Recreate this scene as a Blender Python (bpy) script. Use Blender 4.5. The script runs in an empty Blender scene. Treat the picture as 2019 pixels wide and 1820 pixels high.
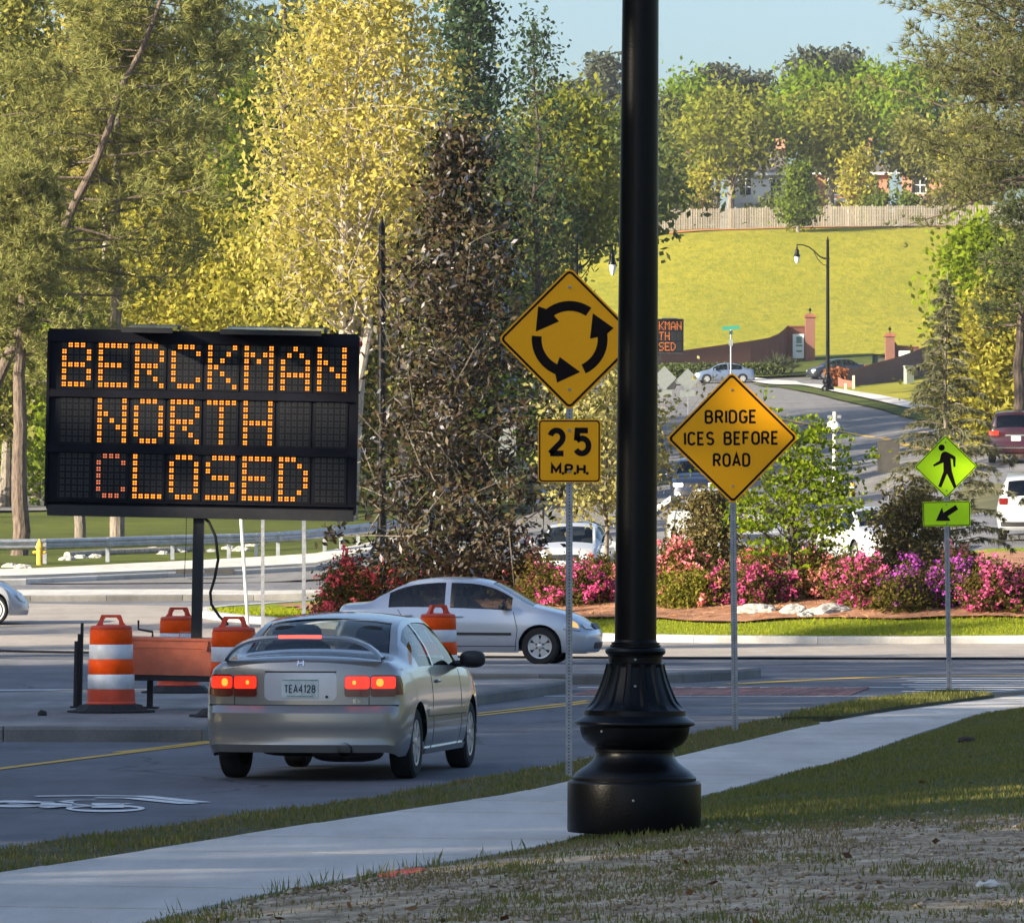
import bpy, bmesh, math, random
import numpy as np
from mathutils import Vector, Matrix, noise
from mathutils.geometry import delaunay_2d_cdt
R = math.radians
rng = np.random.default_rng(7)
random.seed(7)
S = bpy.context.scene
COL = S.collection

# ------------------------------------------------------------------ camera, sky, sun, exposure
F = 12000.0            # focal length in units of a 2019-wide picture
CX, HY, CZ = 1009.5, 1093.0, 1.875
cam_data = bpy.data.cameras.new('camera')
cam = bpy.data.objects.new('camera', cam_data)
COL.objects.link(cam)
cam.location = (0, 0, CZ)
cam.rotation_euler = (R(90), 0, 0)
cam_data.sensor_width = 36
cam_data.lens = 36 * F / 2019
cam_data.shift_y = (HY - 910) / 2019
cam_data.clip_start = 0.5
cam_data.clip_end = 6000
S.camera = cam

SUN_EL = R(19)
SUN_DIR = Vector((-0.87, -0.49, 0)).normalized() * math.cos(SUN_EL) + Vector((0, 0, math.sin(SUN_EL)))   # towards the sun
world = bpy.data.worlds.new('World')
S.world = world
world.use_nodes = True
wn = world.node_tree.nodes; wl = world.node_tree.links
bg = wn['Background']
sky = wn.new('ShaderNodeTexSky')
sky.sky_type = 'NISHITA'
sky.sun_disc = False
sky.sun_elevation = SUN_EL
sky.sun_rotation = math.atan2(SUN_DIR.x, SUN_DIR.y)
sky.air_density = 1.0
sky.dust_density = 2.8
sky.ozone_density = 3.6
sky.altitude = 50
wl.new(sky.outputs[0], bg.inputs[0])
bg.inputs[1].default_value = 0.072
sun_data = bpy.data.lights.new('sun', 'SUN')
sun_data.energy = 4.4
sun_data.angle = R(0.5)
sun_data.color = (1.0, 0.87, 0.66)
sun = bpy.data.objects.new('sun', sun_data)
COL.objects.link(sun)
sun.location = SUN_DIR * 400
sun.rotation_euler = SUN_DIR.to_track_quat('Z', 'Y').to_euler()
S.view_settings.view_transform = 'Standard'
S.view_settings.look = 'None'
S.view_settings.gamma = 1
S.view_settings.use_curve_mapping = False
S.view_settings.exposure = 1.85
S.render.engine = 'CYCLES'
S.cycles.max_bounces = 6
S.cycles.diffuse_bounces = 3
S.cycles.glossy_bounces = 3
S.cycles.transparent_max_bounces = 12
S.cycles.use_denoising = True

# ------------------------------------------------------------------ helpers
def tag(o, label=None, cat=None, group=None, kind=None):
    if label: o['label'] = label
    if cat: o['category'] = cat
    if group: o['group'] = group
    if kind: o['kind'] = kind
    return o

def thing(name, label, cat, loc=(0, 0, 0), rz=0.0, group=None, rot=None):
    o = bpy.data.objects.new(name, None)
    o.empty_display_size = 0.3
    COL.objects.link(o)
    o.location = loc
    o.rotation_euler = rot if rot else (0, 0, rz)
    return tag(o, label, cat, group)

class MB:
    """collects faces; build() links them as one mesh object"""
    def __init__(s):
        s.v = []; s.f = []; s.m = []
    def add(s, vs, fs, mi=0):
        b = len(s.v)
        s.v.extend([tuple(p) for p in vs])
        for f in fs:
            s.f.append(tuple(i + b for i in f)); s.m.append(mi)
        return s
    def box(s, c, size, rz=0.0, mi=0, taper=1.0, M=None):
        x, y, z = [k / 2 for k in size]
        vs = []
        for (sx, sy, sz) in ((-1,-1,-1),(1,-1,-1),(1,1,-1),(-1,1,-1),(-1,-1,1),(1,-1,1),(1,1,1),(-1,1,1)):
            t = taper if sz > 0 else 1
            p = Vector((sx*x*t, sy*y*t, sz*z))
            if rz: p.rotate(Matrix.Rotation(rz, 3, 'Z'))
            if M is not None: p = M @ p
            vs.append(p + Vector(c))
        return s.add(vs, [(3,2,1,0),(4,5,6,7),(0,1,5,4),(1,2,6,5),(2,3,7,6),(3,0,4,7)], mi)
    def tube(s, pts, rad, seg=8, mi=0, caps=True):
        pts = [Vector(p) for p in pts]
        n = len(pts)
        rad = rad if hasattr(rad, '__len__') else [rad] * n
        vs = []; u = None
        for i, p in enumerate(pts):
            t = (pts[min(i+1, n-1)] - pts[max(i-1, 0)])
            if t.length < 1e-9: t = Vector((0, 0, 1))
            t.normalize()
            if u is None:
                u = t.orthogonal().normalized()
            else:
                u = u - t * u.dot(t)
                u = u.normalized() if u.length > 1e-6 else t.orthogonal().normalized()
            w = t.cross(u)
            for k in range(seg):
                a = 2 * math.pi * k / seg
                vs.append(p + (u * math.cos(a) + w * math.sin(a)) * rad[i])
        fs = []
        for i in range(n - 1):
            for k in range(seg):
                a = i*seg + k; b = i*seg + (k+1) % seg
                fs.append((a, b, b + seg, a + seg))
        if caps:
            fs.append(tuple(range(seg - 1, -1, -1)))
            fs.append(tuple(range((n-1)*seg, n*seg)))
        return s.add(vs, fs, mi)
    def lathe(s, prof, seg=32, c=(0, 0, 0), mi=0, mod=None, axis='z', caps=True):
        """prof: (radius, height) from the bottom up"""
        vs = []
        for (r, z) in prof:
            for k in range(seg):
                a = 2 * math.pi * k / seg
                rr = r * (mod(a, z) if mod else 1)
                p = (rr*math.cos(a), rr*math.sin(a), z)
                if axis == 'x': p = (p[2], p[0], p[1])
                elif axis == 'y': p = (p[0], p[2], p[1])
                vs.append((p[0]+c[0], p[1]+c[1], p[2]+c[2]))
        fs = []
        for i in range(len(prof) - 1):
            for k in range(seg):
                a = i*seg + k; b = i*seg + (k+1) % seg
                fs.append((a, b, b+seg, a+seg) if axis != 'y' else (a, a+seg, b+seg, b))
        if caps:
            if prof[0][0] > 1e-5: fs.append(tuple(range(seg-1, -1, -1)))
            if prof[-1][0] > 1e-5: fs.append(tuple(range((len(prof)-1)*seg, len(prof)*seg)))
        return s.add(vs, fs, mi)
    def plate(s, poly, y0, y1, mi=0):
        """extrude an (x, z) polygon between y0 (front) and y1; triangulated by CDT so concave shapes work"""
        n = len(poly)
        r = delaunay_2d_cdt([Vector(p) for p in poly], [], [list(range(n))], 1, 1e-6)
        ov, of = r[0], r[2]
        b = len(ov)
        vs = [(p[0], y0, p[1]) for p in ov] + [(p[0], y1, p[1]) for p in ov]
        fs = [tuple(f) for f in of] + [tuple(i + b for i in reversed(f)) for f in of]
        k = len(vs)
        vs += [(p[0], y0, p[1]) for p in poly] + [(p[0], y1, p[1]) for p in poly]
        fs += [(k+i, k+(i+1) % n, k+n+(i+1) % n, k+n+i) for i in range(n)]
        return s.add(vs, fs, mi)
    def grid(s, P, mi=0, flip=False):
        """P: rows of equal length of points"""
        h, w = len(P), len(P[0])
        vs = [p for row in P for p in row]
        fs = []
        for i in range(h - 1):
            for j in range(w - 1):
                q = (i*w+j, i*w+j+1, (i+1)*w+j+1, (i+1)*w+j)
                fs.append(q[::-1] if flip else q)
        return s.add(vs, fs, mi)
    def build(s, name, mat, parent=None, smooth=False, fix=True, sharp=35, loc=None):
        me = bpy.data.meshes.new(name)
        me.from_pydata([tuple(p) for p in s.v], [], s.f)
        mats = mat if isinstance(mat, (list, tuple)) else [mat]
        for m in mats: me.materials.append(m)
        if len(mats) > 1: me.polygons.foreach_set('material_index', s.m)
        if fix:
            bm = bmesh.new(); bm.from_mesh(me)
            if smooth: bmesh.ops.remove_doubles(bm, verts=bm.verts, dist=1e-5)
            bmesh.ops.recalc_face_normals(bm, faces=bm.faces)
            bm.to_mesh(me); bm.free()
        if smooth:
            me.polygons.foreach_set('use_smooth', [True] * len(me.polygons))
            me.set_sharp_from_angle(angle=R(sharp))
        me.update()
        o = bpy.data.objects.new(name, me)
        COL.objects.link(o)
        if parent is not None: o.parent = parent
        if loc is not None: o.location = loc
        return o

def copy_obj(o, parent=None):
    c = o.copy(); COL.objects.link(c); c.parent = parent
    return c
def copy_tree(o, parent=None):
    c = copy_obj(o, parent)
    for ch in list(o.children): copy_tree(ch, c)
    return c
def np_mesh(name, V, Fq, mat, parent=None, smooth=False):
    """V (n,3) float, Fq (m,k) int with k = 3 or 4"""
    me = bpy.data.meshes.new(name)
    k = Fq.shape[1]; m = len(Fq)
    me.vertices.add(len(V)); me.vertices.foreach_set('co', np.ascontiguousarray(V, np.float32).ravel())
    me.loops.add(m*k); me.loops.foreach_set('vertex_index', np.ascontiguousarray(Fq, np.int32).ravel())
    me.polygons.add(m)
    me.polygons.foreach_set('loop_start', np.arange(0, m*k, k, dtype=np.int32))
    me.materials.append(mat)
    if smooth: me.polygons.foreach_set('use_smooth', np.ones(m, bool))
    me.update(calc_edges=True)
    o = bpy.data.objects.new(name, me); COL.objects.link(o)
    if parent is not None: o.parent = parent
    return o

# picture geometry -> world.  px, py are in a 2019-wide copy of the photograph
def wpt(px, py, d):
    return Vector(((px - CX) * d / F, d, CZ - (py - HY) * d / F))
def gpt(px, py, z=0.0):
    d = F * (CZ - z) / (py - HY)
    return ((px - CX) * d / F, d)

# ------------------------------------------------------------------ materials
def nodes_of(m):
    m.use_nodes = True
    return m.node_tree.nodes, m.node_tree.links, m.node_tree.nodes['Principled BSDF']
def pm(name, col, rough=0.6, metal=0.0, var=0.0, scale=4.0, col2=None, bump=0.0, bscale=40.0, coat=0.0, emit=None, estr=0.0, spec=0.5, detail=6.0, stretch=None, contrast=(0.35, 0.65), island=0.0):
    m = bpy.data.materials.new(name)
    N, L, B = nodes_of(m)
    B.inputs['Roughness'].default_value = rough
    B.inputs['Metallic'].default_value = metal
    B.inputs['Specular IOR Level'].default_value = spec
    B.inputs['Coat Weight'].default_value = coat
    B.inputs['Coat Roughness'].default_value = 0.06
    c = tuple(col) + (1,)
    B.inputs['Base Color'].default_value = c
    tc = N.new('ShaderNodeTexCoord')
    src = tc.outputs['Object']
    if stretch:
        mp = N.new('ShaderNodeMapping'); mp.inputs['Scale'].default_value = stretch
        L.new(src, mp.inputs[0]); src = mp.outputs[0]
    out = None
    if var > 0 or col2:
        nz = N.new('ShaderNodeTexNoise'); nz.inputs['Scale'].default_value = scale; nz.inputs['Detail'].default_value = detail
        nz.inputs['Roughness'].default_value = 0.62
        L.new(src, nz.inputs['Vector'])
        rp = N.new('ShaderNodeValToRGB')
        rp.color_ramp.elements[0].position = contrast[0]; rp.color_ramp.elements[1].position = contrast[1]
        a = tuple(k * (1 - var) for k in col); b = tuple(min(1, k * (1 + var)) for k in col) if col2 is None else tuple(col2)
        rp.color_ramp.elements[0].color = a + (1,); rp.color_ramp.elements[1].color = b + (1,)
        L.new(nz.outputs['Fac'], rp.inputs[0])
        out = rp.outputs[0]
        if island:
            ge = N.new('ShaderNodeNewGeometry'); hs = N.new('ShaderNodeHueSaturation'); mr = N.new('ShaderNodeMapRange')
            mr.inputs['To Min'].default_value = 1 - island; mr.inputs['To Max'].default_value = 1 + island
            L.new(ge.outputs['Random Per Island'], mr.inputs[0]); L.new(mr.outputs[0], hs.inputs['Value']); L.new(out, hs.inputs['Color'])
            out = hs.outputs[0]
        L.new(out, B.inputs['Base Color'])
    if bump > 0:
        n2 = N.new('ShaderNodeTexNoise'); n2.inputs['Scale'].default_value = bscale; n2.inputs['Detail'].default_value = 8
        L.new(src, n2.inputs['Vector'])
        bp = N.new('ShaderNodeBump'); bp.inputs['Strength'].default_value = bump; bp.inputs['Distance'].default_value = 0.02
        L.new(n2.outputs['Fac'], bp.inputs['Height']); L.new(bp.outputs[0], B.inputs['Normal'])
    if emit:
        B.inputs['Emission Color'].default_value = tuple(emit) + (1,)
        B.inputs['Emission Strength'].default_value = estr
    return m
def leafmat(name, cols, trans=0.35, rough=0.5, gloss=0.0, back=None):
    m = bpy.data.materials.new(name); m.use_nodes = True
    N, L = m.node_tree.nodes, m.node_tree.links
    N.clear()
    out = N.new('ShaderNodeOutputMaterial')
    ge = N.new('ShaderNodeNewGeometry')
    rp = N.new('ShaderNodeValToRGB')
    els = rp.color_ramp.elements
    while len(els) < len(cols): els.new(0.5)
    for i, c in enumerate(cols):
        els[i].position = i / max(1, len(cols) - 1); els[i].color = tuple(c) + (1,)
    L.new(ge.outputs['Random Per Island'], rp.inputs[0])
    col = rp.outputs[0]
    if back:
        mx = N.new('ShaderNodeMix'); mx.data_type = 'RGBA'
        L.new(ge.outputs['Backfacing'], mx.inputs['Factor']); L.new(col, mx.inputs['A']); mx.inputs['B'].default_value = tuple(back) + (1,)
        col = mx.outputs['Result']
    df = N.new('ShaderNodeBsdfDiffuse'); tr = N.new('ShaderNodeBsdfTranslucent'); ms = N.new('ShaderNodeMixShader')
    ms.inputs[0].default_value = trans
    L.new(col, df.inputs[0]); L.new(col, tr.inputs[0]); L.new(df.outputs[0], ms.inputs[1]); L.new(tr.outputs[0], ms.inputs[2])
    fin = ms.outputs[0]
    if gloss > 0:
        gl = N.new('ShaderNodeBsdfGlossy'); gl.inputs['Roughness'].default_value = rough
        lw = N.new('ShaderNodeFresnel'); lw.inputs['IOR'].default_value = 1.45
        mu = N.new('ShaderNodeMath'); mu.operation = 'MULTIPLY'; mu.inputs[1].default_value = gloss
        m2 = N.new('ShaderNodeMixShader')
        L.new(lw.outputs[0], mu.inputs[0]); L.new(mu.outputs[0], m2.inputs[0]); L.new(fin, m2.inputs[1]); L.new(gl.outputs[0], m2.inputs[2])
        fin = m2.outputs[0]
    L.new(fin, out.inputs[0])
    return m
def glassmat(name, tint=(0.10, 0.13, 0.15), ior=1.5, rough=0.02):
    m = bpy.data.materials.new(name); m.use_nodes = True
    N, L = m.node_tree.nodes, m.node_tree.links
    N.clear()
    out = N.new('ShaderNodeOutputMaterial'); t = N.new('ShaderNodeBsdfTransparent'); t.inputs[0].default_value = tuple(tint) + (1,)
    g = N.new('ShaderNodeBsdfGlossy'); g.inputs['Roughness'].default_value = rough
    lw = N.new('ShaderNodeLayerWeight'); lw.inputs[0].default_value = 0.5
    pw = N.new('ShaderNodeMath'); pw.operation = 'POWER'; pw.inputs[1].default_value = 4.0
    ad = N.new('ShaderNodeMath'); ad.operation = 'MULTIPLY_ADD'; ad.inputs[1].default_value = 0.75; ad.inputs[2].default_value = 0.05
    L.new(lw.outputs['Facing'], pw.inputs[0]); L.new(pw.outputs[0], ad.inputs[0])
    ms = N.new('ShaderNodeMixShader')
    L.new(ad.outputs[0], ms.inputs[0]); L.new(t.outputs[0], ms.inputs[1]); L.new(g.outputs[0], ms.inputs[2]); L.new(ms.outputs[0], out.inputs[0])
    return m

# ------------------------------------------------------------------ terrain height
_D = np.array([-80, 105, 112, 118, 128, 150, 170, 200, 240, 300, 350, 400, 444, 460, 470, 500, 545, 580, 620, 700, 1500], float)
_U = np.array([-1500, 0, 500, 1009, 1400, 1650, 2019, 3500], float)
_LEFT = [0, 0, .01, .05, .38, .72, 1.5, 2.6, 4.0, 6, 8, 10, 12, 13, 14, 17, 21, 24, 27, 30, 45]
_Z = np.array([
    _LEFT, _LEFT, _LEFT,
    [0, 0, .01, .05, .38, 1.1, 1.7, 2.6, 4.0, 7.0, 9.5, 12, 14, 15.5, 16.8, 21.5, 29, 31, 32, 35, 48],
    [0, 0, .01, .05, .38, 1.2, 2.0, 3.1, 4.6, 7.6, 10.5, 12.6, 14.4, 16.2, 17.5, 22.5, 30.9, 32.3, 33.3, 36, 50],
    [0, 0, .01, .05, .40, 1.4, 2.3, 3.6, 5.2, 8.0, 10.7, 12.8, 14.5, 16.5, 17.8, 22.5, 31.1, 32.5, 33.5, 36, 50],
    [0, 0, .01, .06, .50, 1.9, 3.2, 5.0, 6.6, 9.0, 11.5, 13.5, 15.5, 17.0, 18.3, 22.5, 31.2, 32.5, 33.5, 36, 50],
    [0, 0, .01, .06, .50, 1.9, 3.2, 5.0, 6.6, 9.0, 11.5, 13.5, 15.5, 17.0, 18.3, 22.5, 31.2, 32.5, 33.5, 36, 50]], float)
def _pchip_slopes(x, y):
    h = np.diff(x); dl = np.diff(y) / h
    m = np.zeros_like(y)
    for i in range(1, len(x) - 1):
        if dl[i-1] * dl[i] > 0:
            a, b = 2*h[i] + h[i-1], h[i] + 2*h[i-1]
            m[i] = (a + b) / (a / dl[i-1] + b / dl[i])
    m[-1] = dl[-1]
    return m
_M = np.array([_pchip_slopes(_D, z) for z in _Z])
def H(X, d):
    """height of the ground at (X, d), arrays or numbers"""
    X = np.asarray(X, float); d = np.asarray(d, float)
    dd = np.clip(d, _D[0], _D[-1])
    u = np.clip(X / np.maximum(dd, 20) * F + CX, _U[0], _U[-1])
    i = np.clip(np.searchsorted(_D, dd, side='right') - 1, 0, len(_D) - 2)
    h = _D[i+1] - _D[i]; t = (dd - _D[i]) / h
    c = np.clip(np.searchsorted(_U, u, side='right') - 1, 0, len(_U) - 2)
    w = (u - _U[c]) / (_U[c+1] - _U[c]); w = w*w*(3 - 2*w)
    def col(k):
        y0, y1 = _Z[k, i], _Z[k, i+1]; m0, m1 = _M[k, i]*h, _M[k, i+1]*h
        t2 = t*t; t3 = t2*t
        return (2*t3-3*t2+1)*y0 + (t3-2*t2+t)*m0 + (-2*t3+3*t2)*y1 + (t3-t2)*m1
    return col(c)*(1-w) + col(c+1)*w
def Hs(X, d): return float(H(X, d))
def hit(px, py, d0=40, d1=900):
    """where the sight line through a picture point meets the ground"""
    lo = d0; prev = None
    for k in range(1, 1201):
        d = d0 + (d1 - d0) * k / 1200
        zr = CZ - (py - HY) * d / F
        if zr - Hs((px - CX) * d / F, d) < 0:
            a, b = lo, d
            for _ in range(30):
                m = (a + b) / 2
                if CZ - (py - HY) * m / F - Hs((px - CX) * m / F, m) < 0: b = m
                else: a = m
            d = (a + b) / 2
            return ((px - CX) * d / F, d)
        lo = d
    return ((px - CX) * d1 / F, d1)
def at(px, d, dz=0.0):
    X = (px - CX) * d / F
    return Vector((X, d, Hs(X, d) + dz))

# value noise for scattering
_perm = np.random.default_rng(3).random((256, 256))
def vnoise(x, y):
    xi = np.floor(x).astype(int); yi = np.floor(y).astype(int)
    fx = x - xi; fy = y - yi
    fx = fx*fx*(3-2*fx); fy = fy*fy*(3-2*fy)
    g = lambda a, b: _perm[a % 256, b % 256]
    return (g(xi, yi)*(1-fx) + g(xi+1, yi)*fx)*(1-fy) + (g(xi, yi+1)*(1-fx) + g(xi+1, yi+1)*fx)*fy
def inside(P, x, y):
    P = np.asarray(P, float); r = np.zeros(len(x), bool)
    n = len(P); j = n - 1
    for i in range(n):
        xi, yi = P[i]; xj, yj = P[j]
        if yi != yj:
            r ^= ((yi > y) != (yj > y)) & (x < (xj - xi) * (y - yi) / (yj - yi) + xi)
        j = i
    return r
def densify(P, step, closed=True):
    out = []
    n = len(P)
    for i in range(n if closed else n - 1):
        a = np.array(P[i], float); b = np.array(P[(i+1) % n], float)
        k = max(1, int(np.ceil(np.linalg.norm(b - a) / step)))
        for q in range(k): out.append(tuple(a + (b - a) * q / k))
    if not closed: out.append(tuple(P[-1]))
    return out
def sheet(name, poly, step, zf, mat, parent=None, skirt=0.0, smooth=True):
    """triangulated surface over a plan polygon with height zf(X, d); skirt: depth of the side walls"""
    B = densify(poly, step)
    pts = [Vector(p) for p in B]
    P = np.array(B)
    x0, y0 = P.min(0); x1, y1 = P.max(0)
    gx, gy = np.meshgrid(np.arange(x0 + step*.5, x1, step), np.arange(y0 + step*.5, y1, step))
    gx = gx.ravel(); gy = gy.ravel()
    ok = inside(P, gx, gy)
    pts += [Vector((a, b)) for a, b in zip(gx[ok], gy[ok])]
    r = delaunay_2d_cdt(pts, [], [list(range(len(B)))], 1, 1e-5)
    V = np.array([(p[0], p[1]) for p in r[0]])
    z = zf(V[:, 0], V[:, 1])
    vs = [(a, b, c) for (a, b), c in zip(V, z)]
    mb = MB(); mb.add(vs, [tuple(f) for f in r[2]])
    if skirt > 0:
        zb = zf(P[:, 0], P[:, 1]); n = len(B); k = len(mb.v)
        mb.v += [(p[0], p[1], c) for p, c in zip(B, zb)] + [(p[0], p[1], c - skirt) for p, c in zip(B, zb)]
        for i in range(n):
            mb.f.append((k+i, k+(i+1) % n, k+n+(i+1) % n, k+n+i)); mb.m.append(0)
    o = mb.build(name, mat, parent, smooth=False)
    # make sure the top looks up
    me = o.data
    if skirt == 0:
        up = sum(p.normal.z for p in me.polygons)
        if up < 0:
            me.flip_normals()
    if smooth:
        me.polygons.foreach_set('use_smooth', [True] * len(me.polygons)); me.set_sharp_from_angle(angle=R(40))
    return o
def struct(o, kind='structure'):
    o['kind'] = kind; return o
def ribbon_poly(pts, w):
    """plan polygon of a band of width w centred on a polyline"""
    P = [np.array(p, float) for p in pts]; Lf, Rt = [], []
    for i, p in enumerate(P):
        t = P[min(i+1, len(P)-1)] - P[max(i-1, 0)]; t /= np.linalg.norm(t)
        nrm = np.array([-t[1], t[0]]); Lf.append(tuple(p + nrm*w/2)); Rt.append(tuple(p - nrm*w/2))
    return Lf + Rt[::-1]
def offset_poly(P, w):
    """inward offset of a counter-clockwise plan polygon (averaged normals)"""
    P = [np.array(p, float) for p in P]; n = len(P)
    area = sum(P[i][0]*P[(i+1) % n][1] - P[(i+1) % n][0]*P[i][1] for i in range(n))
    sg = 1 if area > 0 else -1
    out = []
    for i in range(n):
        a, b, c = P[i-1], P[i], P[(i+1) % n]
        t1 = (b-a)/np.linalg.norm(b-a); t2 = (c-b)/np.linalg.norm(c-b)
        n1 = np.array([-t1[1], t1[0]])*sg; n2 = np.array([-t2[1], t2[0]])*sg
        m = n1 + n2; m /= max(np.linalg.norm(m), 1e-6)
        out.append(tuple(b + m * w / max(0.5, float(m @ n1))))
    return out
def kerb_run(outer, inner, zf, h, mat, parent, closed=False, top_extra=0.0):
    """kerb stones, one object for each outer segment; zf = ground height below"""
    n = len(outer); objs = []
    for i in range(n if closed else n - 1):
        a, b = np.array(outer[i]), np.array(outer[(i+1) % n]); c, d = np.array(inner[(i+1) % n]), np.array(inner[i])
        g = 0.006 / max(0.05, np.linalg.norm(b - a)); g2 = 0.006 / max(0.05, np.linalg.norm(c - d))
        a2, b2 = a + (b-a)*g, b + (a-b)*g; d2, c2 = d + (c-d)*g2, c + (d-c)*g2
        top = []; bot = []
        e = 0.03
        for (p, q) in ((a2, d2), (b2, c2), (c2, b2), (d2, a2)):
            z = Hs(*p) if zf is None else zf(*p)
            bot.append((p[0], p[1], z - 0.12)); top.append((p[0], p[1], z + h))
        # chamfered street edge: push the outer top edge in and add a ring a little lower
        mid = [(top[0][0], top[0][1], top[0][2]-e), (top[1][0], top[1][1], top[1][2]-e)]
        v = Vector((d2[0]-a2[0], d2[1]-a2[1], 0)).normalized() * e
        t0 = (top[0][0]+v.x, top[0][1]+v.y, top[0][2]); t1 = (top[1][0]+v.x, top[1][1]+v.y, top[1][2])
        mb = MB()
        vs = bot + [mid[0], mid[1], top[2], top[3], t0, t1]
        mb.add(vs, [(0,1,5,4), (4,5,9,8), (8,9,6,7), (2,3,7,6), (0,4,8,7,3), (1,2,6,9,5), (3,2,1,0)])
        objs.append(mb.build('kerb_stone', mat, parent))
    return objs

# ------------------------------------------------------------------ ground materials
def road_mat(name, base, fine=0.35, tint=(1, 1, 1), patch=0.25, crack=0.5, cracks=0.0, slabs=0.0):
    m = bpy.data.materials.new(name); N, L, B = nodes_of(m)
    tc = N.new('ShaderNodeTexCoord')
    def nz(scale, det, rough=.6, mapping=None):
        n = N.new('ShaderNodeTexNoise'); n.inputs['Scale'].default_value = scale; n.inputs['Detail'].default_value = det; n.inputs['Roughness'].default_value = rough
        if mapping:
            mp = N.new('ShaderNodeMapping'); mp.inputs['Scale'].default_value = mapping; L.new(tc.outputs['Object'], mp.inputs[0]); L.new(mp.outputs[0], n.inputs['Vector'])
        else: L.new(tc.outputs['Object'], n.inputs['Vector'])
        return n
    a = nz(0.35, 5); b = nz(60, 4, .75); c = nz(1.0, 6, .7, (2.0, 0.25, 1))
    rp = N.new('ShaderNodeValToRGB'); e = rp.color_ramp.elements
    e[0].position = .3; e[1].position = .7
    e[0].color = tuple(base[k]*tint[k]*(1-patch) for k in range(3)) + (1,)
    e[1].color = tuple(base[k]*tint[k]*(1+patch) for k in range(3)) + (1,)
    L.new(a.outputs['Fac'], rp.inputs[0])
    mx = N.new('ShaderNodeMix'); mx.data_type = 'RGBA'; mx.blend_type = 'OVERLAY'; mx.inputs['Factor'].default_value = fine
    L.new(rp.outputs[0], mx.inputs['A']); L.new(b.outputs['Fac'], mx.inputs['B'])
    m2 = N.new('ShaderNodeMix'); m2.data_type = 'RGBA'; m2.blend_type = 'OVERLAY'; m2.inputs['Factor'].default_value = crack
    L.new(mx.outputs['Result'], m2.inputs['A']); L.new(c.outputs['Fac'], m2.inputs['B'])
    res = m2.outputs['Result']
    if cracks:
        dn = nz(.9, 4); va = N.new('ShaderNodeMix'); va.data_type = 'RGBA'; va.blend_type = 'LINEAR_LIGHT'; va.inputs['Factor'].default_value = .35
        L.new(tc.outputs['Object'], va.inputs['A']); L.new(dn.outputs['Color'], va.inputs['B'])
        vo = N.new('ShaderNodeTexVoronoi'); vo.feature = 'DISTANCE_TO_EDGE'; vo.inputs['Scale'].default_value = .16; L.new(va.outputs['Result'], vo.inputs['Vector'])
        lt = N.new('ShaderNodeMapRange'); lt.inputs['From Min'].default_value = .001; lt.inputs['From Max'].default_value = .006; lt.inputs['To Min'].default_value = 1 - cracks; lt.inputs['To Max'].default_value = 1
        L.new(vo.outputs['Distance'], lt.inputs[0]); hs = N.new('ShaderNodeHueSaturation'); L.new(lt.outputs[0], hs.inputs['Value']); L.new(res, hs.inputs['Color']); res = hs.outputs[0]
    if slabs:
        oi = N.new('ShaderNodeObjectInfo'); mr = N.new('ShaderNodeMapRange'); mr.inputs['To Min'].default_value = 1 - slabs; mr.inputs['To Max'].default_value = 1 + slabs
        L.new(oi.outputs['Random'], mr.inputs[0]); h2 = N.new('ShaderNodeHueSaturation'); L.new(mr.outputs[0], h2.inputs['Value']); L.new(res, h2.inputs['Color']); res = h2.outputs[0]
    L.new(res, B.inputs['Base Color'])
    B.inputs['Roughness'].default_value = 0.85
    bp = N.new('ShaderNodeBump'); bp.inputs['Strength'].default_value = .5; bp.inputs['Distance'].default_value = .01
    L.new(b.outputs['Fac'], bp.inputs['Height']); L.new(bp.outputs[0], B.inputs['Normal'])
    return m
M_ASPH = road_mat('asphalt', (.125, .126, .14), patch=.26, cracks=.55)
M_ASPH2 = road_mat('pale_asphalt', (.155, .15, .15), patch=.24, cracks=.4)
M_APRON = road_mat('apron_concrete', (.30, .265, .235), patch=.15, crack=.35)
M_CONC = road_mat('walk_concrete', (.53, .495, .45), patch=.16, crack=.4, fine=.25, slabs=.07)
M_KERB = road_mat('kerb_concrete', (.42, .41, .39), patch=.2, crack=.45, fine=.4, slabs=.10)
M_KERBD = road_mat('old_kerb_concrete', (.17, .165, .155), patch=.35, crack=.6, fine=.5, slabs=.12)
M_MEDIAN = road_mat('median_concrete', (.22, .21, .205), patch=.3, crack=.6, fine=.5)
M_WHITE = pm('white_road_paint', (.72, .72, .70), rough=.7, var=.12, scale=9, bump=.2)
M_YELLOW = pm('yellow_road_paint', (.62, .38, .05), rough=.7, var=.22, scale=6, bump=.2)
M_TAR = pm('dark_tar', (.025, .023, .022), rough=.7, var=.3, scale=3)
M_EARTH = pm('forest_floor', (.055, .068, .018), rough=.95, var=.5, scale=.3, col2=(.11, .10, .035), bump=.6, bscale=3)
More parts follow.
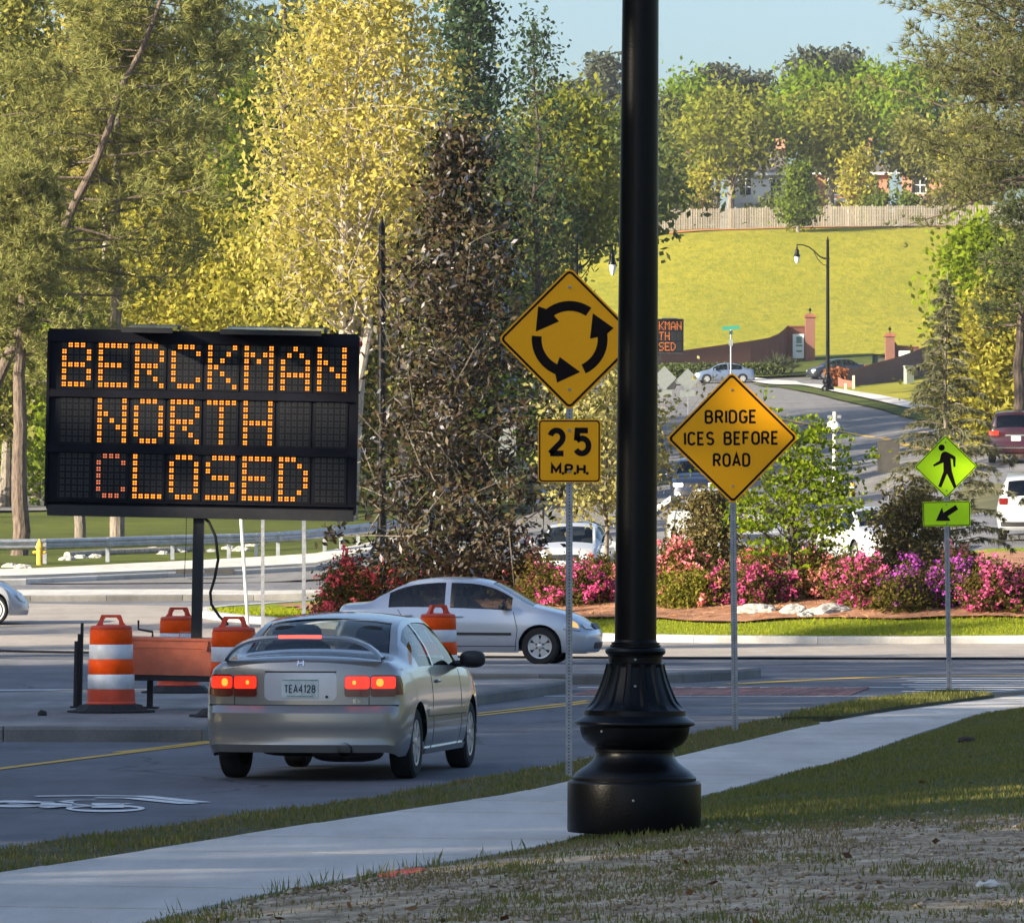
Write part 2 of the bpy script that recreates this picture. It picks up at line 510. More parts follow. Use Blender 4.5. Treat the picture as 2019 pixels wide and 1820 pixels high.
def turf_mat(name, c1, c2, c3, big, fine, stretch):
    m = bpy.data.materials.new(name); N, L, B = nodes_of(m); tc = N.new('ShaderNodeTexCoord')
    def nz(sc, det, ro, st=None):
        n = N.new('ShaderNodeTexNoise'); n.inputs['Scale'].default_value = sc; n.inputs['Detail'].default_value = det; n.inputs['Roughness'].default_value = ro
        mp = N.new('ShaderNodeMapping'); mp.inputs['Scale'].default_value = st or (1, 1, 1); L.new(tc.outputs['Object'], mp.inputs[0]); L.new(mp.outputs[0], n.inputs['Vector']); return n.outputs['Fac']
    a = nz(big, 6, .6, stretch); b = nz(fine, 5, .8, stretch); c = nz(fine*5, 4, .8)
    r1 = N.new('ShaderNodeValToRGB'); r1.color_ramp.elements[0].position = .32; r1.color_ramp.elements[1].position = .68; r1.color_ramp.elements[0].color = c1 + (1,); r1.color_ramp.elements[1].color = c2 + (1,); L.new(a, r1.inputs[0])
    r2 = N.new('ShaderNodeValToRGB'); r2.color_ramp.elements[0].position = .44; r2.color_ramp.elements[1].position = .64; r2.color_ramp.elements[0].color = (0, 0, 0, 1); r2.color_ramp.elements[1].color = (1, 1, 1, 1); L.new(b, r2.inputs[0])
    mu = N.new('ShaderNodeMath'); mu.operation = 'MULTIPLY'; mu.inputs[1].default_value = .7; L.new(r2.outputs[0], mu.inputs[0])
    mx = N.new('ShaderNodeMix'); mx.data_type = 'RGBA'; L.new(mu.outputs[0], mx.inputs['Factor']); L.new(r1.outputs[0], mx.inputs['A']); mx.inputs['B'].default_value = c3 + (1,)
    m2 = N.new('ShaderNodeMix'); m2.data_type = 'RGBA'; m2.blend_type = 'OVERLAY'; m2.inputs['Factor'].default_value = .45; L.new(mx.outputs['Result'], m2.inputs['A']); L.new(c, m2.inputs['B'])
    L.new(m2.outputs['Result'], B.inputs['Base Color']); B.inputs['Roughness'].default_value = .95; B.inputs['Specular IOR Level'].default_value = .2
    bp = N.new('ShaderNodeBump'); bp.inputs['Strength'].default_value = 1; bp.inputs['Distance'].default_value = .12; L.new(b, bp.inputs['Height']); L.new(bp.outputs[0], B.inputs['Normal'])
    return m
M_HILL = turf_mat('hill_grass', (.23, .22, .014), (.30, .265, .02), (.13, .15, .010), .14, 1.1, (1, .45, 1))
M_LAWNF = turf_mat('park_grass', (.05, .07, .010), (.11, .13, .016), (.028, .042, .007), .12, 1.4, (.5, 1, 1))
M_ISLE = turf_mat('island_lawn', (.19, .24, .012), (.26, .28, .018), (.12, .16, .010), .8, 9, (1, .6, 1))
M_STRAW = pm('pine_straw', (.20, .085, .04), rough=.95, col2=(.36, .18, .10), scale=3, bump=1, bscale=30)
M_CLAY = pm('red_clay', (.42, .15, .05), rough=.95, var=.3, scale=2)

# ------------------------------------------------------------------ ground sheets
us = np.concatenate([np.arange(-9000, -1500, 700), np.arange(-1500, 3600, 60), np.arange(3600, 12000, 700)])
ds = np.concatenate([np.arange(-60, 20, 20), np.arange(20, 100, 10), np.arange(100, 660, 4.0), np.arange(660, 1081, 60)])
UU, DD = np.meshgrid(us, ds)
XX = (UU - CX) * np.maximum(DD, 60) / F
ZZ = H(XX, np.minimum(DD, 1500)) - 0.09
nr, nc = UU.shape
idx = np.arange(nr*nc).reshape(nr, nc)
quads = np.stack([idx[:-1, :-1], idx[:-1, 1:], idx[1:, 1:], idx[1:, :-1]], -1).reshape(-1, 4)
ground = struct(np_mesh('ground', np.stack([XX, DD, ZZ], -1).reshape(-1, 3), quads, M_EARTH, smooth=True))

kerb_left = [hit(px, py) for px, py in ((-700, 1166), (-300, 1160), (52, 1153), (330, 1141), (623, 1127), (760, 1092))]
road_left = [hit(px, py, 100) for px, py in ((960, 1045), (1100, 992), (1330, 955), (1306, 860), (1290, 795), (1270, 768), (1180, 766), (900, 772))]
road_far = [hit(px, py, 300) for px, py in ((900, 757), (1200, 755), (1400, 752), (1560, 746), (1720, 744), (1900, 738), (2200, 732))]
road_right = [hit(px, py, 100) for px, py in ((2200, 748), (1800, 752), (1640, 760), (1545, 764), (1575, 773), (1650, 790), (1740, 810), (1850, 836), (1950, 856), (2120, 884), (2500, 930))]
road_poly = [(-70, 12), (-70, 150)] + kerb_left + road_left + road_far + road_right + [(70, 165), (70, 12)]
road = struct(sheet('road', road_poly, 3.0, lambda X, d: H(X, d), M_ASPH))
# paler, slightly warmer surface of the roads up the slope
far_poly = kerb_left[3:] + road_left + road_far + road_right + [(45, 168), (12, 163), (-14, 160)]
struct(sheet('upper_road', far_poly, 4.0, lambda X, d: H(X, d) + .03, M_ASPH2))

# hill, lawns
hill_poly = [hit(1040, 680, 300), hit(1330, 704, 300), hit(1560, 712, 300), hit(1720, 700, 300), hit(1900, 716, 300), hit(2300, 700, 300)] + \
            [(75, 546), (55, 547), (30, 546.5), (13, 545), (4, 540), (-4, 530), (-12, 515), (-16, 500)]
struct(sheet('grassy_hill', hill_poly, 4.0, lambda X, d: H(X, d) + .10, M_HILL))
clay = [(12.6, 540.5), (20, 543), (30, 544), (40, 544), (50, 543), (60, 542), (60, 540), (50, 541), (40, 542), (30, 542), (20, 541), (12.6, 538.5)]
struct(sheet('clay_strip', clay, 2.0, lambda X, d: H(X, d) + .16, M_CLAY))
shoulder = [hit(px, py, 150) for px, py in ((1600, 768), (1700, 752), (1830, 735), (2300, 760), (2300, 870), (1950, 828), (1840, 806), (1720, 783), (1640, 772))]
struct(sheet('roadside_grass', shoulder, 3.0, lambda X, d: H(X, d) + .08, M_HILL))
verge2 = [hit(px, py, 150) for px, py in ((1480, 758), (1560, 771), (1650, 791), (1740, 811), (1850, 837), (1950, 857), (2120, 886), (2120, 868), (1950, 838), (1840, 820), (1720, 794), (1640, 777), (1570, 764))]
struct(sheet('far_verge', verge2, 3.0, lambda X, d: H(X, d) + .12, M_LAWNF))
fpath = [hit(px, py, 150) for px, py in ((1470, 752), (1570, 764), (1640, 777), (1720, 794), (1840, 820), (1950, 838), (2120, 868), (2120, 852), (1950, 829), (1840, 808), (1720, 783), (1640, 770), (1570, 757), (1490, 750))]
struct(sheet('far_path', fpath, 3.0, lambda X, d: H(X, d) + .2, M_CONC))
bankl = [hit(px, py, 150) for px, py in ((1500, 746), (1560, 743), (1600, 741), (1720, 741), (1720, 700), (1600, 705), (1480, 712), (1330, 712), (1330, 745), (1400, 749))]
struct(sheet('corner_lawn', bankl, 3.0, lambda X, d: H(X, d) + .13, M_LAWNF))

# left: path behind the rail, lawn, drive further up
walk_l = [hit(px, py, 100) for px, py in ((-700, 1156), (-300, 1150), (52, 1144), (330, 1133), (623, 1119), (760, 1085), (900, 1050), (900, 1038), (760, 1072), (623, 1100), (330, 1117), (52, 1131), (-300, 1136), (-700, 1142))]
struct(sheet('left_path', walk_l, 2.5, lambda X, d: H(X, d) + .14, M_CONC, skirt=.2))
lawn_l = [hit(px, py, 120) for px, py in ((-700, 1142), (-300, 1136), (52, 1131), (330, 1117), (623, 1100), (760, 1072), (900, 1038), (1040, 1000), (1040, 940), (700, 966), (80, 1012), (-700, 1035))]
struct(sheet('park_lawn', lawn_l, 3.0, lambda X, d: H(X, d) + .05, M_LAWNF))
drive = [hit(px, py, 150) for px, py in ((-700, 1012), (80, 1010), (400, 985), (700, 964), (1040, 932), (1200, 915), (1200, 905), (1040, 920), (700, 948), (400, 965), (80, 984), (-700, 985))]
struct(sheet('park_drive', drive, 4.0, lambda X, d: H(X, d) + .07, M_ASPH2))
# low kerb of the left path, stone by stone
kl_o = densify(kerb_left, 3.0, False)
kl_i = [(p[0], p[1] + .25) for p in kl_o]
lk = thing('left_kerb', None, None); lk['kind'] = 'structure'
kerb_run(kl_o, kl_i, None, .16, M_KERB, lk)
inlet = MB()
for px0, px1 in ((352, 398), (408, 466)):
    a = at(px0, 164); b = at(px1, 164)
    inlet.box(((a.x+b.x)/2, hit((px0+px1)/2, 1143, 100)[1] - .14, a.z + .17), (b.x - a.x, .36, .12))
inlet.build('drain_inlet', M_TAR, lk)

# ------------------------------------------------------------------ roundabout
RC = (8.5, 135.0); RR = 15.5
def ring(r, a0, a1, n): return [(RC[0] + r*math.cos(R(a0 + (a1-a0)*i/n)), RC[1] + r*math.sin(R(a0 + (a1-a0)*i/n))) for i in range(n+1)]
apron = ring(26.3, 150, 390, 70) + ring(15.4, 390, 150, 60)
struct(sheet('truck_apron', apron, 1.5, lambda X, d: H(X, d) + .035, M_APRON))
struct(sheet('apron_joint', ring(26.9, 200, 340, 70) + ring(26.35, 340, 200, 70), 2, lambda X, d: H(X, d) + .038, M_TAR))
struct(sheet('lane_seam', ring(31.2, 225, 320, 60) + ring(31.0, 320, 225, 60), 2, lambda X, d: H(X, d) + .012, M_TAR))
def zisle(X, d):
    r = np.hypot(np.asarray(X) - RC[0], np.asarray(d) - RC[1])
    m = np.interp(r, [0, 6, 9, 12.2, 14, 15.5], [1.35, 1.3, 1.12, .74, .46, .21])
    return np.maximum(m, H(X, d) + .16)
struct(sheet('island_lawn', ring(RR - .22, 0, 359, 90), .8, zisle, M_ISLE))
def zmulch(X, d): return zisle(X, d) + .035 + .05*vnoise(np.asarray(X)*1.3, np.asarray(d)*1.3)
mul_o = [(RC[0] + (13.45 + .25*math.sin(a*9) + .2*math.sin(a*23+1)) * math.cos(a), RC[1] + (13.45 + .25*math.sin(a*9)+.2*math.sin(a*23+1)) * math.sin(a)) for a in np.linspace(0, 2*math.pi, 140)[:-1]]
struct(sheet('pine_straw_bed', mul_o, .5, zmulch, M_STRAW))
ik = thing('island_kerb', None, None); ik['kind'] = 'structure'
kerb_run(ring(RR, 150, 390, 26), ring(RR - .32, 150, 390, 26), None, .18, M_KERB, ik)

# splitter islands with the cut for the crosswalk between them
isle_a = [(-11, 60.4), (-7, 60.9), (-5.1, 61.0), (-3.1, 60.9), (-1.8, 66.5), (-.5, 75.3), (.3, 80), (.82, 83.3), (.75, 84.3), (.3, 84.8), (-2.2, 83), (-4.6, 79.5), (-6.5, 76.5), (-10, 73.5), (-13, 71)]
isle_b = [(-3.2, 89.6), (-1.5, 88.6), (.4, 87.8), (1.4, 87.9), (2.5, 88.9), (3.4, 91.2), (3.8, 92.9), (3.7, 93.6), (3.2, 94.2), (1.5, 95.4), (-1, 96.4), (-3.4, 96.6)]
for poly in (isle_a, isle_b):
    par = thing('traffic_median', None, None); par['kind'] = 'structure'
    dn = densify(poly, 2.4)
    inn = offset_poly(dn, .24)
    sheet('median_paving', inn, 1.0, lambda X, d: H(X, d) + .147, M_MEDIAN, parent=par)
    kerb_run(dn, inn, None, .15, M_KERBD, par, closed=True)
# island of the left leg
isle_c = [hit(px, py, 100) for px, py in ((-300, 1188), (60, 1186), (360, 1185), (640, 1180), (655, 1172), (380, 1172), (60, 1173), (-300, 1175))]
par = thing('traffic_median', None, None); par['kind'] = 'structure'
dn = densify(isle_c, 3.0); inn = offset_poly(dn, .25)
sheet('median_paving', inn, 2.0, lambda X, d: H(X, d) + .147, M_KERB, parent=par)
kerb_run(dn, inn, None, .15, M_KERBD, par, closed=True)

# crosswalk of red pavers, joint by joint
cw = thing('brick_crosswalk', None, None); cw['kind'] = 'structure'
M_PAV = [pm('paver_red_%d' % k, c, rough=.85, var=.25, scale=8, bump=.4) for k, c in enumerate(((.22, .10, .085), (.26, .13, .11), (.19, .085, .075), (.24, .12, .11)))]
pav_me = None
ca, cb = gpt(1132, 1372), gpt(1652, 1372)
cxd = np.array([cb[0]-ca[0], cb[1]-ca[1]]); cl = np.linalg.norm(cxd); cxd /= cl
for row in range(3):
    for k in range(int((cl + .3) / .118)):
        x = ca[0] - .1 + cxd[0]*k*.118 + row*.02; y = ca[1] + .05 + row*1.55
        mb = MB(); zt = .012 + .004*random.random()
        sk = .16
        v = [(0, 0, 0), (.108, 0, 0), (.108+sk, 1.53, 0), (sk, 1.53, 0)]
        mb.add([(a, b, -.05) for a, b, _ in v] + [(a, b, zt) for a, b, _ in v], [(3,2,1,0), (4,5,6,7), (0,1,5,4), (1,2,6,5), (2,3,7,6), (3,0,4,7)])
        mb.build('paver', random.choice(M_PAV), cw, loc=(x + row*sk, y, 0))
def mark(name, poly, mat, z=.006, step=1.5):
    return sheet(name, poly, step, lambda X, d: H(X, d) + z, mat, parent=road)
mark('edge_line', ribbon_poly([(ca[0]-.4, ca[1]-.22), (cb[0]+.5, cb[1]-.22)], .28), M_WHITE)
mark('edge_line', ribbon_poly([(ca[0]+.1, ca[1]+4.95), (cb[0]+1.2, cb[1]+4.95)], .30), M_WHITE)
# double yellow line beside the median
yl = [gpt(-200, 1541), gpt(0, 1516), gpt(200, 1491), gpt(410, 1465), gpt(700, 1434), gpt(940, 1411.5), gpt(1120, 1391), gpt(1160, 1385)]
mark('yellow_line', ribbon_poly(yl, .13), M_YELLOW)
y2 = [gpt(230, 1484), gpt(320, 1474), gpt(410, 1462), gpt(700, 1430), gpt(940, 1407), gpt(1120, 1387), gpt(1160, 1381)]
mark('yellow_line', ribbon_poly(y2, .12), M_YELLOW)
mark('yellow_line', ribbon_poly([gpt(1440, 1349), gpt(1560, 1343), gpt(1680, 1337), gpt(1800, 1333), gpt(2050, 1331)], .35), M_YELLOW)
mark('edge_line', ribbon_poly([gpt(-200, 1362), gpt(0, 1361), gpt(160, 1360)], .5), M_WHITE)
for k in range(7):  # row of white bars across the lane at the right
    y = 1337 + k*4.4
    mark('white_bar', ribbon_poly([gpt(1775 + 14*k % 40, y), gpt(2140, y + 1.5)], .42), M_WHITE)
mark('lane_line', ribbon_poly([hit(1250, 1040, 100), hit(1290, 1010, 100), hit(1335, 978, 100), hit(1400, 930, 100)], .35), M_WHITE, z=.075)
mark('yellow_line', ribbon_poly([hit(1480, 815, 100), hit(1600, 840, 100), hit(1740, 866, 100), hit(1850, 890, 100)], .3), M_YELLOW, z=.075)

# bicycle symbol with its double chevron, painted flat on the lane
def q(x, y): return gpt(x/3.25/1.1441, (1300 + y/3.25)/1.1441)
def ell(cx, cy, rx, ry, w, n=36):
    o = [q(cx + rx*math.cos(2*math.pi*k/n), cy + ry*math.sin(2*math.pi*k/n)) for k in range(n+1)]
    i = [q(cx + (rx-w)*math.cos(2*math.pi*k/n), cy + (ry-w*.32)*math.sin(2*math.pi*k/n)) for k in range(n+1)]
    return o, i
bike = MB()
for cx, cy, rx, ry in ((772, 1706, 290, 27), (100, 1673, 270, 25)):
    o, i = ell(cx, cy, rx, ry, 46)
    n = len(o)
    bike.add([(p[0], p[1], .008) for p in o] + [(p[0], p[1], .008) for p in i], [(k, k+1, n+k+1, n+k) for k in range(n-1)])
for pts, w in (([(395, 1664), (700, 1692), (960, 1672)], .075), ([(395, 1664), (560, 1648), (700, 1646)], .06), ([(60, 1672), (390, 1664)], .07), ([(60, 1678), (390, 1690), (700, 1692)], .07), ([(790, 1672), (790, 1706)], .24), ([(425, 1660), (405, 1698)], .24), ([(320, 1706), (410, 1698)], .09)):
    P = ribbon_poly([q(*p) for p in pts], w); n = len(P)//2
    bike.add([(p[0], p[1], .012) for p in P], [(k, k+1, 2*n-2-k, 2*n-1-k) for k in range(n-1)])
for pts in ([(262, 1617), (640, 1612), (1050, 1616), (1480, 1662)], [(700, 1628), (960, 1630), (1385, 1672)]):
    P = ribbon_poly([q(*p) for p in pts], .16); n = len(P)//2
    bike.add([(p[0], p[1], .008) for p in P], [(k, k+1, 2*n-2-k, 2*n-1-k) for k in range(n-1)])
bike.build('bicycle_symbol', M_WHITE, road)

# ------------------------------------------------------------------ near verge, kerb, sidewalk, lawn
K_PX = [(-600, 1768), (-300, 1722), (0, 1677), (285, 1637.5), (650, 1587), (1009, 1527.5), (1159, 1491), (1359, 1448), (1534, 1414), (1700, 1387), (1870, 1369.5), (1960, 1362), (2060, 1355), (2300, 1340)]
U_PX = [(-600, 1816), (-300, 1768), (0, 1720), (350, 1665), (650, 1617.5), (1009, 1564.5), (1339, 1490), (1564, 1438), (1659, 1417.5), (1760, 1401), (1960, 1375.5), (2100, 1362), (2300, 1348)]
L_PX = [(-500, 2010), (-100, 1915), (100, 1863), (270, 1820), (450, 1775), (650, 1738), (780, 1713), (1009, 1678), (1117, 1655), (1382, 1569), (1510, 1535), (1660, 1497.5), (1810, 1446), (1925, 1408), (2019, 1394), (2200, 1378)]
KW = np.array([gpt(x, y, .15) for x, y in K_PX]); UW = np.array([gpt(x, y, .2) for x, y in U_PX]); LW = np.array([gpt(x, y, .2) for x, y in L_PX])
def along(P, d): return float(np.interp(d, P[:, 1], P[:, 0]))
vbase = [tuple(p) for p in KW] + [(40, 80), (40, 10), (-9, 10), (-9, 28)]
struct(sheet('verge_soil', vbase, 1.5, lambda X, d: 0*X + .135, pm('soil', (.10, .08, .05), rough=.95, var=.4, scale=3), skirt=.2))
nk = thing('roadside_kerb', None, None); nk['kind'] = 'structure'
kd = np.arange(28.5, 88, 3.0)
kout = [(along(KW, d), d) for d in kd]
kin = [(along(KW, d) + .19, d - .03) for d in kd]
kerb_run(kout, kin, lambda X, d: 0.0, .155, M_KERB, nk)
gut = [(x - .02, d) for x, d in kout] + [(x - .42, d) for x, d in kout[::-1]]
struct(sheet('gutter', gut, 1.5, lambda X, d: 0*X + .006, M_KERB))
walk = thing('sidewalk', None, None); walk['kind'] = 'structure'
sd = np.arange(22.0, 74.0, 1.75)
for i in range(len(sd) - 1):
    a, b = sd[i] + .012, sd[i+1] - .012
    us_ = [(along(UW, d + .25), d + .25) for d in np.linspace(a, b, 3)]
    ls_ = [(along(LW, d - .25), d - .25) for d in np.linspace(a, b, 3)]
    mb = MB(); P = us_ + ls_[::-1]; n = len(P); zt = .198 + .004*((i*7) % 3)/2
    mb.add([(x, d, zt) for x, d in P] + [(x, d, .1) for x, d in P],
           [(0, 1, 4, 5), (1, 2, 3, 4)] + [(k, (k+1) % n, n+(k+1) % n, n+k) for k in range(n)])
    mb.build('walk_slab', M_CONC, walk)
# ramp landing between the two pieces of verge
ramp = [gpt(x, y, .175) for x, y in ((1560, 1440), (1520, 1420), (1545, 1413), (1600, 1404), (1660, 1419), (1600, 1432))]
struct(sheet('ramp_landing', ramp, .8, lambda X, d: 0*X + .178, M_CONC))
def zlawn(X, d):
    e = np.maximum(0, np.asarray(X) - np.interp(d, LW[:, 1], LW[:, 0]))
    return .185 + .34*(1 - np.exp(-e/3.2)) + .035*(vnoise(np.asarray(X)*.9, np.asarray(d)*.6) - .5)*np.minimum(1, e*3)
lawn_poly = [tuple(p) for p in LW] + [(40, 75), (40, 12), (-8, 12)]

def lawn_material():
    m = bpy.data.materials.new('patchy_lawn'); N, L, B = nodes_of(m)
    tc = N.new('ShaderNodeTexCoord')
    def nz(sc, det, rough=.65, mp=None):
        n = N.new('ShaderNodeTexNoise'); n.inputs['Scale'].default_value = sc; n.inputs['Detail'].default_value = det; n.inputs['Roughness'].default_value = rough
        if mp:
            q_ = N.new('ShaderNodeMapping'); q_.inputs['Scale'].default_value = mp; L.new(tc.outputs['Object'], q_.inputs[0]); L.new(q_.outputs[0], n.inputs['Vector'])
        else: L.new(tc.outputs['Object'], n.inputs['Vector'])
        return n
    def ramp(fac, cols):
        r = N.new('ShaderNodeValToRGB'); e = r.color_ramp.elements
        while len(e) < len(cols): e.new(.5)
        for i, (p, c) in enumerate(cols): e[i].position = p; e[i].color = tuple(c) + (1,)
        L.new(fac, r.inputs[0]); return r.outputs[0]
    sm = N.new('ShaderNodeMix'); sm.data_type = 'FLOAT'; sm.inputs['Factor'].default_value = .55; L.new(nz(24, 8, .75).outputs['Fac'], sm.inputs['A']); L.new(nz(2.6, 7, .7, (1.3, .7, 1)).outputs['Fac'], sm.inputs['B'])
    soil = ramp(sm.outputs['Result'], [(.35, (.085, .055, .026)), (.44, (.22, .155, .085)), (.51, (.44, .335, .215)), (.61, (.74, .62, .45))])
    turf = ramp(nz(30, 6, .7).outputs['Fac'], [(.3, (.035, .048, .012)), (.55, (.08, .095, .026)), (.75, (.17, .14, .055))])
    sep = N.new('ShaderNodeSeparateXYZ'); L.new(tc.outputs['Object'], sep.inputs[0])
    mr = N.new('ShaderNodeMapRange'); mr.inputs['From Min'].default_value = 36.5; mr.inputs['From Max'].default_value = 33.5
    mr.inputs['To Min'].default_value = 0; mr.inputs['To Max'].default_value = 1.0
    L.new(sep.outputs['Y'], mr.inputs[0])
    pn = nz(.7, 6, .6, (1.6, .8, 1)); ad = N.new('ShaderNodeMath'); ad.operation = 'MULTIPLY_ADD'; ad.inputs[1].default_value = .75
    L.new(mr.outputs[0], ad.inputs[0]); L.new(pn.outputs['Fac'], ad.inputs[2])
    ms = ramp(ad.outputs[0], [(.70, (0, 0, 0)), (1.2, (1, 1, 1))])
    r2 = N.new('ShaderNodeMapRange'); r2.inputs['From Min'].default_value = .66; r2.inputs['From Max'].default_value = 1.15
    L.new(ad.outputs[0], r2.inputs[0])
    mx = N.new('ShaderNodeMix'); mx.data_type = 'RGBA'
    L.new(r2.outputs[0], mx.inputs['Factor']); L.new(turf, mx.inputs['A']); L.new(soil, mx.inputs['B'])
    L.new(mx.outputs['Result'], B.inputs['Base Color']); B.inputs['Roughness'].default_value = .95
    bp = N.new('ShaderNodeBump'); bp.inputs['Strength'].default_value = .8; bp.inputs['Distance'].default_value = .02
    L.new(nz(45, 8, .75).outputs['Fac'], bp.inputs['Height']); L.new(bp.outputs[0], B.inputs['Normal'])
    return m
M_LAWN = lawn_material()
lawn = struct(sheet('lawn', lawn_poly, .8, zlawn, M_LAWN, skirt=.1))
M_VERGE = pm('verge_turf', (.035, .05, .012), rough=.95, col2=(.10, .085, .035), scale=9, bump=.7, bscale=50)
dv = np.arange(28.0, 63.2, 1.2)
wv = np.interp(dv, [28, 60.5, 63.2], [1, 1, 0.05])
vstrip = [(along(KW, d) + .19, d) for d in dv] + [(along(KW, d) + .19 + (along(UW, d) - .01 - along(KW, d) - .19) * w, d) for d, w in zip(dv[::-1], wv[::-1])]
def zverge(X, d): return 0*np.asarray(X) + .175 + .03*vnoise(np.asarray(X)*3, np.asarray(d)*2)
struct(sheet('verge_strip', vstrip, .6, zverge, M_VERGE, skirt=.06))
patch = [gpt(x, y, .2) for x, y in ((1540, 1421), (1659, 1417.5), (1760, 1400.5), (1870, 1387), (1960, 1375), (1870, 1370), (1700, 1388), (1580, 1411))]
struct(sheet('verge_patch', patch, .6, lambda X, d: 0*X + .235, M_VERGE, skirt=.12))
# red survey paint on the edge of the walk
redp = [gpt(x, y, .2) for x, y in ((742, 1727), (790, 1716), (830, 1712), (842, 1716), (800, 1727), (760, 1736))]
sheet('paint_mark', redp, .2, lambda X, d: 0*X + .208, pm('red_marking_paint', (.75, .07, .06), rough=.7, var=.4, scale=30), parent=walk)

# ------------------------------------------------------------------ street lamps
M_BLACK = pm('black_cast_iron', (.0016, .0018, .0026), rough=.33, spec=.17, var=.3, scale=6, bump=.08, bscale=60)
M_GLOBE = pm('lamp_glass', (.78, .80, .82), rough=.25, spec=.6)
M_BOLT = pm('zinc_bolt', (.35, .35, .36), rough=.4, metal=.8)
def flute(a, z):
    if .72 < z < .995:
        c = (a * 14 / (2*math.pi)) % 1.0
        w = min(1, (z - .72) / .03) * min(1, (.995 - z) / .02)
        return 1 - .060 * w * (1 if .16 < c < .84 else 0)
    return 1.0
BASE_P = [(.392, .0), (.396, .015), (.396, .285), (.394, .292), (.386, .303), (.376, .305), (.366, .305), (.366, .322), (.360, .332), (.356, .333), (.350, .345), (.322, .368), (.285, .392), (.257, .415), (.240, .440), (.231, .460),
          (.231, .474), (.238, .478), (.238, .490), (.233, .494), (.248, .500), (.283, .520), (.308, .550), (.322, .590), (.325, .622), (.330, .626), (.350, .632), (.356, .642), (.354, .652), (.340, .664), (.312, .680), (.303, .690), (.300, .72),
          (.283, .735), (.262, .76), (.247, .78), (.229, .82), (.211, .862), (.197, .90), (.184, .945), (.176, .975), (.172, .995), (.158, 1.0), (.157, 1.035), (.163, 1.04), (.163, 1.045), (.174, 1.052), (.180, 1.068), (.174, 1.084), (.162, 1.09), (.150, 1.092), (.150, 1.105), (.142, 1.108), (.142, 1.12), (.128, 1.122), (.124, 1.135)]
LAMP = {}
def lamp_arm(side):
    """curved bracket with its pendant lantern, as parts"""
    arm = MB()
    pts = [(0, 0, 7.55), (.25, 0, 7.57), (.5, 0, 7.68), (.8, 0, 7.95), (1.15, 0, 8.2), (1.5, 0, 8.32), (1.9, 0, 8.34)]
    arm.tube([(side*x, y, z) for x, y, z in pts], [.05, .045, .04, .038, .036, .034, .03], 8)
    lo = [(0, 0, 7.15), (.3, 0, 7.22), (.6, 0, 7.5), (.85, 0, 7.93)]
    arm.tube([(side*x, y, z) for x, y, z in lo], .022, 6)
    arm.tube([(side*1.9, 0, 8.36), (side*1.9, 0, 8.1)], .03, 8)
    return arm
def lamp_head(cx):
    h = MB(); h.lathe([(.02, 8.22), (.05, 8.20), (.06, 8.14), (.045, 8.1), (.10, 8.06), (.13, 8.0), (.12, 7.92), (.13, 7.86), (.17, 7.78), (.21, 7.70), (.215, 7.66), (.19, 7.655)][::-1], 20, (cx, 0, 0))
    g = MB(); g.lathe([(.01, 7.26), (.06, 7.29), (.105, 7.36), (.14, 7.45), (.165, 7.56), (.17, 7.66)], 20, (cx, 0, 0))
    return h, g
def make_lamp(label, loc, side, group, scale=1.0, seg=28, detail=False, hscale=1.0, lean=0.0, armrot=0):
    t = thing('street_lamp', label, 'street lamp', loc, 0, group)
    t.scale = (scale, scale, hscale)
    t.rotation_euler = (0, lean, armrot)
    b = MB(); b.lathe([(r, z) for r, z in BASE_P], 112 if detail else 28, mod=flute if detail else None)
    bo = b.build('lamp_base', M_BLACK, t, smooth=True, sharp=28)
    p = MB(); p.lathe([(.124, 1.13), (.118, 3.0), (.102, 6.0), (.085, 8.55), (.09, 8.57), (.06, 8.62), (.03, 8.75), (0.0, 8.85)], seg)
    p.lathe([(.115, 7.02), (.115, 7.10)], seg); p.lathe([(.112, 7.5), (.112, 7.62)], seg)
    p.build('pole', M_BLACK, t, smooth=True, sharp=30)
    lamp_arm(side).build('lamp_arm', M_BLACK, t, smooth=True)
    h, g = lamp_head(side*1.9)
    h.build('lamp_head', M_BLACK, t, smooth=True); g.build('lamp_globe', M_GLOBE, t, smooth=True)
    if detail:
        for (a, r, z) in ((-92, .396, .20), (-128, .322, .60), (-91, .214, .865), (-91, .158, 1.02)):
            s = MB(); s.lathe([(.008, 0), (.008, .004), (.004, .007)], 8)
            o = s.build('set_screw', M_BOLT, bo)
            o.rotation_euler = (R(90), 0, R(a + 90)); o.location = (r*math.cos(R(a)), r*math.sin(R(a)), z)
    return t
d_l = 36.0
make_lamp('huge near black lamp post on a fluted bell base, standing at the sidewalk edge', (wpt(1250, 1632, d_l).x, d_l, .235), 1, 'black street lamps', detail=True, seg=48, lean=R(.45))
# the three lamps further off
x, d = hit(1632, 775, 200); make_lamp('slim black lamp on the slope beside the curved brick wall, arm to the left', (x, d, Hs(x, d)), -1, 'black street lamps', 1.0, 14, hscale=310/8.85/12000*d)
dl = 255; make_lamp('black lamp rising directly behind the roundabout arrow sign, arm to the right', tuple(at(1137, dl)), 1, 'black street lamps', .79, 14, hscale=1.0 + (wpt(0, 455, dl).z - at(1137, dl).z - 8.85)/8.85)
dl = 160; make_lamp('black lamp half hidden by the dark bronze-leaved tree, white globe among its leaves', tuple(at(753, dl)), 1, 'black street lamps', 1.0, 14, hscale=1.0 + (wpt(0, 424, dl).z - at(753, dl).z - 8.85)/8.85)

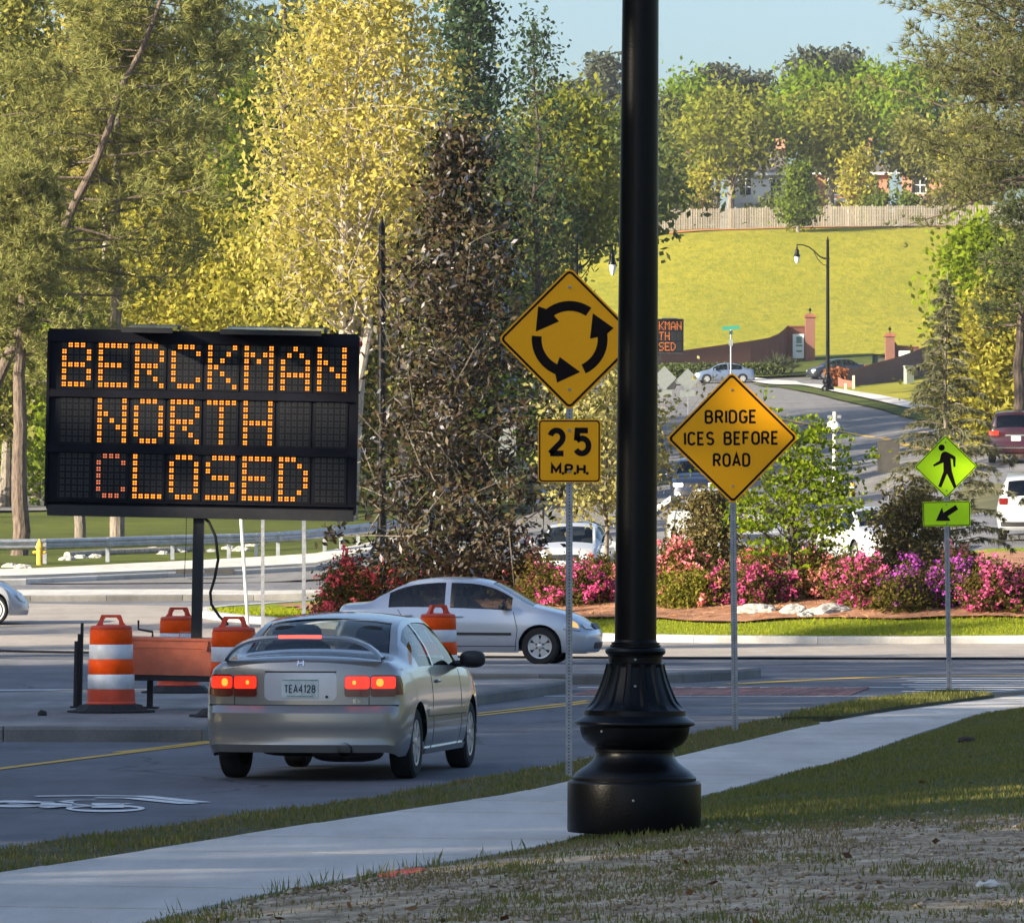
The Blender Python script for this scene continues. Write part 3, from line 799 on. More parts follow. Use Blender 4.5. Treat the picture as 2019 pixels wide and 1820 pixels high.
# ------------------------------------------------------------------ sign plates and lettering
M_SIGNY = pm('amber_sheeting', (.92, .40, .004), rough=.45, spec=.15, var=.03, scale=200, emit=(.9, .46, .0), estr=0.0)
M_SIGNL = pm('lime_sheeting', (.50, .86, .010), rough=.45, spec=.15, var=.03, scale=200)
M_INK = pm('sign_black', (.008, .004, .004), rough=.6, spec=.08)
M_ALU = pm('galvanised_steel', (.30, .31, .33), rough=.5, metal=.55, var=.2, scale=14, bump=.1)
M_ALUB = pm('sign_back_aluminium', (.19, .215, .215), rough=.6, metal=.1, var=.1, scale=8)
M_HOLE = pm('punched_hole', (.01, .01, .012), rough=.9)
def rrect(w, h, r, n=6, c=(0, 0), rot=0):
    out = []
    for (sx, sz, a0) in ((1, 1, 0), (-1, 1, 90), (-1, -1, 180), (1, -1, 270)):
        for k in range(n+1):
            a = R(a0 + 90*k/n); out.append((sx*(w/2-r) + r*math.cos(a), sz*(h/2-r) + r*math.sin(a)))
    if rot:
        ca, sa = math.cos(rot), math.sin(rot); out = [(x*ca - z*sa, x*sa + z*ca) for x, z in out]
    return [(x + c[0], z + c[1]) for x, z in out]
def band(mb, A, B, y0, y1):
    n = len(A); vs = [(p[0], y0, p[1]) for p in A] + [(p[0], y0, p[1]) for p in B] + [(p[0], y1, p[1]) for p in A] + [(p[0], y1, p[1]) for p in B]
    fs = []
    for i in range(n):
        j = (i+1) % n; fs += [(i, j, n+j, n+i), (2*n+i, 3*n+i, 3*n+j, 2*n+j), (i, 2*n+i, 2*n+j, j), (n+i, n+j, 3*n+j, 3*n+i)]
    mb.add(vs, fs)
def arc(cx, cz, rx, rz, a0, a1, n=14): return [(cx + rx*math.cos(R(a0+(a1-a0)*k/n)), cz + rz*math.sin(R(a0+(a1-a0)*k/n))) for k in range(n+1)]
# strokes on a cell of height 1; width in the first entry
G = {
 'B': (.60, [[(.0, 0), (.0, 1)], [(0, 1)] + arc(.32, .765, .22, .235, 90, -90) + [(0, .53)], [(.3, .53)] + arc(.34, .265, .24, .265, 90, -90) + [(0, 0)]]),
 'R': (.60, [[(.0, 0), (.0, 1)], [(0, 1)] + arc(.32, .745, .24, .255, 90, -90) + [(0, .49)], [(.30, .49), (.58, 0)]]),
 'I': (.0, [[(0, 0), (0, 1)]]),
 'D': (.60, [[(0, 0), (0, 1)], [(0, 1)] + arc(.28, .68, .30, .32, 90, 0) + arc(.28, .32, .30, .32, 0, -90) + [(0, 0)]]),
 'G': (.60, [arc(.3, .72, .29, .28, 25, 180) + arc(.3, .28, .29, .28, 180, 350) + [(.59, .46), (.34, .46)]]),
 'E': (.50, [[(.5, 1), (0, 1), (0, 0), (.5, 0)], [(0, .52), (.42, .52)]]),
 'C': (.58, [arc(.3, .72, .29, .28, 20, 180) + arc(.3, .28, .29, .28, 180, 340)]),
 'S': (.58, [arc(.29, .745, .27, .255, 25, 180, 10) + arc(.29, .745, .27, .245, 180, 262, 6) + arc(.29, .255, .28, .245, 82, 0, 6) + arc(.29, .255, .28, .255, 0, -155, 12)]),
 'F': (.50, [[(.5, 1), (0, 1), (0, 0)], [(0, .52), (.42, .52)]]),
 'O': (.60, [arc(.3, .70, .30, .30, 0, 180) + arc(.3, .30, .30, .30, 180, 360) + [(.6, .70)]]),
 'A': (.66, [[(0, 0), (.33, 1), (.66, 0)], [(.115, .30), (.545, .30)]]),
 'M': (.72, [[(0, 0), (0, 1), (.36, .28), (.72, 1), (.72, 0)]]),
 'P': (.58, [[(0, 0), (0, 1)], [(0, 1)] + arc(.30, .73, .26, .27, 90, -90) + [(0, .46)]]),
 'H': (.60, [[(0, 0), (0, 1)], [(.6, 0), (.6, 1)], [(0, .5), (.6, .5)]]),
 'T': (.56, [[(0, 1), (.56, 1)], [(.28, 1), (.28, 0)]]),
 'X': (.56, [[(0, 0), (.56, 1)], [(.56, 0), (0, 1)]]),
 '.': (.0, [[(0, -.16), (0, .16)]]),
 '2': (.60, [arc(.30, .70, .29, .30, 165, -20) + [(.50, .48), (.0, .0)], [(0, 0), (.62, 0)]]),
 '5': (.60, [[(.56, 1), (.08, 1), (.04, .56)], [(.04, .56)] + arc(.28, .33, .31, .33, 125, -150)]),
 '4': (.62, [[(.45, 0), (.45, 1), (0, .30), (.62, .30)]]),
 '1': (.2, [[(0, .8), (.2, 1), (.2, 0)]]),
 '8': (.58, [arc(.29, .75, .25, .25, 0, 360, 18), arc(.29, .26, .29, .26, 0, 360, 18)]),
}
def stroke(mb, pts, w, y0, y1):
    """flat band along a polyline, mitred"""
    P = [np.array(p, float) for p in pts]; Q = [P[0]]
    for p in P[1:]:
        if np.linalg.norm(p - Q[-1]) > 1e-4: Q.append(p)
    P = Q; n = len(P); closed = np.linalg.norm(P[0] - P[-1]) < 1e-3
    Lf, Rt = [], []
    for i in range(n):
        a = P[i-1] if i > 0 else (P[-2] if closed else None); b = P[i+1] if i < n-1 else (P[1] if closed else None)
        t1 = (P[i]-a)/np.linalg.norm(P[i]-a) if a is not None else None; t2 = (b-P[i])/np.linalg.norm(b-P[i]) if b is not None else None
        if t1 is None: t1 = t2
        if t2 is None: t2 = t1
        n1 = np.array([-t1[1], t1[0]]); n2 = np.array([-t2[1], t2[0]]); m = n1+n2
        if np.linalg.norm(m) < .1: m = n1
        m /= np.linalg.norm(m); k = w/2/max(.35, float(m @ n1))
        Lf.append(P[i]+m*k); Rt.append(P[i]-m*k)
    vs = []; fs = []
    for i in range(n):
        for p in (Lf[i], Rt[i]):
            vs += [(p[0], y0, p[1]), (p[0], y1, p[1])]
    for i in range(n-1):
        a = 4*i; b = a+4
        fs += [(a, a+2, b+2, b), (a, b, b+1, a+1), (a+2, a+3, b+3, b+2)]
    fs += [(0, 1, 3, 2), (4*n-4, 4*n-2, 4*n-1, 4*n-3)]
    mb.add(vs, fs)
def text(mb, s, cx, cz, h, wtot, sw, y0, y1, gap=.30, glyph=None):
    """string centred on (cx, cz), cap height h, squeezed to the total width wtot"""
    ws = [(.42 if c == ' ' else G[c][0]) for c in s]
    nat = sum(ws) + gap*(len(s)-1)
    kx = (wtot - sw) / nat; x = cx - (wtot - sw)/2; hh = h - sw
    for c, w in zip(s, ws):
        if c != ' ':
            for st in G[c][1]:
                stroke(mb, [(x + p[0]*kx, cz - hh/2 + p[1]*hh) for p in st], sw, y0, y1)
        x += (w + gap)*kx
def sq_post(h, w=.05, name='post', holes=True, parent=None, lean=0):
    PW[0] = w
    p = MB(); p.box((0, 0, h/2), (w, w, h)); o = p.build(name, M_ALU, parent)
    if holes:
        hb = MB()
        for k in range(int(h/.0254) - 1):
            z = .03 + k*.0254
            c = [(.0058*math.cos(R(60*q_)), -w/2 - .001, z + .0058*math.sin(R(60*q_))) for q_ in range(6)]
            hb.add(c, [(0, 1, 2, 3, 4, 5)])
        ho = hb.build('post_holes', M_HOLE, o)
        ho['kind'] = 'stuff'
    return o
def bolt(parent, x, z, y):
    b = MB(); b.lathe([(.013, 0), (.013, .004), (.008, .010)], 8)
    o = b.build('bolt', M_BOLT, parent); o.rotation_euler = (R(90), 0, 0); o.location = (x, y, z); return o
PW = [.05]
def diamond_plate(side, parent, z, mat, border=.018, inset=.012, rad=.045, name='sign_face'):
    pl = MB(); pl.plate(rrect(side, side, rad, c=(0, 0), rot=R(45)), -.0030, .0)
    o = pl.build(name, mat, parent); o.location = (0, -PW[0]/2 - .003, z)
    bk = MB(); band(bk, rrect(side-2*inset, side-2*inset, rad-.008, rot=R(45)), rrect(side-2*inset-2*border, side-2*inset-2*border, rad-.022, rot=R(45)), -.0042, -.0028)
    bk.build('border', M_INK, o)
    return o
def rect_plate(w, h, parent, z, mat, border=.010, inset=.008, rad=.03, name='plaque'):
    pl = MB(); pl.plate(rrect(w, h, rad), -.0030, .0)
    o = pl.build(name, mat, parent); o.location = (0, -PW[0]/2 - .003, z)
    bk = MB(); band(bk, rrect(w-2*inset, h-2*inset, rad-.005), rrect(w-2*inset-2*border, h-2*inset-2*border, rad-.012), -.0042, -.0028)
    bk.build('border', M_INK, o)
    return o
def sign_root(name, label, px, py, s, lean, rz=0):
    d = F / s; p = wpt(px, py, d)
    t = thing(name, label, 'road sign', p, rz); t.rotation_euler = (0, lean, rz)
    return t, d
# sign 1: roundabout arrows over 25 M.P.H.
s1 = 262.0
t, d = sign_root('roundabout_sign', 'amber diamond sign with three circling black arrows above a 25 M.P.H. plaque', 1121.5, 1530, s1, R(.1))
def vz(y, y0, s): return (y0 - y)/s
sq_post(vz(545, 1530, s1), .05, parent=t)
side = 276/s1/math.sqrt(2)
o = diamond_plate(side + .02, t, vz(669, 1530, s1), M_SIGNY, border=.017)
hd = side/math.sqrt(2)*.99
for k in range(3):
    mb = MB(); A = 120*k
    out = arc(0, 0, .548*hd, .548*hd, 55+A, 128+A, 14); inn = arc(0, 0, .405*hd, .405*hd, 124+A, 55+A, 14)
    pol = lambda r, a: (r*hd*math.cos(R(a+A)), r*hd*math.sin(R(a+A)))
    poly = out + [pol(.655, 134), pol(.50, 168), pol(.295, 121)] + inn
    mb.plate(poly, -.0045, -.0029)
    mb.build('arrow', M_INK, o)
bolt(o, 0, .39, -.003); bolt(o, 0, -.38, -.003)
pl = rect_plate(124/s1, 125/s1, t, vz(889.5, 1530, s1), M_SIGNY, border=.010)
k = 1/(3.033*1.1441*s1)
mb = MB(); text(mb, '2', -88*k, 62*k, 196*k, 128*k, 39*k, -.0045, -.0029); text(mb, '5', 88*k, 62*k, 196*k, 128*k, 39*k, -.0045, -.0029)
mb.build('numerals', M_INK, pl); mb = MB(); text(mb, 'M.P.H.', 2*k, -124*k, 74*k, 258*k, 17*k, -.0045, -.0029, gap=.24)
mb.build('lettering', M_INK, pl)
bolt(pl, 0, 142*k, -.003); bolt(pl, 0, -140*k, -.003)
# sign 2: bridge ices before road
s2 = 206.0
t, d = sign_root('bridge_warning_sign', 'amber diamond sign lettered BRIDGE ICES BEFORE ROAD on a punched steel post', 1449.5, 1452, s2, -R(.55))
sq_post(vz(760, 1452, s2), .058, parent=t)
side = 256/s2/math.sqrt(2)
o = diamond_plate(side + .02, t, vz(864, 1452, s2), M_SIGNY, border=.021, inset=.014)
k = 1/(2.348*1.1441*s2); mb = MB()
for wd, wx, wz, ww in (('BRIDGE', -8, 113, 276), ('ICES', -176, -1, 162), ('BEFORE', 99, -1, 292), ('ROAD', -5, -116, 200)):
    mb = MB(); text(mb, wd, wx*k, wz*k, 74*k, ww*k, 12*k, -.0045, -.0029, gap=.32); mb.build('lettering', M_INK, o)
bolt(o, 0, .46, -.003); bolt(o, 0, -.46, -.003)
# sign 3: pedestrian
s3 = 148.0
t, d = sign_root('pedestrian_sign', 'lime green diamond sign of a walking figure above a slanted-arrow plaque', 1872, 1371, s3, -R(.95))
sq_post(vz(880, 1371, s3), .062, parent=t)
side = 122/s3/math.sqrt(2)
o = diamond_plate(side + .012, t, vz(920, 1371, s3), M_SIGNL, border=.010, inset=.008, rad=.035)
k = 1/(3.64*1.1441*s3); cv = lambda P: [((x-660)*k, (548-y)*k) for x, y in P]
mb = MB()
mb.plate(cv([(636, 430), (655, 424), (676, 430), (736, 466), (741, 478), (737, 552), (722, 552), (719, 490), (700, 480), (703, 530), (708, 585), (744, 718), (722, 725), (668, 606), (620, 718), (594, 711), (640, 588), (640, 514), (562, 547), (554, 533), (610, 498), (622, 448)]), -.0045, -.0029)
mb.plate([((628-660)*k + 26*k*math.cos(R(15*q_)), (548-392)*k + 26*k*math.sin(R(15*q_))) for q_ in range(24)], -.0045, -.0029)
mb.build('walking_figure', M_INK, o)
bolt(o, 0, 198*k, -.003); bolt(o, 0, -196*k, -.003)
pl = rect_plate(94/s3, 49/s3, t, vz(1013, 1371, s3), M_SIGNL, border=.009, rad=.03)
mb = MB(); mb.plate([((x-667)*k, (939-y)*k) for x, y in [(742, 868), (763, 904), (674, 960), (696, 990), (692, 998), (578, 996), (624, 896), (632, 888), (640, 930)]], -.0045, -.0029)
mb.build('arrow', M_INK, pl)
bolt(pl, 0, 76*k, -.003); bolt(pl, 0, -78*k, -.003)

# ------------------------------------------------------------------ drums
M_DRUM = pm('orange_plastic', (.62, .065, .022), rough=.5, var=.12, scale=8)
M_ORNG = pm('orange_sheeting', (.95, .085, .004), rough=.5, spec=.12, var=.22, scale=5)
M_DRW = pm('white_sheeting', (.66, .68, .72), rough=.42, var=.16, scale=5)
M_RUB = pm('recycled_rubber', (.018, .019, .021), rough=.8, var=.4, scale=30, bump=.5, bscale=120)
def drum(label, loc, rz):
    t = thing('traffic_drum', label, 'traffic drum', loc, rz, 'orange and white traffic drums')
    m = MB(); m.lathe([(.48, 0), (.48, .02), (.40, .028), (.33, .085), (.27, .092)], 8)
    m.build('rubber_base', M_RUB, t)
    b = MB(); b.lathe([(.272, .09), (.274, .10), (.266, .115), (.262, .12), (.260, .245), (.252, .25), (.243, .255)], 40)
    b.build('drum_body', M_DRUM, t, smooth=True)
    b = MB(); b.lathe([(.20, .90), (.222, .905), (.226, .91), (.226, .93), (.215, .945), (.10, .958), (.0, .958)], 40, caps=False)
    b.build('drum_lid', M_DRUM, t, smooth=True)
    bands = [(.250, .254, .375, M_DRW, 'white_band'), (.246, .377, .520, M_ORNG, 'orange_band'), (.240, .522, .655, M_DRW, 'white_band'), (.234, .657, .770, M_DRW, 'x'), (.228, .772, .905, M_ORNG, 'orange_band')]
    bands = [(.254, .254, .392, M_DRW, 'white_band'), (.248, .394, .532, M_ORNG, 'orange_band'), (.241, .534, .665, M_DRW, 'white_band'), (.234, .667, .800, M_ORNG, 'orange_band')]
    z0 = .254; hgt = (.905 - .254)/4
    for k in range(4):
        r = .256 - .0075*k; za = z0 + hgt*k; zb = za + hgt
        mb = MB(); mb.lathe([(r - .006, za), (r, za + .006), (r - .001, zb - .006), (r - .006, zb)], 40, caps=False)
        mb.build('reflective_band', M_DRW if k % 2 == 0 else M_ORNG, t, smooth=True, sharp=50)
    # two-legged handle
    h = MB()
    outer = [(-.165, .95), (-.135, .985), (-.115, 1.045), (-.105, 1.065), (.105, 1.065), (.115, 1.045), (.135, .985), (.165, .95)]
    inner = [(-.088, .957), (-.085, 1.0), (-.06, 1.035), (.06, 1.035), (.085, 1.0), (.088, .957)]
    h.plate(outer + inner[::-1], -.035, .035)
    h.build('drum_handle', M_DRUM, t)
    return t
p = gpt(219, 1404, .15)
zb = .15
d1 = drum('nearest orange and white drum, in front of the message trailer', (p[0], p[1], zb), .08)
def drum_copy(label, loc, rz):
    c = copy_tree(d1); c['label'] = label; c.location = loc; c.rotation_euler = (0, 0, rz); return c
dd = 76.0; drum_copy('orange and white drum behind the trailer box, cut off by the black mast', (wpt(352, 0, dd).x, dd, .15), .3)
dd = 64.8; drum_copy('orange drum between the trailer and the rear window of the nearest coupe', (wpt(461, 0, dd).x, dd, .15), -.1)
dd = 79.5; drum_copy('orange drum in front of the grey sedan door, above the coupe mirror', (wpt(864, 0, dd).x, dd, .15), .5)
dd = 428; o = drum_copy('tiny far drum beside the blue sedan at the top of the road', tuple(at(1354, dd)), .2)

# ------------------------------------------------------------------ LED dot letters
D57 = {'B': ('11110', '10001', '10001', '11110', '10001', '10001', '11110'), 'E': ('11111', '10000', '10000', '11110', '10000', '10000', '11111'),
       'R': ('11110', '10001', '10001', '11110', '10100', '10010', '10001'), 'C': ('01110', '10001', '10000', '10000', '10000', '10001', '01110'),
       'K': ('10001', '10010', '10100', '11000', '10100', '10010', '10001'), 'M': ('10001', '11011', '10101', '10001', '10001', '10001', '10001'),
       'A': ('00100', '01010', '10001', '10001', '11111', '10001', '10001'), 'N': ('10001', '10001', '11001', '10101', '10011', '10001', '10001'),
       'O': ('01110', '10001', '10001', '10001', '10001', '10001', '01110'), 'T': ('11111', '00100', '00100', '00100', '00100', '00100', '00100'),
       'H': ('10001', '10001', '10001', '11111', '10001', '10001', '10001'), 'L': ('10000', '10000', '10000', '10000', '10000', '10000', '11111'),
       'S': ('01111', '10000', '10000', '01110', '00001', '00001', '11110'), 'D': ('11100', '10010', '10001', '10001', '10001', '10010', '11100')}
D57['B'] = ('01110', '10001', '10001', '11110', '10001', '10001', '11110')
M_CAB = pm('black_cabinet', (.004, .0045, .009), rough=.55, spec=.15, var=.3, scale=5, bump=.15, bscale=20)
M_PANEL = pm('black_display_panel', (.006, .007, .010), spec=.2, rough=.5, var=.35, scale=9)
def led_mat(name, col, st):
    m = bpy.data.materials.new(name); m.use_nodes = True; N, L = m.node_tree.nodes, m.node_tree.links; N.clear()
    o = N.new('ShaderNodeOutputMaterial'); e = N.new('ShaderNodeEmission'); e.inputs[0].default_value = col + (1,); e.inputs[1].default_value = st
    L.new(e.outputs[0], o.inputs[0]); return m
M_LED = led_mat('lit_amber_led', (1.0, .24, .022), .85)
M_LEDD = led_mat('dim_amber_led', (.85, .22, .10), .32)
M_LEDO = pm('unlit_led', (.022, .021, .020), rough=.35)
M_TRAIL = pm('orange_trailer_paint', (.55, .14, .07), rough=.5, var=.16, scale=5, bump=.1, bscale=30)
M_STEELD = pm('dark_steel', (.012, .012, .014), rough=.55, var=.3, scale=12)
M_SOLAR = pm('solar_glass', (.008, .012, .03), rough=.08, spec=.8)
def board(label, loc, rot, words, pixel_objects=True):
    """portable message sign; origin on the ground under the mast; x right, -y towards the reader"""
    t = thing('message_board', label, 'message sign', loc, 0, None, rot)
    return t
U = 1/548.2                       # metres per pixel of the zoomed crop used for measuring
def cab_xy(x, y, cx=985.0, cy=1210.0): return ((x - cx)*U, (cy - y)*U)
def make_board(label, loc, rot, px_objects):
    t = thing('message_board', label, 'message board', loc, 0, 'portable message boards', rot)
    zc = 2.124                    # underside of the cabinet
    cab = MB()
    x0, _ = cab_xy(58, 0); x1, _ = cab_xy(1938, 0)
    ztop = zc + (1210 - 92)*U
    cab.box(((x0+x1)/2, .15, zc + .07 + (ztop - zc - .07)/2), (x1 - x0, .26, ztop - zc - .07))
    co = cab.build('cabinet', M_CAB, t)
    bm_ = MB(); bm_.box(((x0+x1)/2, .12, zc + .06), (x1 - x0 - .03, .26, .12)); bm_.build('lower_beam', M_STEELD, t)
    hood = MB()
    for (ya, yb) in ((75, 152), (443, 487), (772, 824), (1112, 1124)):
        _, za = cab_xy(0, ya); _, zb_ = cab_xy(0, yb)
        hood.box(((x0+x1)/2, .005, zc + (za+zb_)/2), (x1 - x0 + .01, .05, za - zb_))
    for xx in (x0 - .002, x1 + .002): hood.box((xx, .005, (zc + .1 + ztop)/2), (.03, .056, ztop - zc - .1))
    hood.build('frame_bars', M_CAB, t)
    rows = [('BERCKMAN', 0, (172, 410)), (' NORTH  ', 0, (506, 746)), (' CLOSED ', 0, (842, 1082))]
    lit = MB(); off = MB()
    led_me = None
    for ri, (wd, _, (ya, yb)) in enumerate(rows):
        for ci in range(8):
            ch = wd[ci]; xa = 152 + ci*222
            pn = MB(); xm, zm = cab_xy(xa + 74, (ya + yb)/2)
            pn.box((xm, .016, zc + zm), (206*U, .01, 288*U))
            po = pn.build('character_panel', M_PANEL, t)
            for r in range(7):
                for c in range(5):
                    x, z = cab_xy(xa + c*37.5, ya + (yb - ya)*r/6)
                    on = ch != ' ' and D57[ch][r][c] == '1'
                    m = off if not on else MB()
                    for sx in (-1, 1):
                        for sz in (-1, 1):
                            hx, hz, e = x + sx*.0125, zc + z + sz*.0135, .0088
                            y = .0075
                            m.add([(hx-e, y, hz-e), (hx+e, y, hz-e), (hx+e, y, hz+e), (hx-e, y, hz+e), (hx-e, y+.004, hz-e), (hx+e, y+.004, hz-e), (hx+e, y+.004, hz+e), (hx-e, y+.004, hz+e)], [(0,1,2,3), (0,4,5,1), (1,5,6,2), (2,6,7,3), (3,7,4,0)])
                    if on:
                        mt = M_LEDD if (wd.strip() == 'CLOSED' and ci == 1) else M_LED
                        if px_objects: m.build('led_pixel', mt, po, fix=False)
                        else: lit.add(m.v, m.f)
    oo = off.build('unlit_pixels', M_LEDO, t, fix=False); oo['kind'] = 'stuff'
    if not px_objects:
        lo = lit.build('led_letters', M_LED, t, fix=False); lo['kind'] = 'stuff'
    # solar panels over the top, seen almost edge-on
    for (xa, xb, dy) in ((535, 822, 0), (1132, 1720, .0)):
        a, _ = cab_xy(xa, 0); b, _ = cab_xy(xb, 0)
        sp = MB(); Mx = Matrix.Rotation(R(4), 3, 'X')
        sp.box(((a+b)/2, .02, ztop + .05), (b - a, 1.0, .045), M=Mx)
        so = sp.build('solar_panel', M_SOLAR, t)
        fr = MB()
        for sy in (-1, 1):
            fr = MB(); fr.box(((a+b)/2, .02 + sy*.515, ztop + .05 + sy*.0355), (b - a + .04, .03, .055), M=Mx)
            fr.build('panel_frame', M_STEELD if sy < 0 else M_ALUB, so)
        br = MB(); br.box(((a+b)/2, .15, ztop + .01), ((b-a)*.8, .06, .06)); br.build('panel_bracket', M_STEELD, t)
    rl = MB(); rl.lathe([(.02, 0), (.024, .02), (.02, .05), (.0, .055)], 12, (x1 + .03, 0, ztop - .1)); rl.build('marker_light', pm('red_lens', (.35, .01, .01), rough=.3), t)
    # mast, trailer box, running gear
    m = MB(); m.box((0, .14, (zc + .36)/2 + .03), (.115, .12, zc - .32)); m.build('mast', M_STEELD, t)
    cb = MB(); cb.tube([(.05, .1, zc + .02), (.12, .06, zc - .04), (.20, .02, zc - .2), (.235, 0, zc - .45), (.2, 0, zc - .66), (.155, 0, zc - .82), (.17, 0, zc - .95), (.26, .0, zc - 1.08), (.36, .0, zc - 1.17)], .017, 8)
    cb.build('cable', M_RUB, t, smooth=True)
    ch = MB(); ch.tube([(-.13, .02, zc), (-.128, .02, zc - .3), (-.14, .02, zc - .66)], .004, 5); ch.build('chain', M_STEELD, t)
    bx = MB(); bx.box((-.22, .45, .575), (1.12, .8, .39)); bo = bx.build('trailer_box', M_TRAIL, t)
    ld = MB(); ld.box((-.22, .45, .78), (1.14, .84, .03)); ld.box((-.22, .048, .725), (1.13, .012, .09)); ld.build('box_lid', M_TRAIL, bo)
    lt = MB(); lt.box((.115, .035, .715), (.05, .02, .09)); lt.box((.115, .028, .685), (.03, .02, .05)); lt.build('latch', M_TRAIL, bo)
    hd = MB(); hd.tube([(-.20, .2, .79), (-.19, .2, .86), (-.02, .2, .86), (.0, .2, .79)], .008, 6); hd.build('lid_handle', M_TRAIL, bo)
    ck = MB(); ck.tube([(-.66, .25, .98), (-.66, .25, .88), (-.50, .25, .855), (-.50, .25, .80)], .013, 6); ck.build('winch_crank', M_STEELD, t)
    fr = MB(); fr.box((.1, .45, .345), (1.75, .78, .06)); fr.box((1.3, .45, .335), (1.2, .10, .08)); fr.box((.95, .45, .30), (.08, 1.3, .08)); fr.build('chassis', M_STEELD, t)
    for x in (-.52, .75):
        lg = MB(); lg.box((x, .3, .17), (.065, .065, .34)); lg.box((x, .3, .012), (.2, .2, .022)); lg.build('jack_leg', M_STEELD, t)
    for y_ in (-.18, 1.08):
        w = MB(); w.lathe([(.10, -.08), (.27, -.09), (.30, -.06), (.30, .06), (.27, .09), (.10, .08)], 24, (.95, y_, .30), axis='y'); w.build('wheel', M_RUB, t)
    oj = MB()
    for k, (h, w_) in enumerate(((.72, .035), (.80, .03), (.92, .03))): oj.box((-1.31 + k*.028, -.12 + k*.03, .02 + h/2), (w_, .05, h))
    oj.box((-1.28, -.1, .012), (.16, .16, .02)); oj.build('outrigger_jack', M_STEELD, t)
    return t
db = 67.4
# mast foot at picture x = 391
make_board('large black message board reading BERCKMAN NORTH CLOSED in amber dots', (wpt(382.5, 0, db).x, db, .15), (0, R(1.15), R(-2)), True)
dbf = 415
b2 = make_board('small distant message board at the top of the road, half behind the lamp post', tuple(at(1297, dbf)), (0, 0, R(2)), False)
b2.scale = (1, 1, 1.16)

# ------------------------------------------------------------------ vehicles
M_GLASS = glassmat('car_glass', (.42, .46, .46))
M_GLASSD = glassmat('dark_car_glass', (.035, .045, .05))
M_TYRE = pm('tyre_rubber', (.012, .012, .013), rough=.85, var=.2, scale=20)
M_RIM = pm('alloy_rim', (.55, .56, .58), rough=.35, metal=.6)
M_TRIM = pm('black_trim', (.012, .012, .013), rough=.5)
M_INTER = pm('dark_interior', (.025, .024, .024), rough=.85)
M_CHROME = pm('chrome', (.75, .76, .78), rough=.12, metal=1.0)
M_HEADL = pm('headlamp_lens', (.72, .74, .76), rough=.12, spec=.8, coat=.5)
M_HEADON = pm('lit_headlamp', (.9, .9, .95), rough=.2, emit=(1, .95, .88), estr=1.2)
M_AMBERH = pm('amber_side_lamp', (.80, .48, .14), rough=.3, emit=(1, .55, .15), estr=.25)
M_REDL = pm('red_lens', (.13, .010, .009), rough=.15, spec=.7, coat=.6)
M_REDON = pm('lit_brake_lamp', (.6, .02, .01), rough=.2, emit=(1, .02, .008), estr=.62, coat=.5)
M_HOT = pm('lit_brake_bulb', (.8, .2, .05), rough=.2, emit=(1, .13, .012), estr=1.2)
M_PLATE = pm('licence_plate', (.58, .64, .62), rough=.5, var=.15, scale=14)
M_PLTXT = pm('plate_ink', (.04, .05, .07), rough=.6)
def paint(name, col, metal=.35, rough=.28):
    return pm(name, col, rough=rough, metal=metal, coat=1.0, var=.02, scale=60)
class PC:
    """monotone smooth curve through key points"""
    def __init__(s, keys):
        k = np.array(sorted(keys), float); s.x = k[:, 0]; s.y = k[:, 1]
        s.m = _pchip_slopes(s.x, s.y)
        if len(s.x) > 1: s.m[0] = (s.y[1]-s.y[0])/(s.x[1]-s.x[0]) if len(s.x) == 2 else 1.5*(s.y[1]-s.y[0])/(s.x[1]-s.x[0]) - .5*s.m[1]
    def __call__(s, v):
        v = min(max(v, s.x[0]), s.x[-1]); i = int(min(max(np.searchsorted(s.x, v, side='right') - 1, 0), len(s.x)-2))
        h = s.x[i+1]-s.x[i]; t = (v-s.x[i])/h; t2 = t*t; t3 = t2*t
        return float((2*t3-3*t2+1)*s.y[i] + (t3-2*t2+t)*h*s.m[i] + (-2*t3+3*t2)*s.y[i+1] + (t3-t2)*h*s.m[i+1])
def ellipsoid(mb, c, r, seg=16, rings=9, p=1.0, mi=0):
    rows = []
    sp = lambda v: math.copysign(abs(v)**p, v)
    for i in range(rings + 1):
        th = math.pi*i/rings - math.pi/2
        rows.append([(c[0] + r[0]*sp(math.cos(th))*sp(math.cos(2*math.pi*k/seg)), c[1] + r[1]*sp(math.cos(th))*sp(math.sin(2*math.pi*k/seg)), c[2] + r[2]*sp(math.sin(th))) for k in range(seg+1)])
    mb.grid(rows, mi)
PROF = PC([(0, .935), (.12, .975), (.35, 1.0), (.62, .998), (.86, .975), (1, .945)])
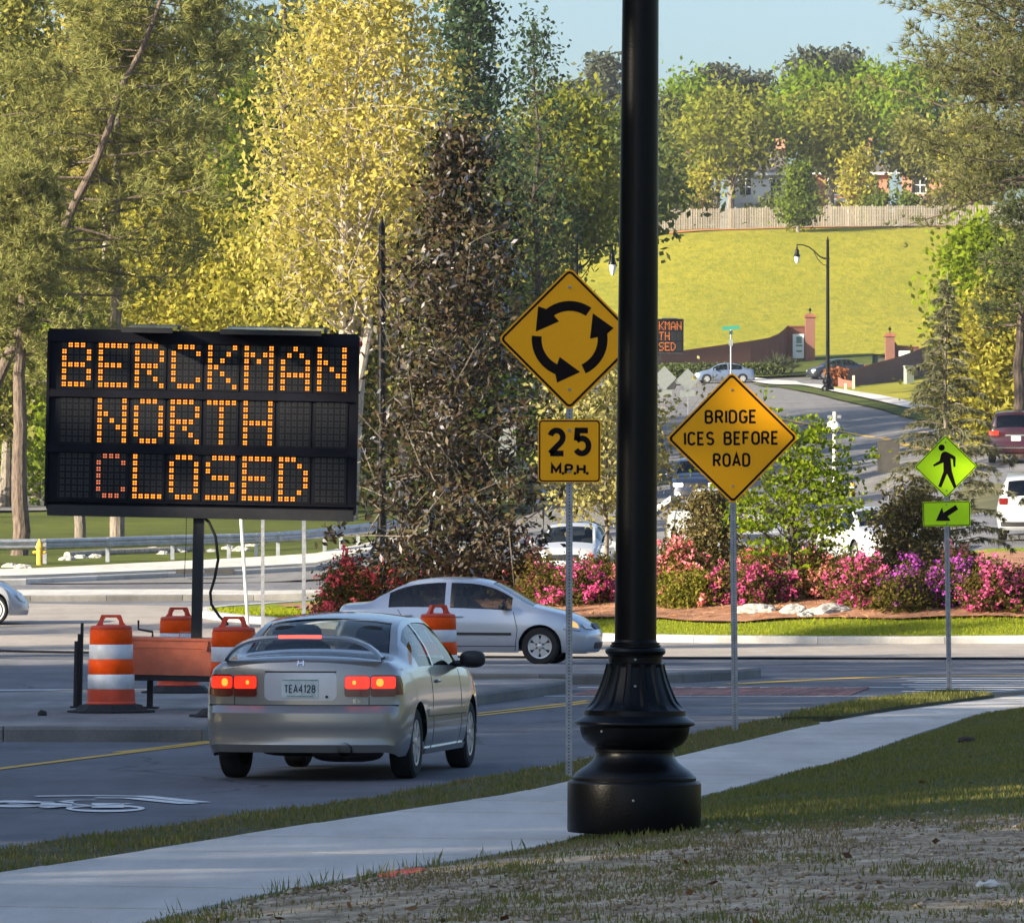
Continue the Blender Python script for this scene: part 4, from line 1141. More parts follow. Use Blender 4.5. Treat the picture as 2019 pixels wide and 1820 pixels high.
class Car:
    def __init__(s, name, label, group, sp, body_mat, glass=None, step=.075, wheel='alloy', interior=True):
        s.sp = sp; s.L = sp['L']; s.W = sp['W']; s.sill = sp.get('sill', .2)
        s.top = PC(sp['top']); s.belt = PC(sp['belt']); s.hw = PC(sp['hw']); s.rw = PC(sp['rw'])
        s.rp = PC(sp['rear']); s.fp = PC(sp['front']); s.br = sp.get('bow_r', .12); s.bf = sp.get('bow_f', .2)
        s.t = thing(name, label, 'car' if 'cat' not in sp else sp['cat'], group=group)
        s.paint = body_mat; glass = glass or M_GLASS
        zr, zf = sp.get('zone_r', .45), sp.get('zone_f', .6)
        R_, aR = sp['R'], sp['aR']; s.R_ = R_
        ys = set(np.round(np.linspace(0, s.L, int(s.L/step)), 4))
        for yc in (sp['yr'], sp['yf']):
            ys = {y for y in ys if abs(abs(y-yc)-aR) > .02}
            for k in range(13): ys.add(round(yc - aR*math.cos(math.pi*k/12), 4))
            ys.add(round(yc - aR - .004, 4)); ys.add(round(yc + aR + .004, 4))
        cuts = list(sp['rear_glass']) + list(sp['front_glass']) + [v for w in sp['side_glass'] for v in w]
        for c in cuts:
            ys = {y for y in ys if abs(y-c) > .015}; ys.add(round(c, 4))
        ys = sorted(ys); s.ys = ys
        nb, ng, nt = 11, 6, 7
        crown = sp.get('crown', .05)
        def ring(y):
            bot = s.sill
            for yc in (sp['yr'], sp['yf']):
                if abs(y-yc) < aR: bot = max(bot, R_ + math.sqrt(max(0, aR*aR - (y-yc)**2)))
            if y < .3: bot = s.sill + .04*(1 - y/.3)
            hw, be, tp, rw = s.hw(y), s.belt(y), s.top(y), s.rw(y)
            be = min(be, tp - .012)
            pts = []
            bot = min(bot, be - .03)
            for k in range(nb):
                v = k/(nb-1); z = bot + (be-bot)*v
                pts.append((hw*PROF((z - s.sill)/max(.05, be - s.sill)), z))
            xb = pts[-1][0]; ze = max(tp - crown, be + .004)
            rw = min(rw, xb - .004)
            hg = ze - be; bul = .035*min(1, hg/.35)
            for k in range(1, ng+1):
                v = k/ng
                if hg > .1: v = (.05, .2, .45, .7, .90, 1.0)[k-1]
                pts.append((xb + (rw - xb)*v + bul*math.sin(math.pi*v), be + hg*v))
            for k in range(1, nt+1):
                v = (.10, .2, .36, .52, .68, .84, 1.0)[k-1]; x = rw*(1-v)
                u_ = x/rw
                pts.append((x, ze + (tp - ze)*(1 - u_**2.2)))
            return pts
        def warp(y, x, z):
            if y < zr:
                t = (1 - y/zr)**2; y = y + t*(s.rp(z) + s.br*(abs(x)/s.W)**2.5)
            if y > s.L - zf:
                t = (1 - (s.L - y)/zf)**2; y = y - t*(s.fp(z) + s.bf*(abs(x)/s.W)**2.5)
            return y - s.L/2
        rows = []
        for y in ys:
            r = ring(y); full = [(x, z) for x, z in r] + [(-x, z) for x, z in r[-2::-1]]
            rows.append([(x, warp(y, x, z), z) for x, z in full])
        nR = len(rows[0]); h = nR//2
        body, glR, glF, glS = MB(), MB(), MB(), MB()
        def sideglass(y0, y1, j, jn):
            jj = min(j, nR-2-j)
            if not (nb <= jj < nb + ng - 2): return False
            for a, b in sp['side_glass']:
                if y0 >= a - .003 and y1 <= b + .003:
                    hg0 = rows[ys.index(y0)][nb+ng-1][2] - rows[ys.index(y0)][nb-1][2]
                    return hg0 > .07
            return False
        def topglass(y0, y1, j, lim):
            jj = min(j, nR-2-j)
            return jj >= nb + ng and y0 >= lim[0]-.003 and y1 <= lim[1]+.003
        ins = .010
        for i in range(len(ys)-1):
            for j in range(nR-1):
                qd = [rows[i][j], rows[i+1][j], rows[i+1][j+1], rows[i][j+1]]
                tgt = body
                if sideglass(ys[i], ys[i+1], j, nR): tgt = glS
                elif topglass(ys[i], ys[i+1], j, sp['rear_glass']): tgt = glR
                elif topglass(ys[i], ys[i+1], j, sp['front_glass']): tgt = glF
                if tgt is not body:
                    n = (Vector(qd[1])-Vector(qd[0])).cross(Vector(qd[3])-Vector(qd[0]))
                    qd = [(x*(1 - ins/.7), y, z - (ins if tgt is not glS else 0)) for x, y, z in qd]
                tgt.add(qd, [(0, 1, 2, 3)])
        # end caps
        for e, y in ((0, 0.0), (1, s.L)):
            r = ring(y); je = nb+ng-1
            rr = []
            for j in range(je+1):
                x0, z0 = r[j]; rr.append([(x0*k/9, warp(y, x0*k/9, z0), z0) for k in range(-9, 10)])
            xe, ze = r[je]; tp = s.top(y)
            rr.append([(xe*k/9, warp(y, xe*k/9, ze + (tp-ze)*(1-abs(k/9)**2.2)), ze + (tp-ze)*(1-abs(k/9)**2.2)) for k in range(-9, 10)])
            body.grid(rr, flip=(e == 1))
        s.body = body.build('body', body_mat, s.t, smooth=True, sharp=32)
        for g, nm in ((glR, 'rear_window'), (glF, 'windscreen'), (glS, 'side_windows')):
            if g.f:
                if nm == 'side_windows':
                    for sd in (1, -1):
                        for a, b in sp['side_glass']:
                            m = MB()
                            for fc in g.f:
                                c = sum((Vector(g.v[q_]) for q_ in fc), Vector())/4
                                if c.x*sd > 0 and a - .01 <= c.y + s.L/2 <= b + .01: m.add([g.v[q_] for q_ in fc], [(0, 1, 2, 3)])
                            if m.f: m.build('side_window', glass, s.t, smooth=True)
                else: g.build(nm, glass, s.t, smooth=True)
        # dark floor, arch linings
        un = MB(); un.box((0, 0, s.sill + .13), (s.W*1.25, s.L - .5, .16)); un.build('underbody', M_TRIM, s.t)
        al = MB()
        for yc in (sp['yr'], sp['yf']):
            for sd in (-1, 1):
                xo = s.hw(yc)*.965*sd; xi = (s.W - .42)*sd
                P = [[(x, yc - s.L/2 - (aR-.003)*math.cos(math.pi*k/12), R_ + (aR-.003)*math.sin(math.pi*k/12)) for k in range(13)] for x in (xo, xi)]
                al.grid(P); al.add(P[1] , [tuple(range(13))])
        ao = al.build('arch_linings', M_TRIM, s.t); ao['kind'] = 'stuff'
        s.wheels(wheel)
        if interior:
            st = MB()
            ym = (sp['side_glass'][0][0] + sp['side_glass'][-1][1])/2 - s.L/2
            zb = s.belt(s.L/2)
            for x in (-.36, .36):
                for y in (ym + .1, ym - .75):
                    m = MB(); ellipsoid(m, (x, y, zb - .12), (.25, .10, .36), p=.6); ellipsoid(m, (x, y - .02, zb + .27), (.13, .05, .10), p=.7)
                    m.build('car_seat', M_INTER, s.t, smooth=True)
            db_ = MB(); db_.box((0, sp['front_glass'][0] - s.L/2 + .05 if False else sp['front_glass'][1] - s.L/2 - .1, zb - .05), (s.W*1.7, .35, .12)); db_.build('dashboard', M_INTER, s.t)
            fl = MB(); fl.box((0, 0, zb - .5), (s.W*1.55, s.L*.55, .05)); fl.build('cabin_floor', M_INTER, s.t)
        s._warp = warp
    def wheels(s, style):
        sp = s.sp; R_ = s.R_; w = sp.get('tw', .19)
        ty = MB(); ty.lathe([(R_*.62, -w*.40), (R_*.66, -w*.5), (R_*.90, -w*.5), (R_*.985, -w*.40), (R_, -w*.2), (R_, w*.2), (R_*.985, w*.40), (R_*.90, w*.5), (R_*.66, w*.5), (R_*.62, w*.40)], 32, axis='x', caps=False)
        first = None
        for yc in (sp['yr'], sp['yf']):
            for sd in (-1, 1):
                o = ty.build('wheel', M_TYRE, s.t, smooth=True) if first is None else copy_obj(first, s.t)
                if first is None: first = o
                o.location = (sd*(s.W - .03 - w/2), yc - s.L/2, R_)
        wh = [o for o in s.t.children if o.name.startswith('wheel')]
        rim = MB(); bk = MB(); bk.lathe([(R_*.64, w*.18), (0, w*.18)], 24, axis='x', caps=False)
        if style == 'beetle':
            rim.lathe([(R_*.64, w*.35), (R_*.60, w*.46), (R_*.45, w*.44), (R_*.28, w*.40), (R_*.25, w*.5), (R_*.2, w*.58), (0, w*.6)], 32, axis='x', caps=False)
            wwm = MB(); wwm.lathe([(R_*.70, w*.505), (R_*.78, w*.507)], 32, axis='x', caps=False)
        else:
            rim.lathe([(R_*.66, w*.30), (R_*.645, w*.47), (R_*.58, w*.45), (R_*.575, w*.2)], 32, axis='x', caps=False)
            rim.lathe([(R_*.16, w*.2), (R_*.16, w*.44), (R_*.10, w*.48), (0, w*.48)], 20, axis='x', caps=False)
            n = sp.get('spokes', 7)
            for k in range(n):
                a = 2*math.pi*k/n
                c, si = math.cos(a), math.sin(a)
                def pt(r, off, x): return (x, r*c - off*si, r*si + off*c)
                v = []
                sw = sp.get('spw', .13)
                for r, off in ((R_*.12, R_*sw*.8), (R_*.60, R_*sw*1.25)):
                    v += [pt(r, off, w*.45), pt(r, -off, w*.45), pt(r, -off, w*.3), pt(r, off, w*.3)]
                rim.add(v, [(0, 1, 5, 4), (1, 2, 6, 5), (3, 0, 4, 7)])
        r0 = rim.build('rim', sp.get('rimmat', M_RIM), None, smooth=True, sharp=30)
        b0 = bk.build('rim_barrel', M_TRIM, None)
        for q_, o in enumerate(wh):
            r1 = r0 if q_ == 0 else copy_obj(r0); b1 = b0 if q_ == 0 else copy_obj(b0)
            for z_ in (r1, b1):
                z_.parent = o
                z_.scale = (-1 if o.location.x < 0 else 1, 1, 1)
        if style == 'beetle':
            w0 = wwm.build('whitewall', sp['rimmat'])
            for q_, o in enumerate(wh):
                w1 = w0 if q_ == 0 else copy_obj(w0)
                w1.parent = o; w1.scale = (-1 if o.location.x < 0 else 1, 1, 1)
    # points on the skin
    def rear_pt(s, x, z, off=0): return (x, s.rp(z) + s.br*(abs(x)/s.W)**2.5 - off - s.L/2, z)
    def front_pt(s, x, z, off=0): return (x, s.L/2 - s.fp(z) - s.bf*(abs(x)/s.W)**2.5 + off, z)
    def side_pt(s, y, z, sd, off=0):
        x = s.hw(y)*PROF((z - s.sill)/max(.05, s.belt(y) - s.sill))
        return (sd*(x + off), s._warp(y, x, z), z)
    def decal(s, name, outline, fn, mat, off=.006, thick=.02, parent=None, step=.06):
        """patch laid on the skin: outline in the two coordinates of fn; raised by off, with side walls"""
        B = densify(outline, step); P = np.array(B); pts = [Vector(p) for p in B]
        x0, y0 = P.min(0); x1, y1 = P.max(0)
        gx, gy = np.meshgrid(np.arange(x0+step/2, x1, step), np.arange(y0+step/2, y1, step)); gx = gx.ravel(); gy = gy.ravel()
        ok = inside(P, gx, gy); pts += [Vector(p) for p in zip(gx[ok], gy[ok])]
        r = delaunay_2d_cdt(pts, [], [list(range(len(B)))], 1, 1e-5)
        mb = MB(); mb.add([fn(p[0], p[1], off) for p in r[0]], [tuple(f) for f in r[2]])
        n = len(B); mb.add([fn(p[0], p[1], off) for p in B] + [fn(p[0], p[1], off - thick) for p in B], [(i, (i+1) % n, n+(i+1) % n, n+i) for i in range(n)])
        return mb.build(name, mat, parent or s.t, smooth=True, sharp=40)
    def rear(s, name, outline, mat, off=.006, parent=None): return s.decal(name, outline, s.rear_pt, mat, off, parent=parent)
    def front(s, name, outline, mat, off=.006, parent=None): return s.decal(name, outline, s.front_pt, mat, off, parent=parent)
    def side(s, name, outline, mat, sd, off=.006, thick=.02): return s.decal(name, outline, lambda y, z, o: s.side_pt(y, z, sd, o), mat, off, thick)
    def gap(s, pts, sd, w=.012):
        return s.side('door_gap', ribbon_poly(pts, w), M_TRIM, sd, .0015, .01)
    def mirrors(s, y, z, mat, r=(.10, .055, .07)):
        for sd in (-1, 1):
            m = MB(); ellipsoid(m, (sd*(s.hw(y) + .09), y - s.L/2, z), r, p=.75); ellipsoid(m, (sd*(s.hw(y)*.96), y - s.L/2 + .02, z - .04), (.08, .03, .03)); m.build('wing_mirror', mat, s.t, smooth=True)
    def handle(s, y, z, sd, mat):
        m = MB(); p = s.side_pt(y, z, sd, .012); ellipsoid(m, p, (.018, .085, .016), p=.7); m.build('door_handle', mat, s.t, smooth=True)
    def place(s, X, d, rz, z=None):
        z = Hs(X, d) if z is None else z
        e = .6
        gx = (Hs(X - math.sin(rz)*e*2, d + math.cos(rz)*e*2) - Hs(X + math.sin(rz)*e*2, d - math.cos(rz)*e*2))/(4*e)
        s.t.rotation_mode = 'XYZ'
        s.t.location = (X, d, z)
        s.t.rotation_euler = (math.atan(gx), 0, rz)
        return s
def rr2(xa, xb, za, zb, r=.03): return rrect(xb-xa, zb-za, r, 4, ((xa+xb)/2, (za+zb)/2))

COUPE = dict(L=4.45, W=.8525, sill=.20, R=.30, aR=.345, yr=.95, yf=3.57, tw=.19,
    top=[(0, .985), (.06, 1.005), (.2, 1.03), (.55, 1.05), (.74, 1.07), (1.0, 1.175), (1.42, 1.325), (1.6, 1.355), (2.0, 1.385), (2.45, 1.375), (2.7, 1.335), (3.4, .985), (3.6, .93), (4.1, .83), (4.35, .73), (4.45, .64)],
    belt=[(0, .89), (.5, .925), (1.0, .92), (2.5, .90), (3.4, .87), (4.0, .78), (4.45, .60)],
    hw=[(0, .735), (.06, .775), (.16, .812), (.38, .838), (1, .8525), (3.4, .85), (4.0, .81), (4.45, .72)],
    rw=[(0, .66), (.2, .70), (.7, .69), (1.0, .645), (1.45, .575), (2.0, .555), (2.6, .565), (3.4, .70), (3.7, .74), (4.45, .58)],
    rear=[(.20, .09), (.235, .05), (.255, .0), (.285, -.012), (.305, .0), (.33, .02), (.45, .0), (.54, .0), (.585, .012), (.612, .045), (.622, .075), (.70, .078), (.85, .085), (.95, .10), (1.0, .12), (1.1, .14)],
    front=[(.2, .08), (.4, 0), (.6, .05), (.8, .2)], bow_r=.19, bow_f=.3, rear_glass=(.80, 1.46), front_glass=(2.78, 3.36), side_glass=[(1.12, 1.78), (1.84, 3.02)])
SEDAN = dict(L=4.53, W=.85, sill=.21, R=.315, aR=.365, yr=.98, yf=3.60, tw=.2,
    top=[(0, .95), (.06, 1.0), (.2, 1.035), (.5, 1.055), (.62, 1.075), (.9, 1.22), (1.25, 1.385), (1.5, 1.445), (1.95, 1.48), (2.4, 1.465), (2.7, 1.41), (3.5, 1.01), (3.7, .965), (4.1, .86), (4.4, .73), (4.53, .60)],
    belt=[(0, .86), (.5, .93), (1.2, .95), (2.5, .92), (3.4, .88), (4.0, .79), (4.53, .56)],
    hw=[(0, .74), (.15, .79), (.45, .835), (1, .85), (3.5, .85), (4.0, .82), (4.35, .74), (4.53, .64)],
    rw=[(0, .62), (.2, .68), (.6, .67), (1.25, .58), (1.9, .57), (2.6, .58), (3.5, .70), (3.8, .74), (4.53, .52)],
    rear=[(.2, .08), (.3, .0), (.5, .0), (.62, .03), (.7, .07), (1.0, .10)], front=[(.18, .10), (.3, .02), (.5, .0), (.58, .03), (.7, .12), (.9, .3)], bow_r=.14, bow_f=.30,
    rear_glass=(.68, 1.28), front_glass=(2.76, 3.46), side_glass=[(1.02, 1.98), (2.07, 3.12)], spokes=6, spw=.17)
SUV = dict(L=4.65, W=.92, sill=.27, R=.36, aR=.42, yr=.95, yf=3.65, tw=.23,
    top=[(0, 1.02), (.03, 1.10), (.10, 1.28), (.28, 1.58), (.42, 1.64), (.9, 1.69), (1.8, 1.71), (2.4, 1.68), (2.7, 1.62), (3.45, 1.18), (3.65, 1.12), (4.2, 1.04), (4.5, .92), (4.65, .74)],
    belt=[(0, .98), (.5, 1.06), (1.2, 1.05), (2.5, 1.02), (3.4, 1.0), (4.1, .92), (4.65, .68)],
    hw=[(0, .83), (.2, .885), (.8, .92), (3.6, .92), (4.2, .88), (4.65, .76)], rw=[(0, .72), (.2, .68), (.5, .655), (1.8, .655), (2.6, .66), (3.45, .78), (4.65, .62)],
    rear=[(.27, .10), (.38, .0), (.62, .0), (.7, .05), (.95, .08), (1.3, .1)], front=[(.25, .10), (.4, .0), (.7, .02), (.9, .10), (1.1, .25)], bow_r=.12, bow_f=.25,
    rear_glass=(.06, .27), front_glass=(2.74, 3.40), side_glass=[(.55, 1.15), (1.22, 2.08), (2.16, 3.08)], spokes=6, spw=.15)

# --- the silver coupe, seen from behind
M_CPAINT = paint('champagne_silver_paint', (.31, .30, .285), metal=.55, rough=.30)
c = Car('coupe', 'silver coupe with rear spoiler and lit brake lights, nearest car on the road', None, COUPE, M_CPAINT, step=.06)
hz = R(-9.5); rx, rd = (588 - CX)/239, 50.2
c.place(rx + math.sin(-hz)*c.L/2, rd + math.cos(hz)*c.L/2, hz)
for sd in (-1, 1):
    xa, xb = (.37, .575) if sd > 0 else (-.575, -.37); 
    li = c.rear('tail_light', rr2(xa, xb, .70, .875, .025), M_REDL, .010)
    c.rear('lit_lamp', rr2(xa+.006, xb-.004, .766, .868, .02), M_REDON, .016, parent=li)
    xa, xb = (.582, .782) if sd > 0 else (-.782, -.582)
    lo = c.rear('tail_light', rr2(xa, xb, .70, .88, .025), M_REDL, .010)
    c.rear('lit_lamp', rr2(xa+.004, xb-.006, .768, .866, .02), M_REDON, .016, parent=lo)
    h1 = (sd*.655); c.rear('bulb', rr2(h1-.028, h1+.028, .785, .85, .027), M_HOT, .019, parent=lo)
    h2 = (sd*.45); c.rear('bulb', rr2(h2-.014, h2+.014, .80, .835, .013), M_HOT, .019, parent=li)
    # wrap-round ends of the clusters
    c.decal('tail_light', [(.02, .715), (.26, .715), (.30, .80), (.26, .875), (.02, .875)], lambda y, z, o, sd=sd: c.side_pt(y, z, sd, o), M_REDL, .006)
rc = c.rear('plate_recess', rr2(-.305, .305, .668, .905, .05), paint('recess_paint', (.52, .53, .56), metal=.2, rough=.35), .003)
c.rear('recess_edge', ribbon_poly([(-.30, .905), (.30, .905)], .012), M_TRIM, .006, parent=rc)
pl = c.rear('number_plate', rr2(-.155, .155, .690, .845, .01), M_PLATE, .010)
mb = MB(); text(mb, 'TEA4128', 0, .765, .068, .265, .010, 0, .002, gap=.34)
mb.v = [c.rear_pt(x, z, .0115 + (.0 if y else .001)) for x, y, z in mb.v]; mb.build('plate_text', M_PLTXT, pl)
bt = MB(); bt.grid([[c.rear_pt(x, z, .0115) for x in (-.15, -.05, .05, .15)] for z in (.832, .842)]); bt.grid([[c.rear_pt(x, z, .0115) for x in (-.11, 0, .11)] for z in (.697, .71)]); bt.build('plate_band', pm('plate_green', (.22, .34, .30), rough=.5, var=.3, scale=30), pl)
lk = MB(); lk.lathe([(.012, 0), (.012, .01), (0, .012)], 10); lo = lk.build('boot_lock', M_TRIM, c.t); lo.rotation_euler = (R(90), 0, 0); lo.location = c.rear_pt(.225, .70, .006)
em = MB()
for st in ([(-.025, .955), (-.02, .998)], [(.025, .955), (.02, .998)], [(-.022, .976), (.022, .976)]): stroke(em, st, .011, 0, .002)
em.v = [c.rear_pt(x, z, .008) for x, y, z in em.v]; em.build('emblem', M_CHROME, c.t)
eb = MB(); 
for ch, ox in (('E', .445), ('X', .478)):
    for st in G[ch][1]: stroke(eb, [(ox + p[0]*.042, .652 + p[1]*.026) for p in st], .007, 0, .002)
eb.v = [c.rear_pt(x, z, .008) for x, y, z in eb.v]; eb.build('badge', M_CHROME, c.t)
c.rear('bumper_gap', ribbon_poly([(-.80, .628), (.80, .628)], .012), M_TRIM, .003)
for sx in (-.345, .345): c.rear('boot_gap', ribbon_poly([(sx, .63), (sx, .99)], .007) if abs(sx) < .3 else ribbon_poly([(sx*1.645, .63), (sx*1.645, .70)], .007), M_TRIM, .002)
# spoiler on two feet with the high brake light
sp_ = MB(); P = []
for k in range(25):
    u = -1 + 2*k/24; x = .66*u; lift = .165*(1 - abs(u)**5) + .01; y = .12 + .10*(abs(u)**3) - c.L/2
    z = 1.02 + lift - .02*(u*u)
    P.append([(x, y + .00, z - .022), (x, y - .04, z - .008), (x, y - .03, z + .012), (x, y + .12, z + .018), (x, y + .16, z - .005), (x, y + .1, z - .028), (x, y, z - .022)])
sp_.grid(P)
so = sp_.build('spoiler', M_CPAINT, c.t, smooth=True, sharp=50)
bl = MB(); bl.grid([[(x, .12 + .10*(abs(x/.66)**3) - c.L/2 - .046, 1.02 + .175 - .02*(x/.66)**2 + dz) for x in np.linspace(-.18, .18, 7)] for dz in (-.014, .014)]); bl.build('high_brake_light', pm('lit_high_brake_lamp', (.8, .1, .08), rough=.2, emit=(1, .07, .05), estr=.8), so)
ex = MB(); ex.lathe([(.055, 0), (.06, .02), (.06, .30), (.05, .30)], 16, (.385, .02 - c.L/2, .265), axis='y', caps=False); ex.build('exhaust', M_TRIM, c.t, smooth=True)
mf = MB(); ellipsoid(mf, (.33, .45 - c.L/2, .235), (.30, .22, .085), p=.7); ellipsoid(mf, (-.05, .9 - c.L/2, .24), (.45, .25, .06), p=.7); mf.build('muffler', M_TRIM, c.t, smooth=True)
for sd in (-1, 1):
    c.gap([(1.62, .24), (1.56, .55), (1.60, .90)], sd); c.gap([(2.92, .24), (2.95, .6), (2.98, .88)], sd)
    c.side('side_moulding', ribbon_poly([(1.32, .545), (3.18, .53)], .055), M_CPAINT, sd, .014, .02)
    c.side('moulding_shadow_strip', ribbon_poly([(1.32, .513), (3.18, .498)], .012), M_TRIM, sd, .006, .01)
    c.handle(1.85, .80, sd, M_CPAINT)
    c.side('sill_skirt', ribbon_poly([(1.32, .215), (3.2, .215)], .05), M_CPAINT, sd, .02, .03)
c.mirrors(2.98, .965, M_TRIM, (.115, .06, .075))
# rear window rubber edge and a parcel shelf with headrests showing above it
ps = MB(); ps.box((0, .95 - c.L/2, 1.0), (1.25, .45, .03)); ps.build('parcel_shelf', M_INTER, c.t)

# --- grey sedan crossing, seen from its right flank
M_SGREY = paint('silver_blue_paint', (.46, .50, .57), metal=.4, rough=.3)
g = Car('sedan', 'silver blue sedan crossing from left to right along the roundabout', None, SEDAN, M_SGREY, glass=M_GLASS, step=.06)
ds_ = 103.0; X0 = wpt(925, 0, ds_).x
g.place(X0, ds_, R(-90 - 9), 0.02)
for sd in (-1, 1):
    g.gap([(1.18, .62), (1.30, .75), (1.18, .93)], sd); g.gap([(2.03, .24), (2.0, .6), (2.03, .93)], sd); g.gap([(3.18, .24), (3.22, .6), (3.15, .89)], sd)
    g.side('side_moulding', ribbon_poly([(1.36, .53), (3.12, .52)], .045), M_TRIM, sd, .012)
    g.handle(1.35, .83, sd, M_SGREY); g.handle(2.22, .81, sd, M_SGREY)
    g.side('sill_line', ribbon_poly([(1.36, .315), (3.2, .315)], .012), M_TRIM, sd, .004)
    hl = g.decal('headlight', [(4.02, .66), (4.40, .60), (4.42, .69), (4.30, .765), (4.08, .78)], lambda y, z, o, sd=sd: g.side_pt(y, z, sd, o), M_HEADL, .006)
    g.decal('indicator', [(4.20, .64), (4.38, .62), (4.38, .70), (4.24, .745)], lambda y, z, o, sd=sd: g.side_pt(y, z, sd, o), M_AMBERH, .010, parent=hl)
    g.decal('bumper_gap', ribbon_poly([(4.0, .60), (4.4, .57)], .012), lambda y, z, o, sd=sd: g.side_pt(y, z, sd, o), M_TRIM, .003)
    g.front('headlight', [(sd*.40, .60), (sd*.60, .61), (sd*.62, .70), (sd*.45, .70)], M_HEADL)
g.front('grille', rr2(-.30, .30, .60, .70, .03), M_TRIM); g.front('lower_grille', rr2(-.42, .42, .27, .38, .04), M_TRIM)
g.mirrors(3.0, .99, M_TRIM)
af = MB(); af.box((0, g.L/2 - .32, .20), (1.1, .3, .02)); af.build('air_dam', M_SGREY, g.t)
ae = MB(); ae.tube([(0, -.9, 1.46), (0, -1.0, 1.55)], .006, 5); ae.build('aerial', M_TRIM, g.t)

# --- seated driver in the grey sedan
def skin_body(name, joints, edges, radii, mat, parent=None, levels=2):
    me = bpy.data.meshes.new(name); me.from_pydata(joints, edges, []); o = bpy.data.objects.new(name, me); COL.objects.link(o)
    me.materials.append(mat)
    sk = o.modifiers.new('skin', 'SKIN'); sk.use_smooth_shade = True
    for i, r in enumerate(radii): me.skin_vertices[0].data[i].radius = (r, r) if not isinstance(r, tuple) else r
    me.skin_vertices[0].data[0].use_root = True
    sb = o.modifiers.new('sub', 'SUBSURF'); sb.levels = sb.render_levels = levels
    if parent: o.parent = parent
    return o
pr = thing('person', 'driver in a dark top seated behind the wheel of the silver blue sedan', 'person')
pr.location = g.t.location + Vector((0, 0, 0)); pr.rotation_euler = g.t.rotation_euler
M_SHIRT = pm('dark_shirt', (.03, .03, .035), rough=.9); M_SKIN = pm('skin', (.48, .28, .19), rough=.6)
J = [(-.36, .05, .50), (-.36, .0, .78), (-.36, .02, .98), (-.36, .05, 1.08), (-.55, .03, .99), (-.60, .22, .80), (-.50, .46, .93), (-.17, .03, .99), (-.12, .22, .80), (-.22, .46, .93), (-.46, .45, .52), (-.26, .45, .52)]
E = [(0, 1), (1, 2), (2, 3), (2, 4), (4, 5), (5, 6), (2, 7), (7, 8), (8, 9), (0, 10), (0, 11)]
skin_body('body', J, E, [.15, .14, .14, .06, .065, .05, .035, .065, .05, .035, .08, .08], M_SHIRT, pr)
hd = MB(); ellipsoid(hd, (-.36, .08, 1.21), (.078, .098, .12)); ellipsoid(hd, (-.36, .178, 1.20), (.014, .02, .022)); ellipsoid(hd, (-.438, .07, 1.20), (.012, .02, .032)); ellipsoid(hd, (-.282, .07, 1.20), (.012, .02, .032)); hd.build('head', M_SKIN, pr, smooth=True)
hr = MB(); ellipsoid(hr, (-.36, .055, 1.245), (.086, .10, .105)); hr.build('hair', pm('dark_hair', (.02, .015, .01), rough=.8), pr, smooth=True)
for x in (-.50, -.22):
    hnd = MB(); ellipsoid(hnd, (x, .49, .955), (.028, .03, .045), p=.8)
    for q_ in range(4): hnd.tube([(x - .022 + q_*.015, .505, .98), (x - .022 + q_*.015, .535, .985), (x - .022 + q_*.015, .54, .955)], [.009, .008, .007], 6)
    hnd.tube([(x + .025*(1 if x < -.4 else -1), .48, .965), (x + .045*(1 if x < -.4 else -1), .5, .985)], [.010, .008], 6)
    hnd.build('hand', M_SKIN, pr, smooth=True)
sw = MB(); sw.lathe([(.17, 0), (.18, .01), (.17, .02)], 24, caps=False); so = sw.build('steering_wheel', M_TRIM, g.t, smooth=True); so.location = (-.36, .50, .93); so.rotation_euler = (R(65), 0, 0)

# --- white beetle at the left edge
BUG = dict(L=4.1, W=.86, sill=.22, R=.33, aR=.385, yr=.82, yf=3.33, tw=.2, cat='car',
    top=[(0, .62), (.08, .78), (.3, .98), (.7, 1.21), (1.15, 1.40), (1.7, 1.495), (2.1, 1.48), (2.5, 1.38), (3.05, 1.08), (3.4, .98), (3.8, .82), (4.02, .66), (4.1, .52)],
    belt=[(0, .52), (.3, .78), (.8, .93), (1.5, .95), (2.5, .93), (3.2, .88), (3.7, .74), (4.1, .46)],
    hw=[(0, .66), (.15, .74), (.5, .83), (.9, .86), (3.3, .86), (3.7, .83), (3.95, .74), (4.1, .62)], rw=[(0, .42), (.5, .52), (1.2, .55), (2.0, .56), (2.6, .58), (3.1, .66), (3.5, .6), (4.1, .40)],
    rear=[(.2, .05), (.35, 0), (.6, .05), (.9, .2)], front=[(.2, .05), (.35, 0), (.6, .08), (.9, .3)], bow_r=.35, bow_f=.4, crown=.09,
    rear_glass=(.45, 1.1), front_glass=(2.4, 3.0), side_glass=[(1.0, 1.62), (1.7, 2.75)], rimmat=pm('white_wheel', (.75, .75, .74), rough=.35))
M_WHITE_P = paint('white_paint', (.40, .41, .43), metal=.0, rough=.3)
b = Car('beetle_car', 'rounded white car with white-ringed wheel, cut by the left edge of the picture', None, BUG, M_WHITE_P, wheel='beetle')
db2 = 128.0; fx = wpt(57, 0, db2).x
b.place(fx - 2.05*math.cos(R(4)), db2, R(-90 + 4))
for sd in (-1, 1):
    pts = [(3.33 + .42*math.cos(R(a)), .33 + .42*math.sin(R(a))) for a in range(0, 181, 12)]
    b.gap([(2.8, .3), (2.85, .6), (2.72, .93)], sd, .012); b.side('sill_strip', ribbon_poly([(1.25, .27), (2.9, .27)], .06), M_CHROME, sd, .012)
    b.side('fender_crease', ribbon_poly([(3.33 + .47*math.cos(R(a)), .36 + .47*math.sin(R(a))) for a in range(20, 171, 10)], .02), M_WHITE_P, sd, .014, .03)
    b.front('headlight', [(sd*.46 + .10*math.cos(R(a)), .60 + .10*math.sin(R(a))) for a in range(0, 360, 30)], M_HEADL)
b.mirrors(2.85, .98, M_WHITE_P)

